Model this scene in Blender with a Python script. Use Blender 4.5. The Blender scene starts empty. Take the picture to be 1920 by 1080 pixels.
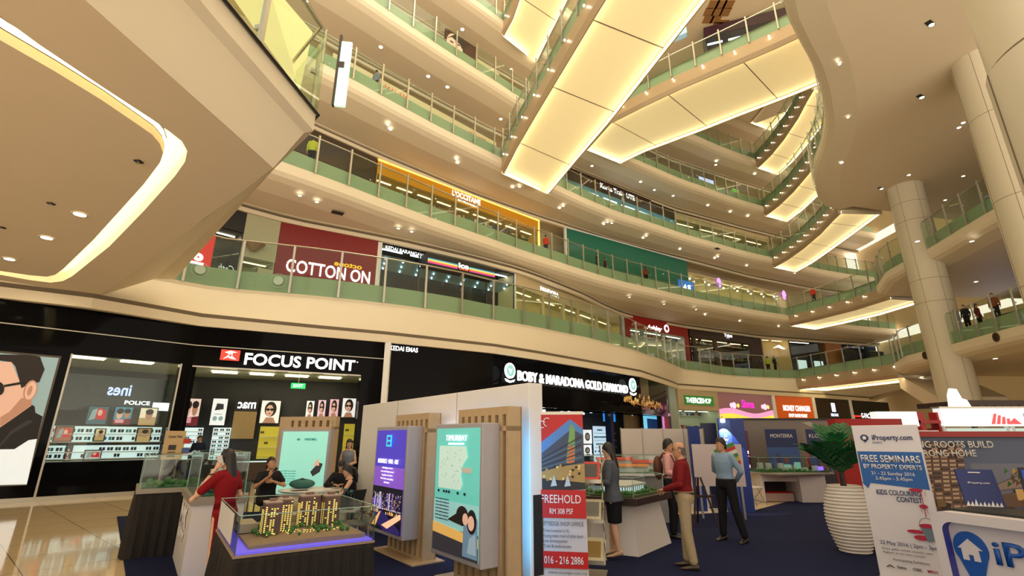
import bpy, bmesh, math, random
from mathutils import Vector, Matrix
random.seed(7)
S = bpy.context.scene
COL = S.collection
PI = math.pi
# ---------------------------------------------------------------- camera
FPX, PITCH, EYE = 921.0, math.atan(282 / 921.0), 1.75
cd = bpy.data.cameras.new('camera'); cam = bpy.data.objects.new('camera', cd); COL.objects.link(cam)
cd.sensor_width = 36.0; cd.lens = 36.0 * FPX / 1920.0; cd.clip_end = 400
cam.location = (0, 0, EYE); cam.rotation_euler = (PI / 2 + PITCH, 0, 0)
S.camera = cam
# ---------------------------------------------------------------- exposure, world
S.view_settings.view_transform = 'Standard'; S.view_settings.look = 'None'
S.view_settings.gamma = 1; S.view_settings.use_curve_mapping = False
S.view_settings.exposure = 0.34
S.cycles.use_denoising = True
S.cycles.max_bounces = 7; S.cycles.diffuse_bounces = 3; S.cycles.glossy_bounces = 3
S.cycles.transparent_max_bounces = 16; S.cycles.transmission_bounces = 4
S.cycles.sample_clamp_indirect = 4
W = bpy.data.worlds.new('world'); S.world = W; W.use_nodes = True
# world brightened below eye level to lift the soffits; stands for the mall behind
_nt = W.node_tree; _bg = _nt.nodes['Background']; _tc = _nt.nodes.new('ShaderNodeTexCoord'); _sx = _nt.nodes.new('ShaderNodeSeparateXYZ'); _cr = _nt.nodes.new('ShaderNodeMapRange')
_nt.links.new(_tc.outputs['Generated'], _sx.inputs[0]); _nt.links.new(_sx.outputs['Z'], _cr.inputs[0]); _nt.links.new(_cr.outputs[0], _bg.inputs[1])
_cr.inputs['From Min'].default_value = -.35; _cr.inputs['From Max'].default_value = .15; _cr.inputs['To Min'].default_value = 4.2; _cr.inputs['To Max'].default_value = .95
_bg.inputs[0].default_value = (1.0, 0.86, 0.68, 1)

def area(name, loc, rot, sx, sy, power, col):
    l = bpy.data.lights.new(name, 'AREA'); l.shape = 'RECTANGLE'; l.size = sx; l.size_y = sy
    l.energy = power; l.color = col
    o = bpy.data.objects.new(name, l); o.location = loc; o.rotation_euler = rot; COL.objects.link(o)
    return o
# unseen area lamp added above the atrium void as general fill
area('overhead_fill', (10, 30, 52), (0, 0, 0), 26, 34, 9000, (1.0, 0.87, 0.68))

# ---------------------------------------------------------------- materials
_mats = {}
def M(name, col=(.8, .8, .8), rough=.5, metal=0., emit=0., var=.05, scale=6., bump=0., spec=.5, ecol=None):
    if name in _mats: return _mats[name]
    m = bpy.data.materials.new(name); m.use_nodes = True
    nt = m.node_tree; b = nt.nodes['Principled BSDF']
    b.inputs['Roughness'].default_value = rough; b.inputs['Metallic'].default_value = metal
    b.inputs['Specular IOR Level'].default_value = spec
    c = (col[0], col[1], col[2], 1)
    b.inputs['Base Color'].default_value = c
    if var > 0:
        tc = nt.nodes.new('ShaderNodeTexCoord'); nz = nt.nodes.new('ShaderNodeTexNoise')
        nz.inputs['Scale'].default_value = scale; nz.inputs['Detail'].default_value = 3
        mx = nt.nodes.new('ShaderNodeMix'); mx.data_type = 'RGBA'
        nt.links.new(tc.outputs['Object'], nz.inputs['Vector']); nt.links.new(nz.outputs['Fac'], mx.inputs[0])
        mx.inputs[6].default_value = tuple(max(0, k * (1 - var)) for k in col) + (1,)
        mx.inputs[7].default_value = tuple(min(1, k * (1 + var)) for k in col) + (1,)
        nt.links.new(mx.outputs[2], b.inputs['Base Color'])
        if bump:
            bp = nt.nodes.new('ShaderNodeBump'); bp.inputs['Strength'].default_value = bump
            nt.links.new(nz.outputs['Fac'], bp.inputs['Height']); nt.links.new(bp.outputs[0], b.inputs['Normal'])
    if emit:
        e = ecol or col
        b.inputs['Emission Color'].default_value = (e[0], e[1], e[2], 1); b.inputs['Emission Strength'].default_value = emit
    _mats[name] = m
    return m

def srgb(r, g, b):
    f = lambda v: (v / 255 / 12.92) if v <= 10 else ((v / 255 + .055) / 1.055) ** 2.4
    return (f(r), f(g), f(b))

def glass_mat(name, tint, refl=.7, ior=1.45):
    if name in _mats: return _mats[name]
    m = bpy.data.materials.new(name); m.use_nodes = True; nt = m.node_tree; nt.nodes.clear()
    o = nt.nodes.new('ShaderNodeOutputMaterial'); t = nt.nodes.new('ShaderNodeBsdfTransparent'); g = nt.nodes.new('ShaderNodeBsdfGlossy')
    mx = nt.nodes.new('ShaderNodeMixShader'); lw = nt.nodes.new('ShaderNodeLayerWeight'); lw.inputs[0].default_value = .5
    pw = nt.nodes.new('ShaderNodeMath'); pw.operation = 'POWER'; pw.inputs[1].default_value = 4.5; nt.links.new(lw.outputs['Facing'], pw.inputs[0])
    fr = nt.nodes.new('ShaderNodeMath'); fr.operation = 'MULTIPLY_ADD'; fr.inputs[1].default_value = .8; fr.inputs[2].default_value = .03; nt.links.new(pw.outputs[0], fr.inputs[0])
    t.inputs[0].default_value = (*tint, 1); g.inputs[0].default_value = (refl, refl, refl, 1); g.inputs[1].default_value = .02
    nt.links.new(fr.outputs[0], mx.inputs[0]); nt.links.new(t.outputs[0], mx.inputs[1]); nt.links.new(g.outputs[0], mx.inputs[2])
    nt.links.new(mx.outputs[0], o.inputs[0])
    _mats[name] = m
    return m

CREAM = M('cream paint', srgb(226, 213, 186), .55, var=.02, scale=1.5)
SOFFIT = M('soffit paint', srgb(222, 206, 178), .6, var=.02, scale=.8)
TAUPE = M('taupe soffit paint', srgb(196, 180, 158), .6, var=.02, scale=.8)
SLABGREEN = M('green slab edge', srgb(160, 175, 145), .4, var=.03)
GREENGLASS = glass_mat('railing glass', (.80, .90, .82))
CLEAR = glass_mat('clear glass', (.93, .97, .95))
STEEL = M('brushed steel', srgb(190, 185, 172), .35, .85, var=.04, scale=20)
DARKSTEEL = M('dark steel', srgb(92, 84, 76), .4, .7)
BLACKGLOSS = M('black gloss panel', (.004, .004, .005), .06, var=.0, spec=.07)
BLACK = M('black paint', (.012, .012, .013), .5, var=.1)
DARKGREY = M('dark grey', (.05, .05, .055), .5)
WHITE = M('white paint', (.82, .82, .80), .5, var=.02)
SIGNWHITE = M('lit white lettering', (1, 1, 1), .5, emit=1.3, var=0)
LAMP = M('downlight lamp', (1, .93, .75), .4, emit=5.0, var=0)
GROOVE = M('shadow groove', srgb(110, 95, 74), .7)
BRIDGESIDE = M('champagne bridge cladding', srgb(182, 160, 128), .38, .35, var=.03)
SPOTLAMP = M('bridge spot lamp', (1, .93, .75), .4, emit=16.0, var=0)
LEDSTRIP = M('warm led strip', (1, .88, .58), .5, emit=6.5, var=0)
PANELGLOW = M('backlit ceiling panel', srgb(244, 228, 172), .6, emit=.28, var=.02, scale=1.2, ecol=(1.0, .80, .42))

# ---------------------------------------------------------------- mesh builder
class MB:
    def __init__(s): s.v = []; s.f = []; s.mi = []; s.mats = []
    def _m(s, m):
        if m not in s.mats: s.mats.append(m)
        return s.mats.index(m)
    def add(s, vs, fs, m):
        n = len(s.v); k = s._m(m); s.v += [tuple(p) for p in vs]
        for f in fs: s.f.append(tuple(i + n for i in f)); s.mi.append(k)
        return s
    def box(s, x0, x1, y0, y1, z0, z1, m):
        vs = [(x0, y0, z0), (x1, y0, z0), (x1, y1, z0), (x0, y1, z0), (x0, y0, z1), (x1, y0, z1), (x1, y1, z1), (x0, y1, z1)]
        return s.add(vs, [(0, 3, 2, 1), (4, 5, 6, 7), (0, 1, 5, 4), (1, 2, 6, 5), (2, 3, 7, 6), (3, 0, 4, 7)], m)
    def quad(s, a, b, c, d, m): return s.add([a, b, c, d], [(0, 1, 2, 3)], m)
    def poly(s, pts, m): return s.add(pts, [tuple(range(len(pts)))], m)
    def prism(s, pts, vec, m):
        n = len(pts); v = Vector(vec)
        vs = [tuple(p) for p in pts] + [tuple(Vector(p) + v) for p in pts]
        fs = [tuple(range(n - 1, -1, -1)), tuple(range(n, 2 * n))] + [(i, (i + 1) % n, n + (i + 1) % n, n + i) for i in range(n)]
        return s.add(vs, fs, m)
    def extr(s, pts2, z0, z1, m): return s.prism([(x, y, z0) for x, y in pts2], (0, 0, z1 - z0), m)
    def front(s, pts2, y, th, m): # outline in x,z facing -y
        return s.prism([(x, y, z) for x, z in pts2], (0, th, 0), m)
    def rings(s, rings, m, cap=True, closed=True):
        n = len(rings[0]); vs = [p for r in rings for p in r]; fs = []
        for i in range(len(rings) - 1):
            for j in range(n if closed else n - 1):
                a = i * n + j; b = i * n + (j + 1) % n
                fs.append((a, b, b + n, a + n))
        if cap and closed: fs += [tuple(range(n - 1, -1, -1)), tuple(range((len(rings) - 1) * n, len(rings) * n))]
        return s.add(vs, fs, m)
    def tube(s, pts, r, m, n=8, cap=True):
        P = [Vector(p) for p in pts]; rr = r if isinstance(r, (list, tuple)) else [r] * len(P)
        R = []; up = Vector((0, 0, 1))
        for i, p in enumerate(P):
            d = (P[min(i + 1, len(P) - 1)] - P[max(i - 1, 0)])
            d = d.normalized() if d.length > 1e-9 else Vector((0, 0, 1))
            u = up if abs(d.dot(up)) < .95 else Vector((1, 0, 0))
            a = d.cross(u).normalized(); b = d.cross(a).normalized()
            R.append([p + rr[i] * (math.cos(2 * PI * k / n) * a + math.sin(2 * PI * k / n) * b) for k in range(n)])
        return s.rings(R, m, cap)
    def lathe(s, prof, m, n=24, c=(0, 0), cap=True):
        return s.rings([[(c[0] + r * math.cos(2 * PI * k / n), c[1] + r * math.sin(2 * PI * k / n), z) for k in range(n)] for r, z in prof], m, cap)
    def ell(s, c, r, m, n=10, k=7):
        R = []
        for i in range(k + 1):
            t = -PI / 2 + PI * i / k; q = max(math.cos(t), .02)
            R.append([(c[0] + r[0] * q * math.cos(2 * PI * j / n), c[1] + r[1] * q * math.sin(2 * PI * j / n), c[2] + r[2] * math.sin(t)) for j in range(n)])
        return s.rings(R, m)
    def mesh(s, name):
        me = bpy.data.meshes.new(name); me.from_pydata(s.v, [], s.f)
        for m in s.mats: me.materials.append(m)
        me.polygons.foreach_set('material_index', s.mi)
        bm = bmesh.new(); bm.from_mesh(me); bmesh.ops.recalc_face_normals(bm, faces=bm.faces); bm.to_mesh(me); bm.free()
        return me
    def build(s, name, parent=None, smooth=False, bevel=0):
        me = s.mesh(name); o = bpy.data.objects.new(name, me); COL.objects.link(o)
        if smooth:
            me.polygons.foreach_set('use_smooth', [True] * len(me.polygons))
            me.set_sharp_from_angle(angle=math.radians(40))
        if bevel:
            b = o.modifiers.new('bevel', 'BEVEL'); b.width = bevel; b.segments = 2; b.limit_method = 'ANGLE'
        if parent: o.parent = parent
        return o

def tag(o, label, cat, group=None, kind=None):
    o['label'] = label; o['category'] = cat
    if group: o['group'] = group
    if kind: o['kind'] = kind
    return o
def thing(name, label, cat, loc=(0, 0, 0), rz=0., group=None):
    o = bpy.data.objects.new(name, None); COL.objects.link(o); o.empty_display_size = .2
    o.location = loc; o.rotation_euler = (0, 0, rz)
    return tag(o, label, cat, group)
def struct(name, mb, smooth=False, label=None):
    o = mb.build(name, None, smooth); o['kind'] = 'structure'
    if label: o['label'] = label
    return o
def part(name, mesh, parent, loc=(0, 0, 0), rz=0):
    o = bpy.data.objects.new(name, mesh); COL.objects.link(o); o.parent = parent; o.location = loc; o.rotation_euler = (0, 0, rz)
    return o
def copy_tree(o, parent=None):
    c = o.copy(); COL.objects.link(c)
    if parent: c.parent = parent; c.matrix_parent_inverse = o.matrix_parent_inverse
    for ch in list(o.children): copy_tree(ch, c)
    return c
_dg = None
def text(s, parent, mat, x, y, z, w=None, h=None, ext=.01, bold=0., align='LEFT', name='lettering', mirror=False, rx=PI / 2, rz=0, space=1.0, shear=0):
    """letters standing in the local x-z plane, facing -y; w = overall width, h = capital height"""
    cu = bpy.data.curves.new(name, 'FONT'); cu.body = s; cu.size = 1; cu.extrude = 0; cu.offset = bold; cu.space_character = space; cu.shear = shear
    cu.resolution_u = 3
    t = bpy.data.objects.new(name, cu); COL.objects.link(t)
    dg = bpy.context.evaluated_depsgraph_get(); dg.update()
    me = bpy.data.meshes.new_from_object(t.evaluated_get(dg)); bpy.data.objects.remove(t); me.name = name
    xs = [v.co.x for v in me.vertices]; ys = [v.co.y for v in me.vertices]
    if not xs: return None
    x0, x1, y0, y1 = min(xs), max(xs), min(ys), max(ys)
    sy = (h / .70) if h else None
    sx = (w / (x1 - x0)) if w else None
    if sx is None: sx = sy
    if sy is None: sy = sx
    off = {'LEFT': x0, 'CENTER': (x0 + x1) / 2, 'RIGHT': x1}[align]
    for v in me.vertices:
        v.co.x = (v.co.x - off) * sx * (-1 if mirror else 1); v.co.y *= sy
    bm = bmesh.new(); bm.from_mesh(me)
    if ext:
        r = bmesh.ops.extrude_face_region(bm, geom=bm.faces[:])
        bmesh.ops.translate(bm, verts=[g for g in r['geom'] if isinstance(g, bmesh.types.BMVert)], vec=(0, 0, ext))
    bmesh.ops.recalc_face_normals(bm, faces=bm.faces); bm.to_mesh(me); bm.free()
    me.materials.clear(); me.materials.append(mat)
    o = bpy.data.objects.new(name, me); COL.objects.link(o); o.parent = parent
    o.location = (x, y, z); o.rotation_euler = (rx, 0, rz)
    return o

# ---------------------------------------------------------------- plan helpers
def ray(x, y):
    u = 540 - y; s, c = math.sin(PITCH), math.cos(PITCH)
    return Vector((x - 960, FPX * c - u * s, FPX * s + u * c))
def onz(x, y, z):
    r = ray(x, y); t = (z - EYE) / r.z
    return (r.x * t, r.y * t)
def dense(pts, step):
    out = []
    for a, b in zip(pts[:-1], pts[1:]):
        d = math.dist(a, b); n = max(1, round(d / step))
        for i in range(n): out.append((a[0] + (b[0] - a[0]) * i / n, a[1] + (b[1] - a[1]) * i / n))
    out.append(tuple(pts[-1][:2]))
    return out
def smooth(pts, it=2):
    for _ in range(it):
        q = [pts[0]]
        for a, b in zip(pts[:-1], pts[1:]):
            q.append((a[0] * .75 + b[0] * .25, a[1] * .75 + b[1] * .25)); q.append((a[0] * .25 + b[0] * .75, a[1] * .25 + b[1] * .75))
        q.append(pts[-1]); pts = q
    return pts
def resample(pts, n):
    L = [0]
    for a, b in zip(pts[:-1], pts[1:]): L.append(L[-1] + math.dist(a, b))
    out = []; j = 0
    for i in range(n):
        t = L[-1] * i / (n - 1)
        while j < len(L) - 2 and L[j + 1] < t: j += 1
        k = (t - L[j]) / max(L[j + 1] - L[j], 1e-9)
        out.append((pts[j][0] + (pts[j + 1][0] - pts[j][0]) * k, pts[j][1] + (pts[j + 1][1] - pts[j][1]) * k))
    return out
def normals(pts, side):
    N = []
    for i in range(len(pts)):
        a = Vector(pts[max(0, i - 1)]); b = Vector(pts[min(len(pts) - 1, i + 1)]); d = (b - a).normalized()
        N.append(Vector((-d.y, d.x)) * side)
    return N
def off(pts, d, side):
    return [tuple(Vector(p) + n * d) for p, n in zip(pts, normals(pts, side))]
# ================================================================ SETTING
ZG = {1: 7.6, 2: 14.2, 3: 20.55, 4: 26.65, 5: 32.7, 6: 38.8, 7: 45.0}     # underside of the glass, per gallery
RAILH = 2.05; FL = .82
L1_px = [(271,514),(408,539),(579,553),(658,561),(733,569.6),(796,578),(862,588),(921,599),(973,607),(1021,616),(1062,625),(1100,632),(1133,641),(1162,649),(1187,655),(1210,664),(1227,669),(1242,674),(1254,680),(1275,689),(1287,693),(1312,695),(1335,699),(1358,702.5),(1381,704.6),(1423,706.7),(1465,708.7)]
C1 = [(-19.5, 11.3)] + [onz(x, y, ZG[1]) for x, y in L1_px] + [(28.6, 50.3)]
CU = [(-19, 11.5), (-14, 16.9), (-11.5, 19.7), (-9.8, 21.3), (-8.4, 22.7), (-7.3, 23.9), (-6.1, 25.1), (-4.95, 26.3), (-3.8, 27.4), (-2.5, 28.6), (-1.2, 29.8), (.5, 31.5), (2.2, 33.), (3.85, 34.4), (5.2, 35.6), (6.5, 36.7), (7.9, 37.8), (9.2, 38.8), (10.6, 39.7), (12, 40.6), (13.5, 41.6), (15, 42.6), (16.5, 43.6), (18, 44.5), (19.5, 45.3), (21, 46.2), (22.5, 47.1), (24, 47.9), (25.5, 48.7), (27, 49.4), (28.2, 50.)]
SH1 = [(-21, 14.5), (-17, 19), (-13.87, 22.55), (-11.87, 24.3), (-9.63, 25.54), (-6.77, 27.2), (-2.68, 30.08), (.41, 32.5), (2.74, 35.), (5.73, 38.6), (8.02, 42.), (10.16, 44.7), (12.3, 46.6), (18.2, 50.3), (28.2, 55.5), (37.4, 58.5), (46, 61)]
SH2 = [(-21, 14), (-17.5, 18.5), (-11.73, 24.9), (-8.74, 28), (-2.62, 33.7), (1.77, 37.1), (9.75, 42.8), (19.7, 48.5), (26.6, 52.7), (36, 57.3), (46, 61)]
SH3 = [(-21, 14.5), (-15, 21), (-11, 25.4), (-7.8, 28.4), (-2.5, 33.3), (6.4, 40.5), (17.3, 48), (27.6, 53.3), (36, 57.3), (46, 61)]
EAST = [(32.3, 52.2), (36, 54), (40, 55.6), (46, 57.5)]
CR1 = [(31.2, 40.2), (30.2, 38.2), (29.3, 36.6), (28.95, 34.8), (28.8, 33), (28.5, 31), (28.1, 29.2), (27.75, 27.6), (27.45, 26), (27.2, 24.5), (27, 22), (27, 18), (27.8, 12), (30, 5)]
CR3 = [(26.6, 37), (25.2, 36.3), (23.7, 34.4), (22.4, 32.5), (21.3, 30.6), (20.3, 28), (18.9, 25.3), (16.8, 22.4), (15.3, 20.6), (13.9, 19.2), (12.1, 17.3), (10.5, 14.5), (9.2, 10), (8.6, 5), (8.8, -3)]
GP = [(-20, 10.8), (-15.3, 13.99), (-13.53, 15.24), (-11.6, 17.85), (-7.94, 19.88), (-5.5, 21.1), (-3.9, 22.1), (-.92, 24.0), (1.37, 26.1), (4.43, 29.2), (8.63, 33.6), (12.55, 39.8), (13.96, 42.2), (17.7, 44.2), (23.4, 47.6), (32.7, 52.2), (40, 56.5)]
def rightline(n): return [(46.3, 40.5 - 44 * i / (n - 1)) for i in range(n)]

def slab(name, curve, back, zg, label=None, side=1, foot=None):
    c = resample(smooth(dense(curve, 1.2), 1), max(24, int(len(curve) * 2.5))); b = resample(back, len(c)) if callable(back) is False else back(len(c))
    prof = [(.12, zg + FL), (.12, zg + .02), (.0, zg), (.0, zg - .5), (.12, zg - .7), (.42, zg - .86), (1.5, zg - 1.05)]
    mb = MB(); rows = [[(*p, z) for p in off(c, d, side)] for d, z in prof]
    if foot:      # straight fascia that runs down to the shopfront line below
        g = dense(foot, .25); near_ = lambda p: min(g, key=lambda q: (q[0] - p[0]) ** 2 + (q[1] - p[1]) ** 2)
        ft_ = [near_(p) for p in c]
        rows = rows[:3] + [[(*p, zg - .12) for p in off(c, .03, side)]] + [[(p[0] * (1 - k) + q[0] * k, p[1] * (1 - k) + q[1] * k, (zg - .14) * (1 - k) + 6.18 * k) for p, q in zip(off(c, .03, side), ft_)] for k in (.0, .5, 1.)] + [[(*p, 6.18) for p in off(ft_, .5, side)]]
    rows.append([(*p, (6.18 if foot else zg - 1.05)) for p in b]); top = [(*p, zg + FL) for p in b]
    for i in range(len(rows) - 1):
        m = SLABGREEN if i == 0 else (CREAM if i < 6 else SOFFIT)
        mb.rings([rows[i], rows[i + 1]], m, cap=False, closed=False)
    mb.rings([rows[0], top], TAUPE, cap=False, closed=False)
    for e in (0, -1): mb.poly([r[e] for r in rows] + [top[e]], CREAM)
    return struct(name, mb, True, label)

POSTM = MB(); POSTM.box(-.045, .045, -.09, -.03, .0, RAILH + .05, STEEL); POSTM.box(-.03, .03, -.03, .06, .25, .33, STEEL); POSTM.box(-.03, .03, -.03, .06, 1.2, 1.28, STEEL)
POSTM.box(-.02, .02, -.03, .14, RAILH - .08, RAILH - .03, STEEL)
POST_MESH = POSTM.mesh('post')
def railing(label, curve, zg, group, side=1, step=2.0, glass=True, h=RAILH, first=.6):
    t = thing('glass_railing', label, 'railing', (0, 0, 0), 0, group)
    c = dense(curve, .8); n = normals(c, side)
    g = MB(); o1 = off(c, -.02, side); o2 = off(c, .0, side)
    if glass:
        g.rings([[(*p, zg) for p in o1], [(*p, zg + h - .12) for p in o1], [(*p, zg + h - .12) for p in o2]], GREENGLASS, cap=False, closed=False)
        g.build('glass_panel', t)
    hr = MB(); hr.tube([(*p, zg + h - .02) for p in off(c, .12, side)], .035, STEEL, 6); hr.build('handrail', t, True)
    L = 0; nxt = first; s = math.copysign(1, h)
    for i in range(len(c) - 1):
        a, b = Vector(c[i]), Vector(c[i + 1]); d = (b - a).length
        while nxt <= L + d:
            p = a + (b - a) * ((nxt - L) / d); dirv = (b - a) * side
            part('post', POST_MESH, t, (p.x, p.y, zg), math.atan2(dirv.y, dirv.x)); nxt += step
        L += d
    return t

ORD = {1: 'lowest', 2: 'second', 3: 'third', 4: 'fourth', 5: 'fifth', 6: 'sixth', 7: 'seventh'}
GR = 'gallery railings'
# left and back galleries
slab('ceiling_gallery', C1 + [(31, 51.3), (36, 54), (46, 57.5)], off(SH1, 2.0, 1), ZG[1], foot=GP)
for k in range(2, 8):
    slab('ceiling_gallery', CU + EAST, off([None, SH1, SH2, SH3, SH3, SH3, SH3, SH3][k - 1], 2.0, 1), ZG[k])
cut = CU[2:]
railing('long glass railing of the lowest gallery, curving above the black optician shopfront', C1[1:], ZG[1], GR, h=RAILH + .15, step=1.95, first=1.2)
railing('long glass railing of the second gallery, in front of the golden lit shop', CU[1:], ZG[2], GR, step=1.75, first=1.0)
i3 = [i for i, p in enumerate(CU) if p[0] > -1][0]; i3b = [i for i, p in enumerate(CU) if p[0] > 3.6][0]
railing('left glass railing of the third gallery, ending at the long lit footbridge', CU[1:i3], ZG[3], GR, step=1.75)
railing('glass railing of the third gallery between the long lit footbridge and the corner bridge', CU[i3b:], ZG[3], GR, step=1.75)
i4 = [i for i, p in enumerate(CU) if p[0] > 6.8][0]; i4b = [i for i, p in enumerate(CU) if p[0] > 10.2][0]
railing('left glass railing of the fourth gallery, facing the woman portrait advert', CU[1:i4], ZG[4], GR, step=1.75)
railing('glass railing of the fourth gallery behind the slanting footbridge', CU[i4b:], ZG[4], GR, step=1.75)
railing('left glass railing of the fifth gallery beside the topmost footbridge', CU[1:i3], ZG[5], GR, step=1.75)
railing('glass railing of the fifth gallery, short run at the far corner', CU[i4b:], ZG[5], GR, step=1.75)
for k, w in ((2, 'short glass railing at the far right end of the second gallery'), (3, 'short glass railing at the far right end of the third gallery')):
    railing(w, EAST, ZG[k], GR, step=1.6)
# right galleries
slab('ceiling_gallery', CR1, rightline, ZG[1]); slab('ceiling_gallery', CR1, rightline, ZG[2]); slab('ceiling_gallery', CR3, rightline, ZG[3])
railing('glass railing of the right lowest gallery above the white column', CR1[:-2], ZG[1], GR, step=1.6)
railing('glass railing of the right second gallery beside the white column', CR1[:-2], ZG[2], GR, step=1.6)
railing('glass railing on the curved lip of the big right ceiling', CR3[:-3], ZG[3], GR, step=1.6)

# ---- bridges with backlit undersides
SPOTM = MB(); SPOTM.box(-.05, .05, -.0, .12, -.02, .05, STEEL); SPOTM.lathe([(.045, -.07), (.05, -.01), (.03, .0)], SPOTLAMP, 8, (0, -.0)); 
SPOT_MESH = SPOTM.mesh('spot_lamp')
def bridge(where, near, far, zg, seams=5.5, rails=(1, 1), spots=2.1, step=1.75, th=1.15, farspots=False):
    """deck between two plan curves that run the same way; near has the void on its right-hand outside"""
    near = dense(near, .9); n = len(near); far = resample(far, n); zb = zg - th
    sg = 1 if (Vector(far[n // 2]) - Vector(near[n // 2])).dot(normals(near, 1)[n // 2]) > 0 else -1
    mb = MB(); IN = .22
    na, fa = off(near, IN, sg), off(far, IN, -sg)
    z = lambda c, h: [(*p, h) for p in c]
    nb, fb = off(near, .16, sg), off(far, .16, -sg)
    for a, b in ((near, nb), (far, fb)):
        mb.rings([z(a, zg + .0), z(a, zb + .28), z(b, zb), z(na if a is near else fa, zb), z(na if a is near else fa, zb + .32)], BRIDGESIDE, cap=False, closed=False)
        mb.rings([z(off(a, .1, sg if a is near else -sg), zg + FL), z(a, zg)], SLABGREEN, cap=False, closed=False)
    mb.rings([z(near, zg + FL), z(far, zg + FL)], TAUPE, cap=False, closed=False)
    for e in (0, n - 1):
        mb.poly([(*near[e], zb), (*far[e], zb), (*far[e], zg + FL), (*near[e], zg + FL)], CREAM)
    T = thing('footbridge', where + ', cream sided with a backlit yellow underside', 'footbridge', (0, 0, 0), 0, 'footbridges over the atrium')
    mb.build('deck', T)
    p = MB(); p.rings([z(na, zb + .30), z(fa, zb + .30)], PANELGLOW, cap=False, closed=False); t = p.build('light_panel', T)
    for c, s_, nm in ((na, sg, 'led_strip'), (fa, -sg, 'led_strip')):
        l = MB(); a = off(c, .03, s_); l.rings([z(a, zb + .06), z(a, zb + .2)], LEDSTRIP, cap=False, closed=False); l.build(nm, t)
    for e, q in ((0, 2), (n - 1, n - 3)):
        l = MB(); a = Vector(na[e]); b = Vector(fa[e]); a2 = Vector(na[q]); 
        dv = (a2 - a).normalized() * .06
        l.poly([(*(a + dv), zb + .06), (*(b + dv), zb + .06), (*(b + dv), zb + .2), (*(a + dv), zb + .2)], LEDSTRIP); l.build('led_strip', t)
    L = 0; nx = seams * .6
    for i in range(1, n):
        L += math.dist(near[i], near[i - 1])
        if L > nx:
            nx += seams; a, b = Vector(na[i]), Vector(fa[i]); d = (Vector(near[i]) - Vector(near[i - 1])).normalized() * .03
            sm = MB(); sm.poly([(*(a - d), zb + .285), (*(b - d), zb + .285), (*(b + d), zb + .285), (*(a + d), zb + .285)], GROOVE); sm.build('seam', t)
    edges = [(near, sg)] + ([(far, -sg)] if farspots else [])
    for c, s_ in edges:
        L = 0; nx = spots * .5
        for i in range(n - 1):
            a, b = Vector(c[i]), Vector(c[i + 1]); d = (b - a).length
            while nx <= L + d:
                q = a + (b - a) * ((nx - L) / d) ; dv = (b - a) * s_
                o = bpy.data.objects.new('spot_lamp', SPOT_MESH); COL.objects.link(o)
                nn = Vector((dv.y, -dv.x)).normalized() * .12
                o.location = (q.x + nn.x, q.y + nn.y, zg - .22); o.rotation_euler = (0, 0, math.atan2(dv.y, dv.x))
                tag(o, 'lit spot lamp on the ' + where, 'spot lamp', 'spot lamps on the ' + where)
                nx += spots
            L += d
    if rails[0]: railing('near glass railing on top of the ' + where, near, zg, 'footbridge railings', sg, step)
    if rails[1]: railing('far glass railing on top of the ' + where, far, zg, 'footbridge railings', -sg, step)

bridge('long footbridge crossing overhead', [(-.75, 30.4), (.2, 27), (1.25, 23.7), (2.5, 19.9), (3.6, 16.6), (5.4, 11.5), (8.2, 4)], [(2.9, 33.6), (4.4, 29), (5.9, 24.6), (7.4, 19.5), (8.6, 15.5), (10.5, 9.5), (12.5, 4)], ZG[3], seams=5.2)
bridge('slanting footbridge behind the long one', [(6.3, 36.9), (7.6, 33.2), (9.6, 31.2), (11.8, 29.2), (14.35, 27.2), (16.6, 25.4), (18.3, 23.9), (21, 21.5), (26, 17)], [(10., 39.3), (11.6, 37.5), (13.3, 36.15), (15.7, 34.2), (18., 32.2), (20.3, 30.3), (22, 28.7), (25, 26), (30, 21.5)], ZG[4], seams=5.2)
bridge('topmost footbridge at the upper frame edge', [(-.8, 30.6), (-.1, 29), (.6, 26.5), (2, 21), (4, 14)], [(2.2, 33.7), (3.0, 31), (4.2, 27.3), (6.2, 21), (8.5, 14)], ZG[5], seams=5)
near = [(28.2, 50.1), (28.35, 47.5), (28.2, 44.6), (27.7, 41), (27.1, 38.4), (26.8, 36.8)]; farc = [(31.8, 51.8), (31.9, 48.6), (31.6, 45.5), (31.1, 41), (30.6, 37)]
for k in (3, 4, 5, 6):
    bridge('%s floor corner bridge at the far right' % ORD[k], near, farc, ZG[k], seams=4, spots=1.5, rails=(1, k in (4, 5)))
bridge('second floor corner bridge at the far right', [(29.2, 50.6), (30.4, 47.5), (31.5, 44), (32.0, 40.2)], [(33.2, 52.5), (34.5, 49.5), (35.6, 46), (36, 41)], ZG[2], seams=4, spots=1.9, rails=(1, 0))
bridge('lowest corner bridge at the far right', [(28.8, 50.4), (29.7, 47), (30.7, 43), (31.3, 40.2)], [(32.8, 51.9), (33.7, 48.4), (34.6, 44), (35, 41)], ZG[1], seams=4, spots=1.9, rails=(1, 0))

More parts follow.
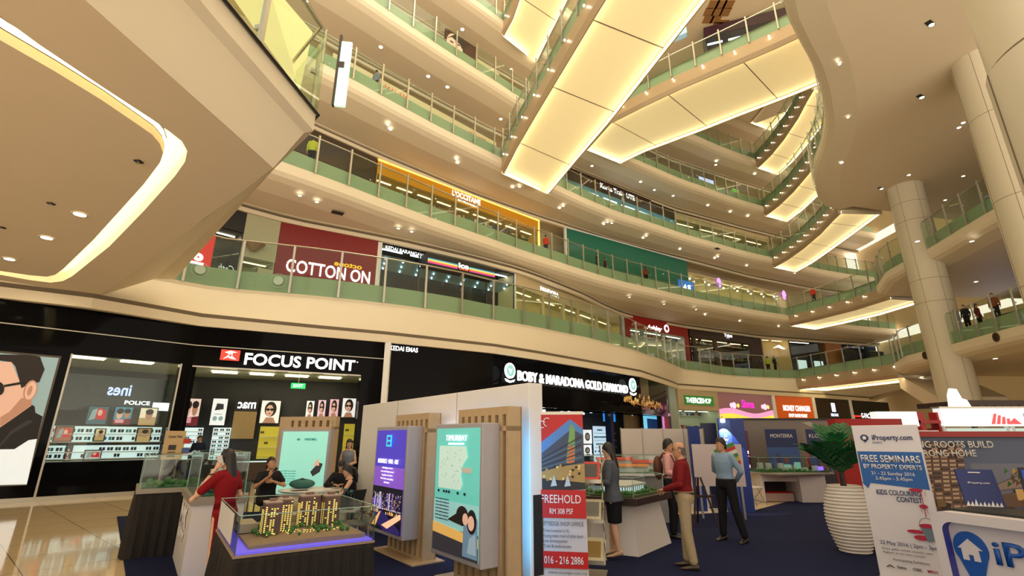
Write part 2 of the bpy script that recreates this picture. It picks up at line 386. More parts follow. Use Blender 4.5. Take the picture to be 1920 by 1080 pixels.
# ---- big near overhang with the cove light (same floor as the lowest gallery)
SO = [(-13.4, 15.35), (-4.11, 7.48), (-4.53, 4.09), (-5.3, -1), (-6.5, -8), (-24, -8), (-24, 4)]
GLN = [(-12.2, 16.9), (-5.04, 9.24), (-3.71, 7.92), (-4.06, 5.38), (-4.6, 0), (-5.6, -8)]
def scaled(pts, k): return [tuple(v * k for v in p) for p in pts]
cove_out = [onz(x, y, 6.2) for x, y in [(-300, -200), (0, 30), (75, 85), (190, 162), (285, 224), (318, 247), (341, 265), (351, 283), (347, 303), (328, 330), (270, 395), (205, 462), (135, 518), (118, 527), (95, 530), (55, 525), (0, 515)]] + [(-22, 8)]
cove_in = [onz(x, y, 6.2) for x, y in [(-300, -120), (0, 75), (100, 132), (190, 187), (262, 236), (285, 252), (300, 270), (306, 288), (300, 305), (270, 345), (225, 395), (175, 450), (118, 505), (104, 515), (88, 519), (55, 516), (0, 508)]] + [(-21, 7.6)]
mb = MB(); n = len(cove_out)
outer = [(-9, -8), (-5.3, -1), (-4.53, 4.09), (-4.35, 5.6), (-4.25, 6.4), (-4.2, 6.8), (-4.15, 7.2), (-4.11, 7.48), (-4.3, 7.64), (-5, 8.25), (-6.5, 9.5), (-8.3, 11.05), (-12, 14.2), (-13.0, 15.0), (-13.4, 15.35), (-14.3, 14.5), (-16.5, 12.2), (-24, 4)]
z = lambda c, h: [(*p, h) for p in c]
mb.rings([z(outer, 6.2), z(cove_out, 6.2), z(cove_out, 6.55)], SOFFIT, cap=False, closed=False)
mb.poly(z(cove_in, 6.2)[::-1] + [(-24, -8, 6.2)], SOFFIT)
mb.rings([z(cove_in, 6.2), z(cove_in, 6.34)], SOFFIT, cap=False, closed=False)
lip = [(-12.6, 16.5), (-5.0, 9.0), (-3.85, 7.85), (-4.2, 5.3), (-4.75, 0), (-5.8, -8)]
edge = [(-13.4, 15.35), (-4.5, 7.82), (-4.11, 7.48), (-4.53, 4.09), (-5.0, -1), (-6.0, -8)]
mb.rings([z(edge, 6.2), z(lip, 7.15), z(GLN, 7.25), z(GLN, 7.6)], CREAM, cap=False, closed=False)
mb.poly([(x, y, 7.62) for x, y in GLN] + [(-24, -8, 7.62), (-24, 4, 7.62)], TAUPE)
struct('ceiling_overhang', mb)
t = thing('cove_light', 'bright bent cove light strip in the near ceiling', 'ceiling light')
l = MB(); l.rings([z(cove_out, 6.5), z(cove_in, 6.5)], M('cove glow', srgb(255, 236, 175), .6, emit=1.0, var=0, ecol=(1, .83, .47)), cap=False, closed=False); l.build('diffuser', t)
l = MB(); ci = off(cove_in, .04, 1); l.rings([z(cove_in, 6.36), z(cove_in, 6.46)], LEDSTRIP, cap=False, closed=False); l.build('led_strip', t)
NEARRAIL = railing('near glass railing on the ceiling overhang, with dark bottom edge', GLN[::-1], ZG[1], GR, 1, step=2.2, first=1.05)
l = MB(); l.tube([(*p, 7.6) for p in off(GLN, .05, 1)], .03, BLACK, 6); l.build('edge_trim', NEARRAIL)

# ---- columns
COLM = M('column cladding', srgb(206, 196, 172), .35, var=.02)
def column(x, y, r, z1, seams, base=None):
    c = MB(); c.lathe([(r, 0), (r, z1)], COLM, 40, (x, y))
    for zs in seams: c.lathe([(r + .006, zs - .012), (r + .006, zs + .012)], GROOVE, 40, (x, y), cap=False)
    if base: c.lathe([(r + .05, 0), (r + .05, base)], COLM, 40, (x, y)); 
    for a in (2.6, 3.6, 4.6, 5.6):
        q = r + (.05 if base else -.004); c.box(x + q * math.cos(a) - .008, x + q * math.cos(a) + .008, y + q * math.sin(a) - .008, y + q * math.sin(a) + .008, .1, base or z1, GROOVE)
    struct('column', c, True)
column(29.05, 32.6, 1.1, 20, [3.1, 10.6, 12.2, 16.6, 18.0])
column(23.0, 19.8, 1.12, 19.6, [4, 8, 12.0, 16.2])
column(8.3, 5.7, 1.08, 22, [7.15], 7.1)
t = thing('channel_bracket', 'dark vertical steel channel standing off the nearest right column', 'steel channel', (7.05, 5.35, 0), .6)
c = MB(); c.box(-.05, .05, -.06, .06, 2.0, 6.35, DARKSTEEL); c.build('channel', t)
for zz in (3.3, 4.7, 6.1):
    c = MB(); c.box(.05, .22, -.03, .03, zz, zz + .12, DARKSTEEL); c.build('bracket', t)

# ---- outer shell: back walls, roof, floor
WALLM = M('gallery wall', srgb(214, 196, 158), .6, var=.02)
for k in range(1, 8):
    mb = MB(); sh = {1: SH1, 2: SH2}.get(k, SH3); s2 = off(sh, 1.9, 1)
    z0, z1 = ZG[k] + .1, (ZG[k + 1] - 1.0 if k < 7 else ZG[k] + 5)
    mb.rings([z(s2, z0), z(s2, z1)], WALLM, cap=False, closed=False)
    mb.rings([z([(46.4, 62), (46.4, -8)], z0), z([(46.4, 62), (46.4, -8)], z1)], WALLM, cap=False, closed=False)
    struct('wall_back', mb)
mb = MB(); mb.rings([z([(-27, 4), (-27, 20), (-15, 34), (4, 50), (46.4, 72), (46.4, -8)], 0), z([(-27, 4), (-27, 20), (-15, 34), (4, 50), (46.4, 72), (46.4, -8)], 8.2)], WALLM, cap=False, closed=False)
struct('wall_ground', mb)
# floor tiles
ft = bpy.data.materials.new('polished beige tile'); ft.use_nodes = True; nt = ft.node_tree; b = nt.nodes['Principled BSDF']
tc = nt.nodes.new('ShaderNodeTexCoord'); mp = nt.nodes.new('ShaderNodeMapping'); mp.inputs['Rotation'].default_value = (0, 0, .72)
br = nt.nodes.new('ShaderNodeTexBrick'); br.offset = 0; br.inputs['Scale'].default_value = 1.0; br.inputs['Brick Width'].default_value = 1.25; br.inputs['Row Height'].default_value = 1.25
br.inputs['Mortar Size'].default_value = .006; br.inputs['Color1'].default_value = (*srgb(228, 206, 168), 1); br.inputs['Color2'].default_value = (*srgb(222, 199, 160), 1); br.inputs['Mortar'].default_value = (*srgb(110, 92, 66), 1)
nt.links.new(tc.outputs['Object'], mp.inputs[0]); nt.links.new(mp.outputs[0], br.inputs['Vector']); nt.links.new(br.outputs['Color'], b.inputs['Base Color'])
b.inputs['Roughness'].default_value = .07; b.inputs['Specular IOR Level'].default_value = .75
mb = MB(); mb.poly([(-28, -8, 0), (47, -8, 0), (47, 73, 0), (-28, 73, 0)], ft); struct('floor', mb)
CARPET = M('navy carpet', (.012, .016, .052), .95, var=.35, scale=60, bump=.2, spec=.1)
mb = MB(); cp = [(-9.2, 12.5), (-5.14, 7.37), (0, .8), (6, -6), (20, -6), (30, 10), (20, 23), (12.2, 20.2), (10.9, 18.2), (8.3, 15.7), (6.1, 13.5), (4.5, 12.9), (2.6, 12.6), (-1.5, 14.2), (-8.3, 12.9)]
mb.extr(cp, .002, .012, CARPET); struct('floor_carpet', mb)
# roof of the atrium
mb = MB(); mb.poly([(-24, -8, 56), (47, -8, 56), (47, 64, 56), (-24, 64, 56)], M('atrium roof', srgb(214, 200, 170), .7)); struct('ceiling_roof', mb)
# ================================================================ SHOPS
class Fr:
    def __init__(s, A, B):
        s.A = Vector(A[:2]); s.d = (Vector(B[:2]) - s.A).normalized(); s.L = (Vector(B[:2]) - s.A).length
        s.n = Vector((-s.d.y, s.d.x)); s.rz = math.atan2(s.d.y, s.d.x)
    def uv(s, px, py, dep=0.):
        r = ray(px, py); o = s.A + s.n * dep; rd = Vector((r.x, r.y))
        det = rd.x * (-s.d.y) + s.d.x * rd.y
        t = (o.x * (-s.d.y) + s.d.x * o.y) / det
        p = rd * t; return ((p - s.A).dot(s.d), EYE + r.z * t)
    def rect(s, x0, y0, x1, y1, dep=0.):
        """box of four picture corners on this upright plane -> u0, u1, z0, z1"""
        a, b = s.uv(x0, y0, dep), s.uv(x1, y1, dep)
        return min(a[0], b[0]), max(a[0], b[0]), min(a[1], b[1]), max(a[1], b[1])
    def at(s, u, dep=0., z=0.): q = s.A + s.d * u + s.n * dep; return (q.x, q.y, z)
    def thing(s, name, label, cat, group=None, u=0, dep=0, z=0):
        return thing(name, label, cat, s.at(u, dep, z), s.rz, group)
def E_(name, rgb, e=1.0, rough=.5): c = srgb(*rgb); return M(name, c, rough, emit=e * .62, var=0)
def ellpts(cx, cz, rx, rz, n=20, a0=0, a1=2 * PI, rot=0):
    out = []
    for i in range(n if abs(a1 - a0 - 2 * PI) < 1e-6 else n + 1):
        a = a0 + (a1 - a0) * i / n; x, y = rx * math.cos(a), rz * math.sin(a)
        out.append((cx + x * math.cos(rot) - y * math.sin(rot), cz + x * math.sin(rot) + y * math.cos(rot)))
    return out
def layer(parent, name, polys, y=-.004, th=.004):
    """flat printed shapes: list of (outline points, material)"""
    mb = MB()
    for k, (pts, m) in enumerate(polys): mb.front(pts, y - .003 * k, th, m)
    return mb.build(name, parent)
def rc(x0, x1, z0, z1): return [(x0, z0), (x1, z0), (x1, z1), (x0, z1)]
DARKSHOP = M('dark shop interior', (.03, .032, .034), .4)
TUBE = E_('shop tube light', (255, 246, 225), 7)
WARMTUBE = E_('warm shop light', (255, 225, 160), 6)

def shopbox(fr, u0, u1, z0, z1, dep, wall, label, cat='shop', light=TUBE, front=True, nl=3, glass=True, header=None, goods=None, name='shopfront', lw=.12):
    """lit shop unit: back wall, side walls, ceiling with lamps, optional header board and glass front"""
    t = fr.thing(name, label, cat, None, u0, 0, z0); w, h = u1 - u0, z1 - z0
    b = MB(); b.box(0, w, dep - .05, dep, 0, h, wall); b.build('back_wall', t)
    b = MB(); b.box(0, .06, 0, dep - .05, 0, h, wall); b.build('side_wall', t)
    b = MB(); b.box(w - .06, w, 0, dep - .05, 0, h, wall); b.build('side_wall', t)
    hh = header[0] if header else .0
    zc = h - hh if hh else h - .05
    b = MB(); b.box(.06, w - .06, .06, dep - .05, zc - .03, zc + .02, wall); b.build('ceiling_board', t)
    for i in range(nl):
        x = w * (i + .5) / nl
        l = MB(); l.box(x - w / nl * .36, x + w / nl * .36, dep * .45 - lw / 2, dep * .45 + lw / 2, zc - .06, zc - .032, light); l.build('ceiling_lamp', t)
    if header:
        b = MB(); b.box(0, w, -.06, .04, h - hh, h, header[1]); b.build('sign_board', t)
    if glass:
        g = MB(); g.box(.06, w - .06, .0, .012, 0, zc - .03, CLEAR); g.build('window_pane', t)
    if goods:
        for r in range(goods[0]):
            zz = .25 + (zc - .6) * r / max(1, goods[0] - 1) if goods[0] > 1 else .8
            s = MB(); s.box(.12, w - .12, dep - .42, dep - .06, zz - .03, zz, goods[2]); s.build('shelf', t)
            g = MB(); x = .18
            while x < w - .3:
                ww = random.uniform(.06, .22); gh = random.uniform(.1, .32)
                g.box(x, x + ww, dep - .36, dep - .14, zz, zz + gh, random.choice(goods[1])); x += ww + random.uniform(.01, .12)
            q = g.build('stock', t); q['kind'] = 'stuff'
    return t

GM = [M('goods red', (.5, .04, .04)), M('goods cream', (.7, .6, .42)), M('goods teal', (.06, .3, .33)), M('goods dark', (.04, .04, .05)), M('goods gold', (.6, .4, .1)), M('goods white', (.8, .8, .78)), M('goods blue', (.06, .12, .4))]
# ---------------------------------------------------------------- ground floor: optician
mb = MB(); g1 = off(GP, .04, 1); g2 = off(GP, -.12, 1); z = lambda c, h: [(*p, h) for p in c]
mb.rings([z(off(GP, .3, 1), 6.2), z(g2, 6.2), z(g2, 6.05), z(g1, 6.05)], GROOVE, cap=False, closed=False)
mb.rings([z(g2, 6.05), z(off(GP, -.16, 1), 6.05), z(off(GP, -.16, 1), 5.72), z(off(GP, .1, 1), 5.72)], CREAM, cap=False, closed=False)
struct('trim_1', mb)
F1 = Fr((-15.3, 13.99), (-11.6, 17.85)); F2 = Fr((-11.6, 17.85), (-5.5, 21.1))
# dark shell of the shop
t = F1.thing('shop_window', 'black glossy display window bay left of the optician entrance', 'shop window')
w0, w1, zb, zt = F1.rect(68, 922, 342, 664); uT0 = F1.uv(135, 662)[0]; zs = F1.uv(75, 868)[1]
zt = F1.uv(240, 673)[1]
b = MB(); b.box(-6.5, F1.L + .02, -.02, .25, zt, 5.75, BLACKGLOSS); b.build('sign_board', t)
b = MB(); b.box(uT0 + .05, w1, -.02, .3, 0.12, zs, BLACKGLOSS); b.build('plinth', t)
b = MB(); b.box(-6.5, w1 + .5, -.06, .02, 0, .12, STEEL); b.build('kick_strip', t)
b = MB(); b.box(F1.uv(60, 800)[0] - .1, uT0, -.02, .3, .12, zt, BLACKGLOSS); b.build('pillar', t)
b = MB(); b.box(w1, F1.L + .15, -.02, .3, .12, zt, BLACKGLOSS); b.build('pillar', t)
b = MB(); b.box(-6.5, F1.uv(60, 800)[0] - .1, .1, .3, .12, zt, BLACKGLOSS); b.build('back_panel', t)
b = MB(); b.box(-6.5, F1.L, -.05, -.02, 5.0, 5.03, STEEL); b.build('joint_strip', t)
for x in (uT0 - .02, w1): b = MB(); b.box(x, x + .05, -.05, .02, .12, zt, STEEL); b.build('frame_post', t)
b = MB(); b.box(uT0, w1, .0, .012, zs, zt, CLEAR); b.build('window_pane', t)
b = MB(); b.box(uT0, w1, .02, 1.3, zs - .04, zs, WHITE); b.build('sill', t)
# poster with the portrait
a0, a1, pz0, pz1 = F1.rect(-40, 914, 108, 664); a1 = F1.uv(82, 790)[0]; pz1 = F1.uv(60, 664)[1]
P = F1.thing('advert_lightbox', 'giant backlit poster of a man in dark sunglasses and black jacket', 'poster', None, 0, 0, 0)
b = MB(); b.box(a1 - 3.4, a1, -.1, .08, pz0, pz1, DARKSTEEL); b.build('frame', P)
PW = E_('poster white', (225, 235, 240), .75); PG = E_('poster grey blue', (150, 178, 182), .55); SK = E_('poster skin', (226, 182, 158), .6); SKD = E_('poster skin shade', (190, 140, 115), .5)
PK = E_('poster black', (22, 20, 22), .3); PKG = E_('poster charcoal', (48, 48, 54), .4); HAIR_P = E_('poster hair', (36, 28, 26), .3)
cr = lambda pts: [F1.uv(x / 2.82, 640 + y / 2.82) for x, y in pts]
def cel(cx, cy, rx, ry, n=18, rot=0): return cr([(cx + rx * math.cos(t) * math.cos(rot) - ry * math.sin(t) * math.sin(rot), cy + rx * math.cos(t) * math.sin(rot) + ry * math.sin(t) * math.cos(rot)) for t in [2 * PI * k / n for k in range(n)]])
polys = [(rc(a1 - 3.3, a1 - .05, pz0 + .06, pz1 - .06), PG), (cr([(-400, 560), (195, 512), (140, 755), (-400, 770)]), PW),
  (cr([(-400, 470), (0, 455), (60, 412), (165, 335), (182, 345), (186, 378), (224, 398), (194, 516), (150, 522), (75, 570), (-400, 575)]), PK), (cr([(0, 540), (60, 470), (150, 415), (175, 425), (60, 490), (0, 560)]), PKG),
  (cr([(-300, 100), (60, 112), (92, 190), (112, 215), (165, 250), (165, 340), (60, 415), (0, 455), (-300, 480)]), SK), (cr([(112, 300), (165, 305), (165, 338), (60, 414), (0, 452), (0, 402), (50, 372)]), SKD),
  (cr([(-300, 80), (0, 72), (150, 74), (210, 84), (234, 150), (206, 218), (160, 222), (112, 250), (96, 190), (80, 135), (60, 112), (0, 104), (-300, 104)]), HAIR_P),
  (cel(158, 262, 34, 58, 18, .35), SKD), (cel(160, 262, 27, 50, 18, .35), SK), (cel(156, 262, 12, 28, 14, .35), SKD), (cr([(20, 232), (130, 212), (142, 216), (140, 224), (20, 244)]), PK), (cel(-8, 252, 30, 36), PK), (cel(-120, 252, 40, 38), PK)]
layer(P, 'portrait_print', polys, -.104)
# interior room of the optician
rm = MB(); A_, B_, C_ = F1.at(-7), F1.at(F1.L), F2.at(F2.L + .2); D1, E1, G1 = F1.at(-6, 6.5), (-15.3, 24.2, 0), F2.at(F2.L + .2, 6.5)
cz = 4.62
CEILSHOP = M('pale green shop ceiling', srgb(196, 205, 180), .6)
rm.poly([(p[0], p[1], cz) for p in (A_, B_, C_, G1, E1, D1)], CEILSHOP)
rm.rings([[(p[0], p[1], h) for p in (D1, E1, G1, F2.at(F2.L + .2, .2))] for h in (0, cz)], DARKSHOP, cap=False, closed=False)
struct('wall_shop', rm)
i = 0
for fr, us, ds in ((F1, (1.2, 2.7, 4.2), (1.6, 3.0)), (F2, (.9, 2.4, 3.9, 5.4), (1.2, 2.6, 4.4))):
    for u in us:
        for d_ in ds:
            i += 1; l = MB(); q = fr.at(u, d_); tt = fr.thing('ceiling_lamp', 'rectangular lit ceiling panel inside the optician shop', 'ceiling light', 'optician ceiling panels', u, d_, cz - .06)
            l.box(-.5, .5, -.26, .26, 0, .05, E_('optician panel', (255, 240, 190), 4.5)); l.build('diffuser', tt)
# display shelves in the window
SHW = E_('lit white shelf back', (215, 236, 238), .9)
def rack(fr, x0, y0, x1, y1, dep, rows, label, back=SHW, th=.25, pr=.7, nm='display_shelf'):
    u0, u1, z0, z1 = fr.rect(x0, y0, x1, y1, dep)
    t = fr.thing(nm, label, 'display shelf', None, u0, dep, z0); w, h = u1 - u0, z1 - z0
    b = MB(); b.box(0, w, 0, .05, 0, h, back); b.build('back_panel', t)
    sp = MB()
    for r in range(rows):
        zz = h * r / rows
        s = MB(); s.box(0, w, -th, 0, zz - .015, zz + .01, WHITE); s.build('shelf', t)
        n = int(w / .2)
        for k in range(n):
            if random.random() < pr:
                x = (k + .5) * w / n; hh = min(.05, h / rows * .25); zz2 = zz + h / rows * .45
                for sg in (-1, 1): sp.box(x + sg * .042 - .033, x + sg * .042 + .033, -.03, -.01, zz2 - hh, zz2 + hh, GM[3] if random.random() < .8 else GM[2])
    if sp.v: q = sp.build('spectacles', t); q['kind'] = 'stuff'
    return t
rack(F1, 88, 829, 304, 801, .5, 2, 'upper white lit shelf of spectacles in the optician window')
rack(F1, 80, 862, 300, 834, .5, 2, 'lower white lit shelf of spectacles in the optician window')
def advert(fr, x0, y0, x1, y1, dep, kind, label, group=None, bg=(230, 235, 235)):
    u0, u1, z0, z1 = fr.rect(x0, y0, x1, y1, dep); w, h = u1 - u0, z1 - z0
    t = fr.thing('advert_poster', label, 'poster', group, u0, dep, z0)
    b = MB(); b.box(-.03, w + .03, .0, .06, -.03, h + .03, BLACK); b.build('frame', t)
    B = E_('ad bg %d %d %d' % bg, bg, .9); q = lambda pts: [(w * x, h * y) for x, y in pts]
    f = [(rc(0, w, 0, h), B)]
    if kind == 'face':
        f += [(q(ellpts(.5, .62, .32, .34, 18)), HAIR_P), (q(ellpts(.46, .55, .2, .26, 18)), SK), (q([(.15, 0), (.85, 0), (.7, .25), (.3, .25)]), SKD), (q(ellpts(.36, .6, .1, .06, 12)), PK), (q(ellpts(.58, .6, .1, .06, 12)), PK), (q([(.36, .6), (.58, .62), (.58, .64), (.36, .63)]), PK), (q(ellpts(.47, .42, .07, .025, 10)), E_('lip red', (190, 60, 60), .5))]
    elif kind == 'glasses':
        f += [(q(ellpts(.3, .25, .16, .09, 14)), PG), (q(ellpts(.7, .25, .16, .09, 14)), PG), (q([(.2, .55), (.8, .6), (.75, .8), (.3, .82)]), PKG), (q([(.25, .4), (.75, .4), (.75, .43), (.25, .43)]), PG)]
    elif kind == 'scene':
        f += [(q([(0, 0), (1, 0), (1, .35), (0, .28)]), E_('ad maroon', (110, 30, 40), .6)), (q(ellpts(.3, .6, .18, .28, 14)), SK), (q(ellpts(.72, .62, .17, .26, 14)), SKD), (q(ellpts(.3, .76, .2, .16, 14)), HAIR_P), (q(ellpts(.72, .78, .2, .14, 14)), HAIR_P), (q([(.1, .1), (.6, .1), (.6, .3), (.1, .3)]), E_('ad pink', (220, 150, 160), .7))]
    elif kind == 'red':
        f += [(q([(.3, .3), (.95, .25), (.9, .8), (.5, .95)]), E_('ad red', (200, 40, 50), .7)), (q([(.1, .2), (.4, .3), (.45, .9), (.2, .8)]), PG), (q(ellpts(.6, .65, .12, .18, 12)), SK)]
    elif kind == 'brown':
        f += [(q([(0, 0), (1, 0), (1, .5), (0, .4)]), E_('ad sand', (190, 160, 110), .6)), (q(ellpts(.55, .6, .22, .3, 14)), SKD), (q(ellpts(.55, .78, .24, .17, 14)), HAIR_P)]
    layer(t, 'print', f, -.002)
    return t
advert(F1, 160, 795, 205, 763, .45, 'red', 'red and blue fashion advert in the optician window, left', None, (60, 90, 100))
advert(F1, 210, 796, 250, 764, .45, 'scene', 'advert with two people in the optician window, middle', None, (70, 130, 150))
advert(F1, 258, 797, 296, 766, .45, 'brown', 'cream advert with a standing figure in the optician window, right', None, (225, 215, 190))
advert(F1, 100, 827, 138, 801, .3, 'red', 'small red brown picture at the left of the upper spectacle shelf', None, (150, 90, 60))
advert(F1, 176, 826, 198, 805, .3, 'brown', 'small tan picture in the middle of the upper spectacle shelf', None, (200, 180, 140))
advert(F1, 255, 828, 284, 804, .3, 'brown', 'small sepia picture at the right of the upper spectacle shelf', None, (150, 120, 80))
advert(F1, 120, 863, 136, 836, .3, 'face', 'small portrait picture on the lower spectacle shelf', None, (60, 60, 60))
advert(F1, 157, 862, 190, 845, .3, 'red', 'small red and grey picture on the lower spectacle shelf', None, (180, 180, 185))
b0 = F1.rect(200, 740, 250, 716, 1.6); t2 = F1.thing('wall_sign', 'dark band with reversed white lettering inside the optician window', 'sign', None, b0[0] - 2.2, 1.6, b0[2])
bb = MB(); bb.box(0, 4.15, .02, .08, -.55, b0[3] - b0[2] + .15, M('dark teal band', (.03, .045, .05), .2)); bb.build('sign_board', t2)
text('ines', t2, E_('bluish letters', (190, 205, 255), 1.6), 2.2 + (b0[1] - b0[0]), 0, 0, w=b0[1] - b0[0], h=(b0[3] - b0[2]) * .8, mirror=True, bold=.02)
text('POLICE', t2, SIGNWHITE, 2.75, 0, -.3, w=.75, h=.13, bold=.02)
bb = MB(); bb.box(3.6, 4.1, -.02, .02, -.48, -.2, SIGNWHITE); bb.build('lit_panel', t2)
# main bay
t = F2.thing('shopfront', 'black optician shopfront with FOCUS POINT in white letters', 'shop')
u0, u1, oz0, oz1 = F2.rect(362, 900, 676, 702); u0 = F2.uv(358, 702)[0] 
zt2 = F2.uv(500, 693)[1]
b = MB(); b.box(.0, F2.L + .06, -.02, .3, zt2, 5.75, BLACKGLOSS); b.build('sign_board', t)
b = MB(); b.box(-.02, u0, -.02, .35, 0, zt2, BLACKGLOSS); b.build('pillar', t)
b = MB(); b.box(F2.uv(677, 705)[0], F2.L + .02, -.02, .35, 0, zt2, BLACKGLOSS); b.build('pillar', t)
b = MB(); b.box(.0, F2.L, -.05, -.02, 5.0, 5.03, STEEL); b.build('joint_strip', t)
b = MB(); b.box(u0, u1, -.03, .02, zt2 - .05, zt2, STEEL); b.build('frame', t)
l0 = F2.uv(457, 683); l1 = F2.uv(665, 688); lz = F2.uv(457, 660)[1]
text('FOCUS POINT', t, SIGNWHITE, l0[0], -.03, l0[1], w=l1[0] - l0[0], h=(lz - l0[1]) * .92, bold=.022, ext=.05)
text('o', t, SIGNWHITE, l1[0] + .06, -.03, lz - .12, h=.07, bold=.03, name='dot_mark')
r0 = F2.uv(412, 675); r1 = F2.uv(448, 677); rz_ = F2.uv(412, 655)[1]
q = lambda pts: [(r0[0] + (r1[0] - r0[0]) * x, r0[1] + (rz_ - r0[1]) * y) for x, y in pts]
layer(t, 'logo', [(q([(0, 0), (1, 0), (1, 1), (0, 1)]), E_('logo red', (225, 60, 45), 1.4)), (q([(.15, .1), (.4, .3), (.5, .2), (.85, .1), (.6, .45), (.62, .75), (.85, .8), (.5, .92), (.2, .75), (.45, .62), (.35, .4)]), SIGNWHITE), (q([(.45, .35), (.57, .35), (.57, .6), (.45, .6)]), E_('logo red', (225, 60, 45), 1.4))], -.05)
DD = 6.2
advert(F2, 337, 798, 378, 748, DD, 'scene', 'red framed advert with people on the optician back wall', None, (225, 200, 195))
advert(F2, 392, 797, 428, 748, DD, 'glasses', 'white advert with sunglasses on the optician back wall')
advert(F2, 486, 793, 527, 752, DD, 'face', 'advert of a smiling face on the optician back wall, beside white panel', None, (235, 235, 225))
for n_, (xa, xb) in enumerate(((572, 590), (594, 612), (616, 636), (640, 668))):
    advert(F2, xa, 785 - n_, xb, 752 - n_ * 1.5, DD - 1.2 - .2 * n_, 'face', ['small portrait advert, leftmost of the four behind the green panel', 'pink portrait advert, second of the four on the optician wall', 'portrait advert of a woman with long hair, third of the four', 'largest portrait advert, right end of the four by white wall'][n_], None, [(235, 235, 235), (225, 190, 205), (225, 180, 190), (235, 238, 238)][n_])
rack(F2, 326, 862, 382, 802, DD - .3, 8, 'white glowing spectacle wall behind the standing assistant', th=.1)
rack(F2, 390, 862, 434, 802, DD - .3, 8, 'white glowing spectacle wall right of the standing assistant', th=.1)
b0 = F2.rect(440, 769, 486, 746, DD); t2 = F2.thing('wall_sign', 'dark sign with reversed letters above the beige panel in the optician shop', 'sign', None, b0[0], DD, b0[2])
bb = MB(); bb.box(0, b0[1] - b0[0], .0, .1, -.05, b0[3] - b0[2] + .1, BLACK); bb.build('sign_board', t2)
bb = MB(); bb.box(0, b0[1] - b0[0], .0, .1, -1.3, -.05, M('beige panel', srgb(190, 160, 110), .5)); bb.build('panel', t2)
text('mac', t2, SIGNWHITE, .9 * (b0[1] - b0[0]), 0, .1, w=.8 * (b0[1] - b0[0]), h=.42, mirror=True, bold=.02)
YELL = E_('yellow lit back', (205, 190, 60), .5)
rack(F2, 480, 860, 526, 800, DD - .1, 3, 'yellow lit shelf in the optician shop left of the green panel', YELL, .2, .5)
rack(F2, 640, 860, 668, 795, DD - 1, 3, 'yellow lit shelf at the right end of the optician shop', YELL, .2, .5)
b0 = F2.rect(545, 728, 565, 718, 3.0); t2 = F2.thing('exit_sign', 'green exit sign hanging under the optician shop ceiling', 'exit sign', None, b0[0], 3.0, b0[2])
bb = MB(); bb.box(0, .6, 0, .06, 0, .24, E_('exit green', (40, 190, 110), 1.2)); bb.build('body', t2); text('EXIT', t2, SIGNWHITE, .3, -.01, .06, w=.4, h=.13, align='CENTER')
bb = MB(); bb.tube([(.3, .03, .24), (.3, .03, cz - b0[2])], .01, STEEL, 5); bb.build('rod', t2)
COUNT = M('shop counter wood', srgb(70, 52, 40), .4)
for u, l in ((1.2, 'glass topped display counter in the optician shop, left'), (3.6, 'glass topped display counter in the optician shop, right')):
    t2 = F2.thing('display_counter', l, 'counter', None, u, 3.2, 0); b = MB(); b.box(0, 1.9, 0, .6, .08, .78, COUNT); b.build('body', t2)
    b = MB(); b.box(.02, 1.88, .02, .58, .78, 1.0, CLEAR); b.build('glass_top', t2); b = MB(); b.box(.04, 1.86, .04, .56, .79, .82, SHW); b.build('light_tray', t2)
    b = MB(); b.box(.05, 1.85, .05, .55, 0, .08, BLACK); b.build('plinth', t2)
# notice stand in front of the window
u, zt_ = F1.uv(330, 812); nb = F1.rect(301, 862, 350, 808, -.6)
t2 = F1.thing('notice_board', 'beige notice board with small pictures standing before the optician window', 'notice board', None, nb[0], -.6, 0)
b = MB(); b.box(0, nb[1] - nb[0], 0, .03, nb[2], nb[3], M('notice beige', srgb(196, 172, 132), .6)); b.build('board', t2)
for x in (.12, nb[1] - nb[0] - .12): b = MB(); b.box(x - .02, x + .02, .03, .06, 0, nb[2] + .3, DARKSTEEL); b.build('leg', t2)
for x, zz, m in ((.15, .3, GM[3]), (.55, .5, GM[0]), (.15, .08, GM[3]), (.55, .2, GM[6])): b = MB(); b.box(x, x + .22, -.008, 0, nb[2] + zz, nb[2] + zz + .16, m); b.build('picture', t2)
text('Career Time', t2, GM[3], .1, -.004, nb[3] - .22, w=nb[1] - nb[0] - .2, h=.08)

# ---------------------------------------------------------------- ground floor: gold shop
tag_post = MB(); p = F2.at(F2.L + .12, -.05); tag_post.box(p[0] - .12, p[0] + .12, p[1] - .1, p[1] + .1, 0, 5.75, WHITE); struct('trim_2', tag_post)
GS = [(-5.3, 21.2), (-3.9, 22.1), (-.92, 24.0), (1.37, 26.1), (4.43, 29.2), (8.63, 33.6), (11.9, 38.6)]
t = thing('shopfront', 'black jewellery shopfront with BOBY & MARADONA GOLD DIAMOND sign', 'shop', (-5.3, 21.2, 0), 0)
loc = lambda pts: [(x + 5.3, y - 21.2) for x, y in pts]
b = MB(); gs = loc(GS); b.rings([z(gs, 3.3), z(gs, 5.75), z(off(gs, .3, 1), 5.75), z(off(gs, .3, 1), 3.3)], BLACKGLOSS, cap=True); b.build('sign_board', t)
b = MB(); gi = loc([(-5.3, 21.4), (-6.5, 26), (-1, 32), (5.5, 39.5), (12.3, 39.3)]); b.rings([z(gi, 0), z(gi, 3.4)], DARKSHOP, cap=False, closed=False); b.build('back_wall', t)
b = MB(); b.poly([(x, y, 3.35) for x, y in gi[:5] + [gs[5], gs[4], gs[3], gs[2]]], M('dark mirrored ceiling', (.02, .025, .035), .15)); b.build('ceiling_board', t)
i = 0
COOL = E_('cool shop lamp', (220, 235, 255), 10)
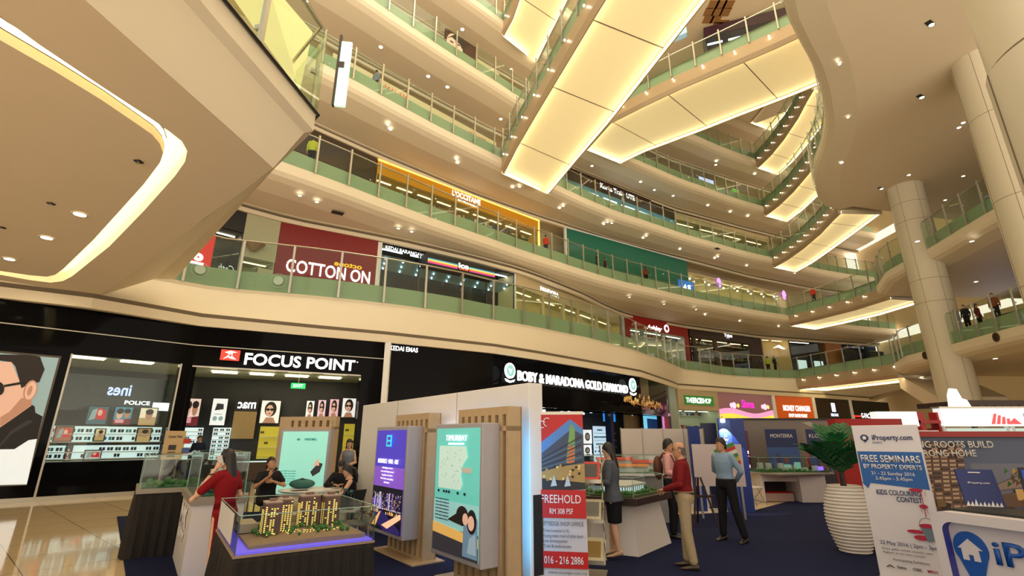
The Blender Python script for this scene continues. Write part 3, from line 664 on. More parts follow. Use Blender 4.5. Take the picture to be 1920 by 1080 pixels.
for (x, y) in [(-4.2, 24.5), (-3.2, 23.6), (-2.8, 25.5), (-1.6, 25), (-1.4, 27), (0, 26.8), (.2, 28.6), (1.6, 28.2), (1.8, 30.5), (3.4, 30.2), (3.2, 32.4), (5, 32), (4.8, 34.2), (6.6, 33.8), (6.6, 36.2), (8.4, 35.6)]:
    l = MB(); l.lathe([(.09, 3.30), (.1, 3.34)], COOL, 10, (x + 5.3, y - 21.2)); l.build('ceiling_lamp', t)
def seg_text(fr, par, s, px0, py0, px1, py1, h, mat, bold=.0, dep=-.05, **k):
    a, c = fr.uv(px0, py0, dep), fr.uv(px1, py1, dep); return a, c
FB = Fr((1.0, 25.75), (8.4, 33.5))
tt = FB.thing('shop_sign', 'lit white letters BOBY & MARADONA GOLD DIAMOND with round emblems', 'sign', None, 0, -.5, 0)
a, c = FB.uv(972, 712, -.5), FB.uv(1178, 731, -.5); hh = FB.uv(972, 690, -.5)[1] - a[1]
text('BOBY & MARADONA GOLD DIAMOND', tt, SIGNWHITE, a[0], .08, a[1] - .02, w=c[0] - a[0], h=hh * .85, bold=.008, ext=.08)
for px, py, r in ((957, 695, .36), (1187, 722, .42)):
    q = FB.uv(px, py, -.5); b = MB(); b.front(ellpts(q[0], q[1], r, r * 1.05, 24), .0, .06, E_('emblem pale', (225, 240, 240), 2.0)); b.build('emblem', tt)
    b = MB(); b.front(ellpts(q[0], q[1], r * .72, r * .76, 24), -.01, .02, E_('emblem teal', (130, 190, 185), 1.2)); b.front([(q[0] - r * .35, q[1] + r * .3), (q[0], q[1] - r * .45), (q[0] + r * .35, q[1] + r * .3), (q[0], q[1] + r * .1)], -.025, .02, SIGNWHITE); b.build('emblem_face', tt)
    b = MB(); b.front([(q[0] - r * .95, q[1] - r * 1.1), (q[0], q[1] - r * 1.35), (q[0] + r * .95, q[1] - r * 1.1), (q[0] + r * .7, q[1] - r * 1.45), (q[0], q[1] - r * 1.6), (q[0] - r * .7, q[1] - r * 1.45)], .0, .06, SIGNWHITE); b.build('ribbon', tt)
b = MB(); b.box(-.2, FB.L, .08, .1, a[1] - .1, a[1] - .06, BLACK); b.build('rail', tt)
FK = Fr((-5.3, 21.2), (-3.9, 22.1)); q = FK.uv(731, 648, -.04)
tt = FK.thing('shop_sign', 'small white words KEDAI EMAS at the left end of the jewellery shop board', 'sign', None, 0, -.04, 0); text('KEDAI EMAS', tt, SIGNWHITE, q[0], 0, 5.42, w=1.3, h=.2, bold=.01, ext=.02)
q = FB.uv(1016, 772, 1.5); tt = FB.thing('shop_sign', 'white crest with letters HOT inside the dark jewellery shop', 'sign', None, 0, 1.5, 0); text('HOT', tt, SIGNWHITE, q[0] + .4, 0, q[1] - .45, w=.95, h=.42, bold=.01); b = MB(); b.front(ellpts(q[0] + .1, q[1] + .3, .28, .42, 16), 0, .05, SIGNWHITE); b.build('crest', tt)
def screen(fr, x0, y0, x1, y1, dep, rgb, label, e=1.3, extra=None):
    r = fr.rect(x0, y0, x1, y1, dep); t = fr.thing('advert_screen', label, 'screen', None, r[0], dep, r[2]); w, h = r[1] - r[0], r[3] - r[2]
    b = MB(); b.box(-.04, w + .04, .0, .08, -.04, h + .04, BLACK); b.build('frame', t)
    f = [(rc(0, w, 0, h), E_('screen %d %d %d' % rgb, rgb, e))]
    if extra: f += [([(w * x, h * y) for x, y in p], m) for p, m in extra]
    layer(t, 'display', f, -.002); return t
screen(FB, 1131, 790, 1153, 768, 2.5, (40, 130, 215), 'small blue screen in the dark jewellery shop')
for i, x in enumerate((1094, 1094)): screen(FB, x, (832, 855)[i], x + 15, (806, 834)[i], 3, (235, 240, 240), ['upper white picture in the jewellery shop', 'lower white picture in the jewellery shop'][i], 1.0, [(ellpts(.5, .5, .3, .3, 12), GM[3]), (ellpts(.5, .5, .2, .2, 12), GM[5])])
rack(FB, 1116, 880, 1150, 800, 2.8, 6, 'bright lit jewellery cabinet left of the blue pillar', E_('cool lit back', (190, 220, 240), 1.0), .2, .6, 'display_cabinet')
tt = FB.thing('shop_pillar', 'dark blue gloss pillar at the jewellery entrance', 'pillar', None, FB.uv(1155, 830)[0], .3, 0); b = MB(); b.box(0, .35, 0, .4, 0, 3.4, M('navy gloss', (.01, .02, .08), .1)); b.build('shaft', tt); b = MB(); b.box(-.03, .38, -.03, .43, 0, .15, STEEL); b.build('base', tt)
FC = Fr((8.63, 33.6), (13.3, 41.2))
t = FC.thing('shopfront', 'dark bronze end bay of the jewellery shop with gold garland', 'shop'); BRZ = M('bronze mirror', (.10, .07, .04), .12, .6)
b = MB(); b.box(0, FC.L * .78, -.05, .2, 3.6, 5.75, BRZ); b.build('sign_board', t); b = MB(); b.box(FC.L * .78, FC.L, -.15, .3, 0, 5.75, M('pale blue pillar', srgb(160, 180, 176), .4)); b.build('pillar', t)
b = MB(); b.box(0, FC.L * .78, 1.2, 1.3, 0, 3.6, M('taupe shop wall', srgb(120, 105, 80), .5)); b.build('back_wall', t)
GOLD = M('gold leaf', (.75, .5, .16), .25, .9)
tt = FC.thing('garland', 'gold leaf garland hung on the bronze board of the jewellery shop', 'garland', None, 0, -.1, 0); random.seed(3)
b = MB(); a0_ = FC.uv(1168, 759)[0]; a1_ = FC.uv(1236, 757)[0]; zg_ = FC.uv(1200, 757)[1]
for k in range(26):
    x = a0_ + (a1_ - a0_) * k / 25; zz = zg_ + .12 * math.sin(k * .9) + (.4 - abs(k - 12.5) * .03) * (k % 3 == 0)
    b.front([(x - .16, zz - .05), (x + .05, zz - .14), (x + .2, zz + .12), (x + .02, zz + .2)], -.06 - .02 * (k % 4), .05, GOLD)
b.build('leaves', tt); b = MB(); b.tube([(a0_, 0, zg_), ((a0_ + a1_) / 2, -.02, zg_ - .12), (a1_, 0, zg_)], .05, GOLD, 6); b.build('stem', tt)
screen(FC, 1208, 812, 1236, 762, .8, (110, 195, 230), 'tall pale blue screen at the end of the jewellery shop', 1.2, [([(.2, .05), (.8, .05), (.8, .5), (.2, .5)], E_('screen navy', (30, 60, 110), .6))])
screen(FC, 1243, 806, 1258, 757, .0, (190, 120, 190), 'narrow pink and orange poster screen beside pale pillar', 1.1, [(ellpts(.5, .72, .4, .15, 12), E_('glow orange', (250, 170, 90), 1.2)), ([(.2, .05), (.8, .05), (.8, .5), (.2, .5)], E_('wine red', (120, 30, 60), .6))])
# ---------------------------------------------------------------- ground floor: far row
def front_unit(a, c, zsoff): return Fr(a, c)
FF = Fr((13.8, 41.9), (18.2, 44.5)); FS = Fr((18.2, 44.5), (25.2, 48.6)); FM = Fr((25.2, 48.6), (30.6, 51.2)); FD = Fr((30.6, 51.2), (36.5, 54.5)); FG = Fr((36.5, 54.5), (44, 59))
CB = M('beige shop facade', srgb(196, 178, 142), .5)
t = shopbox(FF, 0, FF.L, 0, 5.75, 2.2, M('pale green wall', srgb(215, 228, 210), .5), 'beige cosmetics shopfront with green THEFACESHOP sign', header=(1.7, CB), goods=(4, GM, WHITE), nl=3)
q0, q1 = FF.uv(1284, 758, -.1), FF.uv(1338, 757, -.1); qh = FF.uv(1284, 741, -.1)[1]
b = MB(); b.box(q0[0], q1[0], -.14, -.06, q0[1], qh, E_('sign green', (40, 110, 40), .9)); b.build('sign_panel', t)
text('THE', t, SIGNWHITE, q0[0] + .15, -.15, q0[1] + .16, w=(q1[0] - q0[0]) * .23, h=(qh - q0[1]) * .55, bold=.01); text('FACE', t, SIGNWHITE, q0[0] + .15 + (q1[0] - q0[0]) * .235, -.15, q0[1] + .16, w=(q1[0] - q0[0]) * .29, h=(qh - q0[1]) * .55, bold=.05); text('SHOP', t, SIGNWHITE, q0[0] + .15 + (q1[0] - q0[0]) * .53, -.15, q0[1] + .16, w=(q1[0] - q0[0]) * .33, h=(qh - q0[1]) * .55, bold=.01)
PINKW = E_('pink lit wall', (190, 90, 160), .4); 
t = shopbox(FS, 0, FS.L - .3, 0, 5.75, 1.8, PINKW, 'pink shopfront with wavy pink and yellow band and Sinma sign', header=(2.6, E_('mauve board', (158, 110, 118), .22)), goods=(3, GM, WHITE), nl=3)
W_ = FS.L - .3; wav = lambda zz, a, ph: [(W_ * k / 24, zz + a * math.sin(k / 24 * 7 + ph)) for k in range(25)]
layer(t, 'wave_band', [(wav(3.5, .18, .3) + wav(4.15, .2, .3)[::-1], E_('band pink', (245, 165, 215), .9)), (wav(3.3, .18, .3) + wav(3.72, .18, .3)[::-1], E_('band yellow', (255, 225, 80), .95))], -.07, .03)
text('Sinma', t, E_('sign magenta', (225, 40, 190), 1.6), W_ * .52, -.08, 4.45, w=W_ * .24, h=.7, bold=.02, align='CENTER', shear=.2)
for x, s_ in ((.22, 1), (.27, 1.3), (.34, .8), (.8, .9), (.85, 1.3), (.91, .8)): b = MB(); b.front(ellpts(W_ * x, 4.6, .2 * s_, .22 * s_, 12), -.1, .04, E_('flower lit %d' % (s_ * 10), (255, 190, 225) if s_ != .8 else (255, 225, 90), 1.5)); b.build('flower_mark', t)
for x, r_ in ((.18, .34), (.4, .38), (.62, .45), (.86, .4)): b = MB(); b.front(ellpts(W_ * x, 2.55, r_, r_, 18), 1.65, .04, E_('disc pale', (235, 190, 225), .9)); b.front(ellpts(W_ * x, 2.55, r_ * .6, r_ * .6, 18), 1.62, .04, PINKW); b.build('round_decor', t)
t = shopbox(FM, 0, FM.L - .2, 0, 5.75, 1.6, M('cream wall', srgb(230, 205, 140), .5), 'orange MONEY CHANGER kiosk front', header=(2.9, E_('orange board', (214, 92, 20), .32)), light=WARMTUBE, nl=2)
text('MONEY CHANGER', t, SIGNWHITE, FM.L * .55, -.08, 4.35, w=FM.L * .68, h=.5, bold=.03, align='CENTER'); text('SPOT RATE POINT', t, SIGNWHITE, FM.L * .55, -.08, 3.75, w=FM.L * .46, h=.3, bold=.03, align='CENTER')
for x in (.0, FM.L - .9): b = MB(); b.box(x, x + .75, -.06, .05, 0, 2.9, E_('orange board', (214, 92, 20), .32)); b.build('side_panel', t)
t = shopbox(FD, 0, FD.L - .2, 0, 5.75, 1.6, DARKSHOP, 'dark brown shopfront with small white square logo', header=(2.6, M('dark brown board', (.03, .02, .015), .3)), goods=(3, GM, COUNT), nl=3, light=WARMTUBE)
b = MB(); b.front(rc(FD.L * .46, FD.L * .56, 4.4, 5.3), -.08, .04, E_('logo ice', (215, 230, 255), 2)); b.build('logo', t); text('BRONX', t, E_('logo ice', (215, 230, 255), 2), FD.L * .51, -.08, 3.95, w=FD.L * .2, h=.28, align='CENTER', bold=.02)
t = shopbox(FG, 0, FG.L, 0, 5.75, 1.6, DARKSHOP, 'black shopfront with red line and G-FACTORY letters', header=(2.6, BLACK), goods=(2, GM, COUNT), nl=3)
text('G-FACTORY', t, SIGNWHITE, FG.L * .42, -.08, 3.9, w=FG.L * .4, h=.5, bold=.015, align='CENTER'); b = MB(); b.box(.3, FG.L * .22, -.1, -.06, 4.0, 4.12, E_('red neon', (255, 40, 40), 3)); b.box(.3, .42, -.1, -.06, 2.6, 4.1, E_('red neon', (255, 40, 40), 3)); b.build('neon_line', t)
for fr in (FS, FM, FD): b = MB(); q = fr.at(fr.L - .12, -.1); b.box(q[0] - .15, q[0] + .15, q[1] - .15, q[1] + .15, 0, 5.75, WHITE); struct('trim_3', b)
# ================================================================ UPPER GALLERY SHOPS
def poly_frame(line, p0, p1, out=0.):
    """upright frame between the two places where sight rays p0, p1 meet an upright polyline (plan)"""
    def hit(p):
        r = ray(*p); best = None
        for a, b in zip(line[:-1], line[1:]):
            a, b = Vector(a), Vector(b); d = b - a; rd = Vector((r.x, r.y)); det = rd.x * (-d.y) + d.x * rd.y
            if abs(det) < 1e-9: continue
            t = (a.x * (-d.y) + d.x * a.y) / det; w = rd.x * a.y - rd.y * a.x; w = (rd * t - a).dot(d) / d.length_squared
            if t > 0 and -1e-6 <= w <= 1 + 1e-6 and (best is None or t < best): best = t
        return (r.x * best, r.y * best)
    f = Fr(hit(p0), hit(p1)); f.A = f.A - f.n * out; return f
Z1, T1 = ZG[1] + FL, ZG[2] - 1.06; Z2, T2 = ZG[2] + FL, ZG[3] - 1.06; Z3, T3 = ZG[3] + FL, ZG[4] - 1.06; Z4, T4 = ZG[4] + FL, ZG[5] - 1.06
BEIGE = M('beige shop wall', srgb(200, 182, 142), .5); SAGE = M('sage wall', srgb(178, 178, 146), .6); PALEBLUE = M('pale blue shop wall', srgb(150, 178, 184), .5); WARMW = M('warm shop wall', srgb(225, 205, 150), .5)
REDB = M('deep red board', srgb(128, 12, 8), .4, var=.02); TEAL = M('teal hoarding', srgb(14, 108, 88), .5, var=.03); BROWNB = M('dark brown cladding', srgb(52, 28, 18), .4)
def plain(fr, u0, u1, z0, z1, mat, label, nm='wall_cladding', cat='wall cladding', d=.35):
    t = fr.thing(nm, label, cat, None, u0, 0, z0); b = MB(); b.box(0, u1 - u0, -.02, d, 0, z1 - z0, mat); b.build('board', t); return t
# header cornice with the dark slot along the shop tops
for line, zt, inset in ((SH1, T1, -.25), (SH2, T2, -.25), (SH3, T3, -.15), (SH3, T4, -.15)):
    c = smooth(dense(line, 2.5), 1); mb = MB(); a = off(c, inset, 1); b_ = off(c, inset + .14, 1)
    mb.rings([z(a, zt + .03), z(a, zt - .03), z(b_, zt - .05)], CREAM, cap=False, closed=False); mb.rings([z(b_, zt - .04), z(b_, zt - .2)], GROOVE, cap=False, closed=False); mb.rings([z(off(c, inset + .05, 1), zt - .2), z(off(c, inset + .05, 1), zt - .42), z(off(c, .05, 1), zt - .42)], CREAM, cap=False, closed=False)
    struct('trim_4', mb)
hT = T1 - .42
# -- lowest gallery, left to right
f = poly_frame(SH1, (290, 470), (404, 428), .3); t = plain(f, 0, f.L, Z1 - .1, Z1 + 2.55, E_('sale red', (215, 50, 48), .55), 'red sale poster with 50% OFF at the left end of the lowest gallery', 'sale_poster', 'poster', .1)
text('50%', t, SIGNWHITE, f.L - .35, -.03, 1.3, w=1.9, h=.75, align='RIGHT', bold=.03); text('OFF', t, SIGNWHITE, f.L - .3, -.03, .35, w=2.3, h=.85, align='RIGHT', bold=.03)
f2 = poly_frame(SH1, (404, 428), (461, 413)); t = shopbox(f2, 0, f2.L, Z1, hT, 1.6, DARKSHOP, 'dark shop window with reversed cursive lettering beside the sale poster', header=(1.1, BLACK), nl=1)
text('Cath', t, E_('soft white letters', (220, 220, 215), .9), f2.L * .95, .3, 1.1, w=f2.L * .55, h=.4, mirror=True, shear=.3)
f3 = poly_frame(SH1, (461, 413), (526, 420)); t = shopbox(f3, 0, f3.L, Z1, hT, 1.6, SAGE, 'sage green shop pier with a low lit clothes window', header=(2.3, SAGE), nl=1, light=WARMTUBE)
b = MB(); 
for k in range(7): b.box(.2 + k * .11, .27 + k * .11, .5, .8, .15, 1.0 + .1 * (k % 3), GM[k % 7])
b.build('hanging_clothes', t); b = MB(); b.box(f3.L * .55, f3.L, -.02, .1, 0, 1.6, SAGE); b.build('side_panel', t)
b = MB(); b.rings([[(f3.L * .3 + .55 * math.cos(a), -.3 + .22 * math.sin(a), 2.75) for a in [k * PI / 6 for k in range(12)]], [(f3.L * .3 + .12 * math.cos(a), -.3 + .06 * math.sin(a), 2.3) for a in [k * PI / 6 for k in range(12)]]], M('bronze shade', srgb(130, 100, 60), .4)); tag(b.build('wall_lamp'), 'bronze cone wall lamp on the sage shop pier', 'lamp').location = f3.at(0, 0, Z1); bpy.data.objects['wall_lamp'].rotation_euler = (0, 0, f3.rz)
f = poly_frame(SH1, (526, 426), (712, 454)); t = shopbox(f, 0, f.L, Z1 - .05, hT, 1.6, REDB, 'deep red clothing shopfront with COTTON ON in white letters', header=(1.7, REDB), nl=1, glass=False)
b = MB(); b.box(0, f.L, -.06, .02, 0, hT - Z1 - 1.65, REDB); b.build('lower_board', t)
a, c = f.uv(535, 508, -.1), f.uv(693, 527, -.1); hh = f.uv(535, 484, -.1)[1] - a[1]
text('COTTON ON', t, SIGNWHITE, a[0], -.08, a[1] - Z1 + .05, w=c[0] - a[0], h=hh, bold=.008, ext=.06); b = MB(); b.box(f.L - .1, f.L + .08, -.12, .1, 0, hT - Z1, WHITE); b.build('edge_post', t)
q = f.uv(627, 492, -.08); text('octone', t, E_('sign yellow', (250, 190, 40), 1.2), q[0] + 1.5, -.07, q[1] - Z1 - .1, w=1.5, h=.28, mirror=True, bold=.02)
f = poly_frame(SH1, (714, 456), (967, 516)); t = shopbox(f, 0, f.L, Z1, hT, 1.7, M('dark slate wall', srgb(26, 34, 40), .3), 'glass fronted watch shop with dark slate interior and pale blue ceiling', header=None, nl=5, light=COOL)
b = MB(); b.poly([(.1, .1, hT - Z1 - .7), (f.L - .1, .1, hT - Z1 - .7), (f.L - .1, 1.6, hT - Z1 - 1.1), (.1, 1.6, hT - Z1 - 1.1)], PALEBLUE); b.build('inner_ceiling', t)
for k in range(9):
    for m_ in range(3): b = MB(); x, y = .5 + k * (f.L - 1) / 8 + .12 * m_, .35 + .5 * m_; b.lathe([(.05, hT - Z1 - .76 - y * .27), (.05, hT - Z1 - .72 - y * .27)], COOL, 8, (x, y)); b.build('ceiling_lamp', t)
for x in (.02, f.L * .25, f.L * .75, f.L - .1): b = MB(); b.box(x, x + .08, -.04, .05, 0, hT - Z1, WHITE if x < .1 or x > f.L - .2 else DARKSTEEL); b.build('mullion', t)
text('KEDAI BARANGAN', t, SIGNWHITE, .3, -.02, hT - Z1 - .35, w=2.4, h=.22, name='small_lettering')
for x in (.9, f.L * .85): b = MB(); b.box(x, x + .7, .9, 1.3, 0, .9, M('pale counter', srgb(150, 170, 170), .4)); b.build('counter', t)
fi = poly_frame(SH1, (788, 470), (915, 497), .9); r = fi.rect(788, 500, 915, 484); a0_, a1_ = fi.uv(788, 494), fi.uv(788, 470)
t = fi.thing('shop_sign', 'black box sign with rainbow stripes and white word ice', 'sign', None, 0, 0, a0_[1]); hI = a1_[1] - a0_[1]
b = MB(); b.box(0, fi.L, 0, .8, 0, hI, BLACK); b.build('box', t, bevel=.03)
for k, cc in enumerate(((60, 150, 170), (240, 215, 120), (235, 130, 60), (215, 60, 150))): b = MB(); b.box(.1, fi.L - .05, -.012, 0, hI * (.52 - .1 * k), hI * (.6 - .1 * k), E_('stripe %d' % k, cc, 1.1)); b.build('stripe', t)
b = MB(); b.box(fi.L * .43, fi.L * .6, -.016, 0, hI * .18, hI * .82, BLACK); b.build('name_patch', t); text('ice', t, SIGNWHITE, fi.L * .515, -.03, hI * .36, w=fi.L * .15, h=hI * .4, align='CENTER', bold=.04); text('WATCH', t, E_('sign orange', (240, 110, 50), 1.4), fi.L * .515, -.03, hI * .2, w=fi.L * .13, h=hI * .11, align='CENTER', bold=.03)
f = poly_frame(SH1, (967, 516), (1160, 592)); t = shopbox(f, 0, f.L, Z1, hT + .2, 1.6, WARMW, 'cream lit shopfront with small white Pandora sign', header=(1.15, BEIGE), nl=5, light=WARMTUBE)
q0, q1 = f.uv(1014, 545, -.1), f.uv(1048, 552, -.1); text('PANDORA', t, SIGNWHITE, q0[0], -.08, q0[1] - Z1, w=q1[0] - q0[0], h=.35, bold=.03)
for x in (.2, .38, .52, .72, .86): b = MB(); b.box(f.L * x, f.L * x + .3, -.03, .2, 0, hT - Z1 - .95, BEIGE); b.build('pier', t)
for x in (.63, .70): b = MB(); b.box(f.L * x, f.L * x + 1.1, .25, .3, .1, 2.1, E_('white lit panel', (225, 238, 245), 1.0)); b.build('lit_panel', t)
f = poly_frame(SH1, (1171, 594), (1288, 611)); t = shopbox(f, 0, f.L, Z1, hT + .3, 1.6, M('white shop wall', srgb(225, 225, 215), .5), 'red framed children shopfront with white script sign', header=(1.25, M('sign red board', srgb(160, 18, 16), .4)), nl=3, goods=(2, GM, WHITE))
q0, q1 = f.uv(1213, 616, -.1), f.uv(1242, 620, -.1); text('Ashley', t, SIGNWHITE, q0[0], -.08, q0[1] - Z1, w=q1[0] - q0[0], h=.42, bold=.03, shear=.25); b = MB(); b.front(ellpts(q1[0] + .7, q1[1] - Z1 + .3, .36, .4, 16), -.1, .05, SIGNWHITE); b.build('emblem', t); b = MB(); b.front(ellpts(q1[0] + .7, q1[1] - Z1 + .3, .2, .22, 12), -.12, .05, M('sign red board', srgb(160, 18, 16), .4)); b.build('emblem_ring', t)
for x in (0, f.L - .6): b = MB(); b.box(x, x + .6, -.05, .05, 0, hT - Z1 - .9, M('sign red board', srgb(160, 18, 16), .4)); b.build('side_panel', t)
f = poly_frame(SH1, (1291, 613), (1424, 631)); t = shopbox(f, 0, f.L, Z1, hT + .3, 1.6, BROWNB, 'dark wood shopfront with small lit Typo sign', header=(1.1, BROWNB), nl=5, light=WARMTUBE, goods=(3, GM, COUNT))
text('Typo', t, SIGNWHITE, f.L * .52, -.08, hT - Z1 - .35, w=1.3, h=.4, align='CENTER', bold=.02)
for x in (.3, f.L * .31, f.L * .82): b = MB(); b.box(x, x + (.5 if x < 6 else 2.0), -.05, .15, 0, hT - Z1 - .8, BROWNB); b.build('pier', t)
b = MB()
for k in range(9): b.box(.7 + .22 * k, .85 + .22 * k, .1, .2, hT - Z1 - .5 - .3 * (k % 2), hT - Z1 - .35 - .3 * (k % 2), WARMTUBE)
b.build('bulb_sign', t)
f = poly_frame(SH1, (1427, 632), (1477, 634)); t = shopbox(f, 0, f.L, Z1, hT + .3, 1.6, M('peach wall', srgb(235, 205, 150), .5), 'bright peach shop window with a white pendant and mannequins', header=(.25, DARKSTEEL), nl=2, light=WARMTUBE)
b = MB(); b.front([(f.L * .55, hT - Z1 - .9), (f.L * .75, hT - Z1 - .5), (f.L * .95, hT - Z1 - .95), (f.L * .75, hT - Z1 - .75)], .4, .3, SIGNWHITE); b.build('pendant', t)
f = poly_frame(SH1, (1478, 634), (1532, 638)); t = shopbox(f, 0, f.L, Z1, hT + .3, 1.6, M('navy shop wall', srgb(20, 34, 48), .4), 'dark navy shop window with two lit white panels', header=(.25, DARKSTEEL), nl=1)
for x in (.22, .8): b = MB(); b.box(f.L * x, f.L * x + 1.3, .1, .2, .1, 2.1, E_('white lit panel', (225, 238, 245), 1.0)); b.build('lit_panel', t)
f = poly_frame(SH1, (1546, 640), (1576, 641)); plain(f, 0, f.L, Z1, hT + .3, M('orange wood', srgb(176, 118, 66), .5), 'orange wood pier between the navy window and the open shop')
f = poly_frame(SH1, (1578, 641), (1640, 645)); t = shopbox(f, 0, f.L, Z1, hT + .3, 1.6, DARKSHOP, 'open dark shop at the right end of the lowest gallery', header=None, nl=4, light=COOL, goods=(2, GM, COUNT), glass=False)
for px, w_, l in ((1585, 2.3, 'black hanging banner, left one of the two above the far right railing'), (1636, 2.9, 'tall black hanging banner, right one of the two above the far right railing')):
    q = f.uv(px, 690, -.8); t = f.thing('banner', l, 'banner', None, q[0], -.8, Z1 + .4); b = MB(); b.box(0, w_ * .8, 0, .04, 0, 3.1, BLACK); b.build('cloth', t); b = MB(); b.tube([(0, .02, 3.12), (w_ * .8, .02, 3.12)], .03, STEEL, 6); b.build('rod', t)
# -- second gallery
hT = T2 - .42
f = poly_frame(SH2, (545, 210), (706, 290)); t = shopbox(f, 0, f.L, Z2, hT, 1.6, WARMW, 'second gallery shop window with dark board and warm lit interior, behind the man in yellow', header=(1.75, M('umber board', srgb(72, 58, 44), .4)), nl=5, light=WARMTUBE)
b = MB(); b.box(.0, f.L * .33, -.03, .0, .9, 2.0, E_('cream lit panel', (240, 230, 190), .7)); b.build('lit_panel', t)
for k in range(6): b = MB(); b.lathe([(.07, 1.25), (.09, 1.33)], LAMP, 8, (f.L * (.4 + .09 * k), .3)); b.build('ceiling_lamp', t)
f = poly_frame(SH2, (709, 292), (1010, 410)); OCH = M('golden ochre board', srgb(214, 150, 30), .4)
t = shopbox(f, 0, f.L, Z2, hT, 1.6, M('honey wall', srgb(200, 160, 80), .5), "golden framed shopfront with L'OCCITANE sign", header=(1.05, OCH), nl=9, light=WARMTUBE, goods=(2, GM, COUNT))
b = MB(); b.box(0, f.L, -.1, -.02, hT - Z2 - .1, hT - Z2 - .02, E_('gold led', (255, 200, 90), 3)); b.build('led_line', t); b = MB(); b.box(f.L - .12, f.L, -.1, 0, 0, hT - Z2, E_('gold led', (255, 200, 90), 3)); b.build('led_line', t)
q0, q1 = f.uv(848, 372, -.1), f.uv(901, 392, -.1); text("L'OCCITANE", t, SIGNWHITE, q0[0], -.08, hT - Z2 - .62, w=q1[0] - q0[0], h=.42, bold=.02); text('EN PROVENCE', t, SIGNWHITE, q0[0] + .5, -.08, hT - Z2 - .92, w=(q1[0] - q0[0]) * .7, h=.16)
q0, q1 = f.uv(797, 380, .1), f.uv(820, 380, .1); b = MB(); b.box(q0[0], q1[0], .08, .14, .1, 2.0, E_('blue lit panel', (60, 110, 215), .7)); b.build('lit_panel', t); b = MB(); b.box(q1[0], q1[0] + 1.6, .02, .1, 0, 2.2, M('amber wood', srgb(150, 98, 46), .5)); b.build('wood_panel', t)
f = poly_frame(SH2, (1057, 432), (1283, 497), .3); t = plain(f, 0, f.L, Z2, T2 - .5, TEAL, 'long teal hoarding on the second gallery', 'hoarding', 'hoarding', .1); b = MB(); b.box(-.15, 0, -.08, .15, 0, T2 - Z2 - .45, WHITE); b.build('edge_post', t); b = MB(); b.box(-.1, f.L, -.08, .15, T2 - Z2 - .5, T2 - Z2 - .4, WHITE); b.build('top_rail', t)
b = MB(); b.box(.2, f.L - 1.5, -.06, -.02, .0, 1.15, M('grey teal board', srgb(112, 116, 98), .5)); b.build('lower_board', t)
f = poly_frame(SH2, (1256, 500), (1284, 507), .9); t = plain(f, 0, f.L, Z2 + .2, Z2 + 1.55, E_('sign azure', (30, 110, 200), .8), 'blue sign reading 4.8 at the right end of the teal hoarding', 'shop_sign', 'sign', .1); text('4.8', t, SIGNWHITE, f.L * .5, -.03, .35, w=f.L * .5, h=.6, align='CENTER', bold=.03)
f = poly_frame(SH2, (1288, 500), (1470, 540)); t = shopbox(f, 0, f.L, Z2, T2 - 1.5, 1.6, WARMW, 'warm lit shop with many small lamps at the far end of the second gallery', header=(.15, BEIGE), nl=6, light=WARMTUBE, goods=(1, GM, COUNT))
for k in range(14): b = MB(); b.lathe([(.09, T2 - Z2 - 2.1), (.1, T2 - Z2 - 1.98)], LAMP, 8, (f.L * (k + .5) / 14, .3 + .5 * (k % 2))); b.build('ceiling_lamp', t)
for px, l in ((1349, 'small purple lit emblem above the far second gallery shop, left'), (1471, 'small purple lit emblem above the far second gallery, right, by corner bridge')):
    ff = poly_frame(SH2, (px - 4, 520), (px + 4, 520), .4); q = ff.uv(px, 530 if px < 1400 else 553); b = MB(); b.front(ellpts(0, 0, .28, .55, 12), 0, .1, E_('purple lit', (205, 140, 255), 2)); o = b.build('lit_emblem'); o.location = ff.at(q[0], 0, q[1]); o.rotation_euler = (0, 0, ff.rz); tag(o, l, 'sign')
# -- third gallery
CU15 = off(CU, 1.7, 1)
f = poly_frame(CU15, (625, 100), (930, 262)); t = plain(f, 0, f.L, Z3, Z3 + 1.7, M('cream hoarding', srgb(222, 208, 170), .5), 'long cream hoarding with red letters on the third gallery', 'hoarding', 'hoarding', .1)
PR = E_('pinkish red letters', (225, 70, 60), .7)
for px, s_ in ((722, 'MALAY'), (880, 'MALAYS')): q = f.uv(px, 160 if px < 800 else 238, -.05); text(s_, t, PR, q[0], -.03, .95, w=1.6, h=.5, bold=.01)
f = poly_frame(SH3, (1060, 325), (1262, 392)); t = shopbox(f, 0, f.L, Z3, T3 - .3, 1.6, M('pale aqua wall', srgb(170, 205, 210), .5), 'third gallery shop with dark board, white sign letters and pale blue counters', header=(1.25, BROWNB), nl=6, light=COOL)
q0, q1 = f.uv(1126, 352, -.1), f.uv(1190, 373, -.1); text('Korea Train  UTE', t, SIGNWHITE, q0[0], -.08, T3 - Z3 - 1.15, w=q1[0] - q0[0], h=.5, bold=.02)
b = MB(); b.box(f.L * .18, f.L * .98, .2, .6, 0, 1.25, E_('aqua lit counter', (150, 205, 225), .8)); b.build('counter', t)
f = poly_frame(SH3, (1266, 400), (1440, 446)); t = shopbox(f, 0, f.L, Z3, T3 - .6, 1.6, BEIGE, 'beige shop with small lamps at the far end of the third gallery', header=(.8, BEIGE), nl=4, light=WARMTUBE, goods=(2, GM, COUNT))
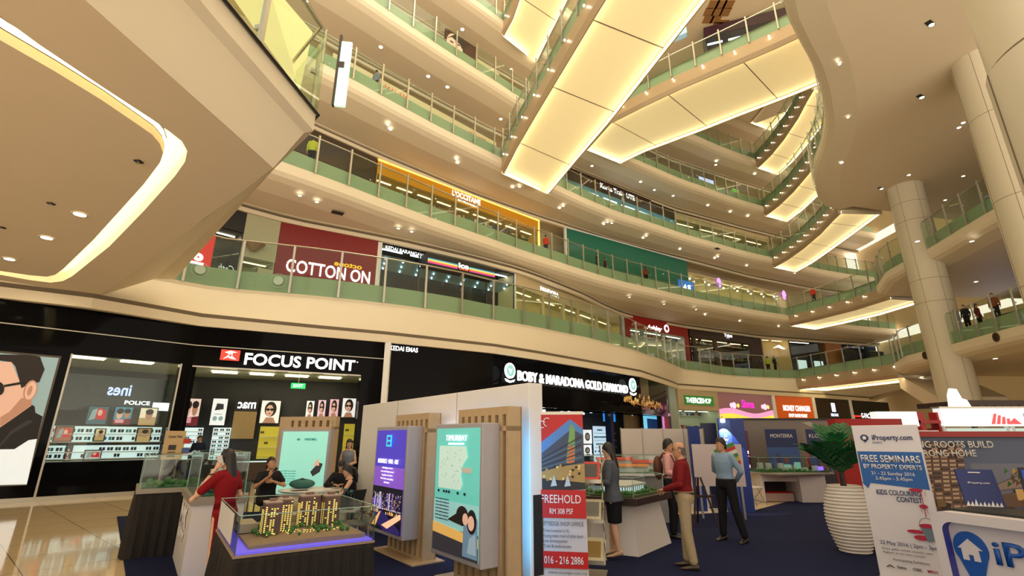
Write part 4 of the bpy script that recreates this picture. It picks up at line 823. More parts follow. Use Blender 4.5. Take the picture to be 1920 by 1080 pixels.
# -- fourth gallery
f = poly_frame(CU15, (835, 62), (892, 92)); t = plain(f, 0, f.L, Z4 + .55, Z4 + 2.95, E_('ad dark red brown', (70, 26, 20), .4), 'large advert of a woman portrait with red lips on the fourth gallery', 'advert_poster', 'poster', .1)
L_ = f.L; q = lambda pts: [(L_ * x, 2.4 * y) for x, y in pts]
layer(t, 'portrait_print', [(q(ellpts(.3, .55, .26, .42, 18)), SK), (q([(.0, .6), (.3, .98), (.7, .9), (.62, .5), (.45, .72), (.2, .8)]), HAIR_P), (q(ellpts(.24, .32, .07, .07, 10)), E_('lip red', (190, 60, 60), .5)), (q([(.5, .0), (.95, .0), (.95, .5), (.6, .3)]), SKD), (q(ellpts(.2, .62, .06, .03, 10)), PK), (q(ellpts(.4, .66, .06, .03, 10)), PK)], -.03)
f = poly_frame(CU15, (896, 96), (936, 120)); t = plain(f, 0, f.L, Z4, Z4 + 2.0, M('cream hoarding', srgb(222, 208, 170), .5), 'cream panel with black letters TUR beside the woman portrait advert', 'shop_sign', 'sign', .1); text('TUR', t, BLACK, f.L * .5, -.03, 1.05, w=f.L * .6, h=.6, align='CENTER')
f = poly_frame(SH3, (1212, 296), (1256, 314), .3); t = plain(f, 0, f.L, Z4, Z4 + 2.3, E_('navy lit', (24, 60, 130), .5), 'navy and green panel on the fourth gallery behind the slanting footbridge', 'advert_poster', 'poster', .1); b = MB(); b.box(f.L * .75, f.L, -.05, -.02, 0, 2.3, E_('lime lit', (100, 180, 40), .6)); b.build('green_strip', t)
f = poly_frame(SH3, (1256, 314), (1366, 350), .1); plain(f, 0, f.L, Z4, Z4 + 2.2, WARMW, 'pale yellow panel wall on the fourth gallery')
f = poly_frame(SH3, (1296, 322), (1324, 332), .9); t = plain(f, 0, f.L, Z4 + .5, Z4 + 2.3, E_('screen lilac', (190, 200, 245), 1.2), 'small lilac white screen on the fourth gallery', 'advert_screen', 'screen', .1); b = MB(); b.box(-.08, f.L + .08, -.01, .05, -.08, 1.88, BLACK); b.build('frame', t)
f = poly_frame(SH3, (1364, 350), (1376, 354), .6); plain(f, 0, f.L, Z4, Z4 + 2.4, E_('lime lit', (100, 180, 40), .6), 'narrow lime green post panel on the fourth gallery', 'advert_poster', 'poster', .1)
f = poly_frame(SH3, (1378, 352), (1426, 372), .6); t = plain(f, 0, f.L, Z4 + .4, Z4 + 1.9, M('dark green board', srgb(8, 84, 50), .4), 'dark green sign board at the far end of the fourth gallery', 'shop_sign', 'sign', .1); text('CURVE', t, SIGNWHITE, f.L * .5, -.03, .5, w=f.L * .5, h=.35, align='CENTER')
# -- right galleries
RW = Fr((46.2, 60), (46.2, -5))
f = Fr((43.5, 44), (43.5, 16))
for zz, tt_, z1_, l, hd, s_ in ((Z2, T2, T2 - .3, 'dark shopfront with white letters FDU on the right second gallery', BLACK, 'S F D U'), (Z1, T1, T1 - .4, 'right lowest gallery shop with blue and white striped light wall', BEIGE, None)):
    t = shopbox(f, 0, f.L, zz, z1_, 1.8, M('right shop wall', srgb(150, 130, 96), .5), l, header=(1.3 if s_ else .6, hd), nl=6, light=COOL, goods=(2, GM, COUNT))
    if s_:
        q0 = f.uv(1833, 362, -.1); q1 = f.uv(1882, 342, -.1); text(s_, t, SIGNWHITE, q0[0], -.08, z1_ - zz - .95, w=q1[0] - q0[0], h=.6, bold=.03)
fs = Fr((41, 36), (41, 22)); r0, r1 = fs.uv(1852, 560), fs.uv(1935, 540)
t = fs.thing('light_wall', 'wall of blue and white striped light tiles on the right lowest gallery', 'light wall', None, r0[0], 0, Z1 + .2); random.seed(5)
for r_ in range(7):
    b = MB(); x = 0
    while x < r1[0] - r0[0]:
        w_ = random.choice((.35, .5, .8)); b.box(x, x + w_, 0, .06, r_ * .42, r_ * .42 + .4, E_('tile white', (220, 230, 255), 1.8) if (r_ % 2 == 0 or random.random() < .25) else E_('tile blue', (40, 70, 190), .8)); x += w_ + .02
    b.build('tile_row', t)
b = MB(); b.box(-.1, r1[0] - r0[0] + .5, .07, .12, -.2, 3.1, BLACK); b.build('backing', t)
b = MB(); q = (41.2, 46); b.box(38.6, 43, 40.2, 40.6, Z2 + .2, Z2 + 2.2, E_('teal pale lit', (150, 190, 180), .5)); tag(b.build('light_screen'), 'pale teal lit panel left of the white column on the right second gallery', 'light panel')
# -- downlights in the soffits
DLM = MB(); DLM.lathe([(.13, -.012), (.15, -.02), (.15, .0)], STEEL, 14, cap=False); DLM.lathe([(.12, -.018), (.02, -.016)], LAMP, 14); DL = DLM.mesh('downlight')
DSM = MB(); DSM.box(-.2, .2, -.09, .09, -.012, 0, BLACK); DSM.lathe([(.085, -.02), (.02, -.022)], LAMP, 12, (.1, 0)); DS = DSM.mesh('downlight')
def downs(pxs, zc, label, mesh=None, group=None, sc=1.):
    for x, y in pxs:
        px = onz(x, y, zc); o = bpy.data.objects.new('downlight', mesh or DL); COL.objects.link(o); o.location = (px[0], px[1], zc - .004); o.scale = (sc, sc, 1); o.rotation_euler = (0, 0, .5)
        tag(o, label, 'downlight', group or label)
zs = {k: ZG[k] - 1.05 for k in ZG}
downs([(562, 366), (594, 378), (747, 428), (772, 434), (1180, 557), (1245, 570), (1305, 580), (1322, 590), (1387, 602), (1460, 612)], zs[2], 'lit round downlight in the soffit over the lowest gallery', sc=.75)
downs([(727, 233), (732, 242), (856, 298), (858, 305), (961, 351), (974, 350), (1049, 390), (1056, 386), (1132, 420), (1139, 416), (1147, 418), (1206, 446), (1212, 442), (1275, 467), (1340, 484), (1346, 481), (1400, 498), (1490, 512)], zs[3], 'lit round downlight in the soffit over the second gallery', sc=.8)
downs([(714, 88), (803, 143), (839, 163), (939, 223), (1110, 311), (1201, 341), (1227, 356), (1262, 367), (1327, 385), (1369, 397), (1402, 405)], zs[4], 'bright round downlight in the soffit over the third gallery', sc=1.0)
downs([(867, 55), (959, 130), (1255, 297), (1277, 308), (1342, 309), (1343, 302), (1415, 326)], zs[5], 'bright round downlight in the soffit over the fourth gallery', sc=1.1)
downs([(1744, 44), (1726, 181), (1651, 353)], 19.5, 'dark slot downlight with one lit lamp in the big right ceiling', DS, sc=1.3)
downs([(1798, 239), (1806, 230), (1578, 305), (1704, 328), (1806, 330), (1772, 375)], 19.5, 'small round downlight in the big right ceiling', sc=.8)
downs([(1570, 114), (1574, 120), (1590, 220)], 19.5, 'tiny unlit fixture near the curved lip of the right ceiling', sc=.5)
downs([(1822, 452), (1720, 452), (1830, 528)], zs[2], 'small downlight under the right second gallery')
downs([(1866, 672), (1728, 706), (1735, 712)], zs[1], 'small downlight under the right lowest gallery')
downs([(150, 401), (88, 445), (18, 485)], 6.2, 'oval looking downlight inside the bent cove light', sc=.9)
FX = MB(); FX.box(-.05, .05, -.05, .05, -.02, 0, BLACK); FX.lathe([(.02, -.035), (.02, -.02)], STEEL, 8); FXM = FX.mesh('ceiling_sensor')
for x, y in [(260, 302), (96, 381), (4, 426)]:
    px = onz(x, y, 6.2); o = bpy.data.objects.new('ceiling_sensor', FXM); COL.objects.link(o); o.location = (px[0], px[1], 6.198); tag(o, 'small dark square sensor inside the bent cove light', 'sensor', 'ceiling sensors')
for x, y, zc in [(633, 399, zs[2]), (1345, 466, zs[3])]:
    px = onz(x, y, zc); b = MB(); b.box(-.3, .3, -.18, .18, -.02, 0, BLACK); o = b.build('air_vent'); o.location = (px[0], px[1], zc - .003); o.rotation_euler = (0, 0, .6); tag(o, 'black rectangular vent in the soffit over the %s gallery' % ('lowest' if zc < 14 else 'second'), 'vent')
# escalator seen through the near railing
t = thing('escalator', 'escalator with backlit yellow underside behind the near glass railing', 'escalator', (0, 0, 0))
P0 = [Vector((r.x, r.y, r.z)) * (d / r.y) + Vector((0, 0, EYE)) for r, d in ((ray(562, 172), 9.4), (452, 0) and (ray(425, -20), 6.6), (ray(500, -40), 7.0), (ray(586, 60), 10.2))]
b = MB(); b.poly(P0, M('escalator glow panel', srgb(240, 224, 150), .6, emit=.45, var=.03, scale=3, ecol=(1, .85, .4))); b.build('light_panel', t)
V0 = Vector((0, 0, EYE)); b = MB(); n_ = (P0[1] - P0[0]).cross(P0[3] - P0[0]).normalized(); n_ = n_ if n_.dot(P0[0] - V0) > 0 else -n_
b.prism([p + n_ * .6 for p in P0], n_ * .9, TAUPE); b.build('truss', t)
for a_, c_ in ((P0[0], P0[1]), (P0[3], P0[2])): b = MB(); b.tube([a_ + n_ * .9, c_ + n_ * .9], .08, DARKSTEEL, 6); b.build('side_rail', t); b = MB(); b.prism([a_ + n_ * .95, c_ + n_ * .95, c_ + n_ * 1.7, a_ + n_ * 1.7], Vector((.02, 0, 0)), CLEAR); b.build('glass_side', t)
# sloping escalator soffit at the right, with round lamps
t = thing('escalator_soffit', 'sloping cream escalator underside with round lamps below the right gallery', 'escalator', (0, 0, 0))
A3 = [(32.7, 42, 5.8), (37.5, 42, 5.8), (33.6, 34, 3.25), (28.8, 34, 3.25)]
b = MB(); b.prism(A3, (0, 0, 1.2), SOFFIT); b.build('truss', t)
for u in (.25, .6):
    for v in (.2, .45, .7):
        p = [A3[0][k] * (1 - u) * (1 - v) + A3[1][k] * u * (1 - v) + A3[2][k] * u * v + A3[3][k] * (1 - u) * v for k in range(3)]
        b = MB(); b.lathe([(.22, p[2] - .03), (.24, p[2] + .05)], LAMP, 14, (p[0], p[1])); b.build('lamp', t)

t = thing('edge_reflection', 'upright mint painted glow for the reflection in the corner glass edge of the near railing', 'painted reflection', (-3.62, 8.75, 8.42), .15)
b = MB(); b.box(-.11, .11, -.03, .03, .0, 1.65, E_('mint painted glow', (205, 240, 222), 1.1)); b.build('lit_panel', t); b = MB(); b.box(-.16, -.11, -.05, .05, 0, 1.8, DARKSTEEL); b.build('post', t); b = MB(); b.box(-.12, .0, -.05, -.03, .95, 1.1, DARKSTEEL); b.build('bracket', t)  # mint glow painted for the reflection in the glass edge, not a lamp

for px, py, l in ((1738, 679, 'dark round emblem on the right lowest gallery fascia, nearer the corner bridge'), (1873, 650, 'dark round emblem on the right lowest gallery fascia, nearer the frame edge')):
    f = poly_frame(off(CR1, -.01, 1), (px - 4, py), (px + 4, py)); q = f.uv(px, py); t = f.thing('fascia_emblem', l, 'emblem', None, q[0], 0, ZG[1] - .3)
    b = MB(); b.front(ellpts(0, 0, .27, .27, 24), -.03, .03, M('emblem bronze', srgb(92, 72, 44), .4, .5)); b.build('disc', t)
    b = MB(); b.front([(-.17, .05), (.05, .18), (.15, .1), (-.05, .0), (.17, -.06), (-.03, -.19), (-.15, -.1), (.05, -.01)], -.045, .02, BLACK); b.build('mark', t)
for px, py, l in ((375, 505, 'round dotted sticker on the lowest gallery glass, left one of two'), (522, 526, 'round dotted sticker on the lowest gallery glass below the red shop, right one of two')):
    f = poly_frame(off(C1, -.05, 1), (px - 4, py), (px + 4, py)); q = f.uv(px, py); t = f.thing('glass_sticker', l, 'sticker', None, q[0], 0, q[1]); m = M('frosted sticker', srgb(176, 196, 176), .6)
    b = MB()
    for k in range(26): a = 2 * PI * k / 26; b.front(ellpts(.3 * math.cos(a), .3 * math.sin(a), .018, .018, 8), -.004, .004, m)
    b.build('dots', t)['kind'] = 'stuff'; b = MB(); b.front(ellpts(0, 0, .19, .19, 20), -.004, .004, m); b.build('disc', t)
# ================================================================ FAIR BOOTHS ON THE GROUND FLOOR
WOOD = M('pale ash wood', srgb(190, 164, 128), .5, var=.12, scale=9); WOODD = M('ash wood recess', srgb(150, 116, 76), .6, var=.1)
BOXGREY = M('silver grey box', srgb(176, 172, 178), .4); EXHIB = M('exhibition wall paint', srgb(234, 229, 224), .55, var=.02)
DRAPE = M('dark brown drape', (.014, .011, .010), .9, var=.3, scale=14); LEAF = M('leaf green', (.04, .16, .03), .5, var=.4, scale=20); LEAFD = M('dark palm green', (.012, .11, .03), .4, var=.4)
BLUEB = M('royal blue board', srgb(26, 52, 130), .4, var=.03); REDP = M('booth red', srgb(170, 20, 18), .4, var=.03); WHITEB = M('white laminate', srgb(222, 216, 214), .35, var=.02); COUNTD = M('dark counter top', srgb(66, 54, 52), .3)
P_ = lambda name, rgb, e=.0: (E_(name, rgb, e) if e else M(name, srgb(*rgb), .45, var=.02))
WF = Fr((-3.55, 11.6), (.23, 6.6))
t = WF.thing('exhibition_wall', 'tall plain white exhibition wall behind the two lightbox stands', 'partition wall')
b = MB(); b.box(0, WF.L - .17, .13, .37, .1, 2.48, EXHIB); b.build('panel', t, bevel=.01); b = MB(); b.box(0, WF.L - .18, .15, .35, 0, .1, BLACK); b.build('skirting', t)
for x in (1.9, 4.2): b = MB(); b.box(x, x + .008, .127, .13, .1, 2.48, GROOVE); b.build('joint', t)
b = MB(); b.box(WF.L - .172, WF.L - .158, .18, .33, .12, 1.05, BLACK); b.build('end_board', t)
def lightstand(u, label, w=1.25, glow=(235, 238, 255)):
    t = WF.thing('lightbox_stand', label, 'advert stand', None, u, -.47, 0)
    b = MB(); ws = .18; 
    b.box(ws, w + .17, .1, .3, 2.04, 2.14, WOOD); b.box(ws, w + .17, .1, .3, 1.84, 1.9, WOOD); b.box(ws, w + .17, .1, .3, .02, .06, WOOD)
    n = 7
    for k in range(n + 1): x = ws + (w - .05) * k / n; b.box(x, x + .09 if k < n else w + .17, .1, .3, .06, 2.04, WOOD)
    b.box(ws, w + .17, .3, .32, .02, 2.14, WOODD); b.build('slatted_board', t)
    b = MB(); b.box(.05, w + .3, -.12, .4, 0, .03, WOOD); b.build('base', t)
    b = MB(); b.box(0, w, -.16, .1, .3, 1.94, BOXGREY); b.build('box', t, bevel=.012)
    # led bar on the back, washing the wall
    for x in (ws + .05, w + .07): b = MB(); b.box(x, x + .05, .322, .335, .25, 1.9, E_('led bar %d %d %d' % glow, glow, 26)); b.build('led_bar', t)
    return t, w
def imgq(w, x0=.05, z0=.36, z1=1.88):
    return lambda pts: [(x0 + (w - 2 * x0) * x, z0 + (z1 - z0) * y) for x, y in pts]
random.seed(11)
def skyline(q, n, base, hmin, hmax, mats, w=.05):
    out = []
    for k in range(n):
        x = random.random() * (1 - w); h = random.uniform(hmin, hmax); out.append((q(rc(x, x + w * random.uniform(.5, 1.3), base, base + h)), random.choice(mats)))
    return out
t, w = lightstand(2.78, 'left lightbox stand with a purple night city poster on slatted wood')
q = imgq(w)
NM = [E_('night white', (215, 215, 245), .8), E_('night amber', (235, 180, 110), 1.0), E_('night indigo', (50, 40, 110), .6), E_('night violet', (110, 80, 190), .8), E_('night dark', (20, 18, 40), .3)]
pol = [(q(rc(0, 1, 0, 1)), E_('poster violet', (76, 62, 190), .8)), (q(rc(0, 1, .42, .62)), E_('poster lilac', (130, 84, 196), .85)), (q(rc(0, 1, 0, .42)), NM[4])]
pol2 = skyline(q, 60, .2, .03, .17, [NM[2], NM[3], NM[4], NM[4]], .05) + skyline(q, 70, .2, .004, .014, [NM[0], NM[1]], .012) + [(q(rc(x, x + .012, y, y + .008)), random.choice(NM[:2])) for x, y in [(random.uniform(.02, .96), random.uniform(.2, .36)) for _ in range(150)]] + skyline(q, 5, .2, .1, .2, [NM[0]], .025) + [(q([(.0, .12), (.35, .2), (1, .04), (1, .0), (.5, .0)]), NM[2]), (q([(.4, .05), (.95, .19), (1, .19), (1, .15), (.6, .03)]), E_('light trail', (250, 190, 150), 1.1)), (q([(.05, .03), (.3, .17), (.36, .18), (.2, .03)]), NM[1])] + skyline(q, 24, .16, .01, .04, NM[:2], .02)
layer(t, 'poster', pol, -.164); 
mb = MB()
for k, (p, m) in enumerate(pol2): mb.front(p, -.170 - .00004 * k, .0005, m)
mb.build('print', t)
layer(t, 'logo', [(q(rc(.42, .6, .83, .95)), E_('logo cyan', (60, 190, 215), 1.2)), (q(rc(.46, .56, .85, .93)), E_('poster violet', (76, 62, 190), .8)), (q(rc(.44, .58, .88, .9)), E_('logo cyan', (60, 190, 215), 1.2))], -.2)
PTXT = E_('poster letters', (235, 235, 245), .9)
text('RESIDENCE · MALL · ART', t, PTXT, w / 2, -.185, 1.36, w=.8, h=.07, align='CENTER')
for k in range(5): text(['Life begins where', 'art and city meet', 'A place to live', 'Work and play', 'Come home'][k], t, PTXT, w / 2, -.185, 1.28 - .055 * k, w=[.4, .5, .42, .5, .2][k], h=.025, align='CENTER', name='small_lettering')
t, w = lightstand(4.92, 'right lightbox stand with a turquoise TIMURBAY poster on slatted wood', 1.2, (90, 190, 255))
q = imgq(w); TQ = E_('poster turquoise', (104, 200, 190), .62); PALE = E_('poster pale map', (196, 226, 214), .58)
pol = [(q(rc(0, 1, 0, 1)), TQ), (q(rc(0, 1, .0, .4)), E_('poster mist', (150, 206, 206), .6)), (q(rc(0, 1, 0, .19)), E_('poster dusk', (60, 58, 66), .45)), (q([(0, .14), (1, .1), (1, .17), (0, .22)]), E_('poster gold light', (216, 170, 90), .8)),
  (q([(.1, .5), (.62, .5), (.66, .55), (.62, .62), (.66, .7), (.76, .76), (.72, .85), (.1, .85)]), PALE), (q(rc(.66, .86, .64, .68)), WHITE)]
layer(t, 'poster', pol, -.164)
pol = []
for k in range(30): x, y = random.uniform(.14, .66), random.uniform(.54, .82); pol.append((q(rc(x, x + .012, y, y + .006)), PKG))
for k in range(6): x = (.12, .25, .31, .37, .57, .72)[k]; pol.append((q(ellpts(x, .475, .025, .012, 10)), PK))
HJ = E_('poster denim', (110, 140, 165), .6)
pol += [(q([(.7, .02), (1, .02), (1, .3), (.9, .36), (.72, .28)]), HJ), (q(ellpts(.68, .31, .13, .075, 16)), HAIR_P), (q([(.36, .26), (.62, .34), (.62, .24), (.48, .25)]), HAIR_P), (q(ellpts(.88, .28, .1, .09, 16)), HAIR_P), (q(ellpts(.75, .29, .06, .045, 14)), SK), (q(ellpts(.87, .27, .065, .055, 14)), SK), (q([(.8, .05), (.98, .05), (.96, .2), (.84, .16)]), E_('poster pale denim', (150, 175, 190), .6))]
mb = MB()
for k, (p, m) in enumerate(pol): mb.front(p, -.176 - .0001 * k, .0005, m)
mb.build('print', t)
text('TIMURBAY', t, PTXT, w / 2, -.175, 1.72, w=.55, h=.075, align='CENTER'); text('SEAFRONT RESIDENCE', t, PTXT, w / 2, -.175, 1.67, w=.4, h=.025, align='CENTER', name='small_lettering')
for k in range(7): text('Endless miles of sandy beach' if k % 2 else 'A resort styled seafront home', t, PKG, .12, -.175, .98 - .04 * k, w=.34, h=.013, name='small_lettering')
# green lit panel with slatted frame
GFr = Fr((-6.1, 13.5), (-4.6, 13.2)); t = GFr.thing('lightbox_stand', 'pale green lit panel in a slotted wooden frame behind the seated people', 'advert stand')
w = GFr.L
b = MB(); b.box(-.1, .12, .05, .25, 0, 2.3, WOOD); b.box(.12, w, .05, .25, 2.2, 2.3, WOOD); b.box(.12, w, .05, .25, 1.98, 2.04, WOOD); b.box(w - .1, w, .05, .25, 0, 2.2, WOOD)
for k in range(7): x = .12 + (w - .3) * k / 6; b.box(x, x + .12, .05, .25, 2.04, 2.2, WOOD)
b.build('slatted_board', t); b = MB(); b.box(.1, w - .0, -.12, .05, .35, 1.98, BOXGREY); b.build('box', t)
q = lambda pts: [(.17 + (w - .24) * x, .42 + 1.5 * y) for x, y in pts]
layer(t, 'poster', [(q(rc(0, 1, 0, 1)), E_('poster mint', (150, 222, 204), .75)), (q(ellpts(.36, .87, .04, .02, 10)), E_('mint dark', (60, 140, 130), .7)), (q([(.7, .35), (.86, .5), (.95, .48), (.9, .35), (.76, .28)]), PKG), (q([(.74, .45), (.85, .58), (.88, .45)]), E_('poster skin', (226, 182, 158), .6))], -.125)
text('WINDMILL', t, E_('mint dark', (60, 140, 130), .7), .17 + w * .42, -.135, 1.7, w=.36, h=.06, bold=.01)
for k in range(6): text('upon hills resort living', t, E_('mint dark', (60, 140, 130), .7), .25, -.135, .95 - .06 * k, w=.42, h=.025, name='small_lettering')
# ---- draped model table
def drape(mb, x0, x1, y0, y1, z0, z1, m, n=70, amp=.022, flare=.05):
    per = []; 
    for (xa, ya, xb, yb) in ((x0, y0, x1, y0), (x1, y0, x1, y1), (x1, y1, x0, y1), (x0, y1, x0, y0)):
        k = max(8, int(n * math.hypot(xb - xa, yb - ya) / 2))
        for i in range(k): per.append((xa + (xb - xa) * i / k, ya + (yb - ya) * i / k, (yb - ya), -(xb - xa), i))
    rows = []
    for zz, f in ((z1, 0), (z1 - .03, .3), ((z0 + z1) / 2, .7), (z0, 1)):
        r = []
        for j, (x, y, nx, ny, i) in enumerate(per):
            L = math.hypot(nx, ny); o = f * (flare + amp * math.sin(j * 1.9) + .012 * math.sin(j * .7 + 2))
            r.append((x + nx / L * o, y + ny / L * o, zz))
        rows.append(r)
    mb.rings(rows, m)
TF = Fr((-2.34, 4.62), (-1.35, 5.3)); TL, TD = 1.2, 1.58
t = TF.thing('model_table', 'display table draped in pleated dark brown cloth, purple lit edge on top', 'table')
b = MB(); drape(b, 0, TL, 0, TD, .01, .78, DRAPE); b.build('drape', t)
b = MB(); b.box(-.01, TL + .01, -.01, TD + .01, .78, .80, M('table edge', srgb(150, 130, 110), .4)); b.build('table_top', t)
t = TF.thing('model_display', 'glass case with four lit model towers on the draped table', 'architectural model', None, 0, 0, .8)
VIO = E_('violet lit tray', (110, 92, 235), .85)
b = MB(); b.box(.01, TL - .01, .01, TD - .01, .0, .015, VIO); b.build('lit_tray', t)
b = MB(); b.front([(.12, .015), (TL - .04, .015), (TL - .04, .05), (.7, .055), (.3, .045), (.12, .04)], .13, TD - .2, M('model ground', srgb(150, 124, 104), .8, var=.2, scale=30)); b.build('terrain', t)
g = MB()
for s_ in ((0, TL, 0, .006), (0, TL, TD - .006, TD), (0, .006, 0, TD), (TL - .006, TL, 0, TD)): g.box(*s_, .0, .31, CLEAR)
g.build('glass_case', t)
for x in (0, TL): b = MB(); b.tube([(x, 0, 0), (x, 0, .31)], .004, M('glass edge', srgb(60, 90, 80), .2), 5); b.build('glass_edge', t)
b = MB(); b.tube([(0, 0, .31), (TL, 0, .31), (TL, TD, .31), (0, TD, .31), (0, 0, .31)], .004, M('pale glass edge', srgb(160, 190, 180), .2), 5); b.build('case_rim', t)
b = MB(); b.quad((-.002, .35, .03), (-.002, TD - .02, .03), (-.002, TD - .02, .29), (-.002, .35, .29), M('white board reflection panel', srgb(214, 214, 214), .4)); b.build('white_reflection', t)  # white reflection on the case glass, painted as a flat card
TW = M('tower facade', srgb(120, 92, 84), .7, var=.1, scale=40); LITW = E_('lit model window', (255, 228, 120), 1.1); DKW = M('dark model window', (.05, .03, .04), .3)
def tower(x, y, w, d, h, rz=0):
    tw = MB(); tw.box(-w / 2, w / 2, -d / 2, d / 2, 0, h, TW); tw.box(-w * .52, w * .52, -d * .52, d * .52, h, h + .012, M('tower roof', srgb(176, 160, 146), .7)); tw.box(-w * .2, w * .2, -d * .2, d * .2, h + .012, h + .035, TW)
    o = tw.build('tower', t); o.location = (x, y, .05); o.rotation_euler = (0, 0, rz)
    wn = MB(); nz = int(h / .018); nx = max(2, int(w / .024))
    for i in range(nx):
        col = random.random() < .55
        for k in range(nz):
            zz = .012 + (h - .02) * k / nz; xx = -w / 2 + w * (i + .2) / nx
            wn.box(xx, xx + w / nx * .55, -d / 2 - .003, -d / 2, zz, zz + .009, LITW if (col and zz < h * .8 and random.random() < .8) or random.random() < .1 else DKW)
    ny = max(2, int(d / .024))
    for i in range(ny):
        for sx in (-1, 1):
            col = random.random() < .35
            for k in range(nz):
                zz = .012 + (h - .02) * k / nz; yy = -d / 2 + d * (i + .2) / ny
                wn.box(sx * w / 2 - .002, sx * w / 2 + .002, yy, yy + d / ny * .55, zz, zz + .009, LITW if col and zz < h * .75 else DKW)
    q = wn.build('window', o); q['kind'] = 'stuff'
tower(.36, .62, .15, .17, .29); tower(.50, .74, .13, .16, .30); tower(.78, .92, .2, .14, .30); tower(.98, .82, .16, .16, .30, .1)
b = MB()
for k in range(70):
    x, y = random.uniform(.2, TL - .1), random.uniform(.35, 1.35); r = random.uniform(.012, .03); b.ell((x, y, .06 + r * .6), (r, r, r), LEAF, 6, 4)
q = b.build('model_trees', t); q['kind'] = 'stuff'
b = MB()
for k in range(40): x, y = random.uniform(.3, TL - .15), random.uniform(.4, .62); b.ell((x, y, .07), (.006, .006, .006), LITW, 5, 3)
q = b.build('model_lamps', t); q['kind'] = 'stuff'
for k, (x, y, a, c_) in enumerate(((.12, .8, .16, .4), (.5, 1.2, .3, .2), (.85, 1.3, .25, .15))): b = MB(); b.box(x, x + a, y, y + c_, .05, .13, M('low model block', srgb(176, 160, 140), .6)); b.build('low_block', t)
# ---- white pedestal with a glass case, and a draped one behind
PF = Fr((-5.2, 8.4), (-4.22, 7.05)); PL_ = PF.L
t = PF.thing('pedestal', 'white pedestal with faint sign letters on its side, by the woman on the phone', 'pedestal')
b = MB(); b.box(0, PL_, 0, .62, 0, .9, WHITEB); b.build('body', t); b = MB(); b.box(-.03, PL_ + .03, -.03, .65, .9, 1.0, M('grey rim', srgb(150, 142, 130), .4)); b.build('rim', t)
text('MX', t, WHITE, .35, -.01, .56, w=.9, h=.26, bold=.02); text('CITY', t, WHITE, .35, -.01, .38, w=.9, h=.13, bold=.01)
def case(t, x0, x1, y0, y1, h, nm='glass_case'):
    g = MB()
    for s_ in ((x0, x1, y0, y0 + .006), (x0, x1, y1 - .006, y1), (x0, x0 + .006, y0, y1), (x1 - .006, x1, y0, y1)): g.box(*s_, 0, h, CLEAR)
    g.box(x0, x1, y0, y1, h, h + .006, CLEAR); g.build(nm, t)
    e = MB(); m = M('pale glass edge', srgb(160, 190, 180), .2)
    for x in (x0, x1):
        for y in (y0, y1): e.tube([(x, y, 0), (x, y, h)], .005, m, 5)
    e.tube([(x0, y0, h), (x1, y0, h), (x1, y1, h), (x0, y1, h), (x0, y0, h)], .005, m, 5); e.build('case_edge', t)
def greens(t, x0, x1, y0, y1, n=40, zb=0.02):
    b = MB()
    for k in range(n): x, y = random.uniform(x0, x1), random.uniform(y0, y1); r = random.uniform(.015, .045); b.ell((x, y, zb + r * .7), (r, r, r), LEAF, 6, 4)
    q = b.build('model_trees', t); q['kind'] = 'stuff'
t = PF.thing('model_display', 'tall glass case with a model and green shrubs on the white pedestal', 'architectural model', None, 0, 0, 1.0)
case(t, .02, PL_ - .02, .02, .6, .56); b = MB(); b.box(.04, PL_ - .04, .04, .58, 0, .02, LEAFD); b.build('ground', t); greens(t, .1, PL_ - .1, .08, .5, 50)
MW = M('model white', srgb(200, 205, 205), .4)
for x, y, a, h in ((.6, .25, .22, .3), (1.0, .3, .18, .22), (1.3, .25, .14, .38)): b = MB(); b.box(x, x + a, y, y + .2, .02, h, MW); b.build('model_block', t)
b = MB(); b.box(1.2, 1.45, .1, .15, .03, .16, E_('blue lit model', (80, 90, 250), 1.2)); b.build('lit_block', t)
t = thing('model_table', 'smaller table in dark brown drape left of the white pedestal', 'table', (-6.6, 9.3, 0), PF.rz); b = MB(); drape(b, 0, 1.3, 0, .8, .01, .92, DRAPE, 50); b.build('drape', t); b = MB(); b.box(-.02, 1.32, -.02, .82, .92, .99, M('grey rim', srgb(150, 142, 130), .4)); b.build('table_top', t)
t = thing('model_display', 'glass case with green shrubs on the smaller draped table', 'architectural model', (-6.6, 9.3, .99), PF.rz); case(t, .02, 1.28, .02, .78, .5); b = MB(); b.box(.05, 1.25, .05, .75, 0, .02, LEAFD); b.build('ground', t); greens(t, .1, 1.2, .1, .7, 36)
t = thing('floor_uplight', 'small floor lamp throwing a beam up the white pedestal', 'lamp', (-3.95, 6.55, .012), .6); b = MB(); b.box(-.1, .1, -.06, .06, 0, .04, DARKSTEEL); b.build('base', t); b = MB(); b.lathe([(.05, .04), (.06, .12), (.05, .12)], E_('uplight violet', (190, 180, 255), 8), 12); b.build('head', t)
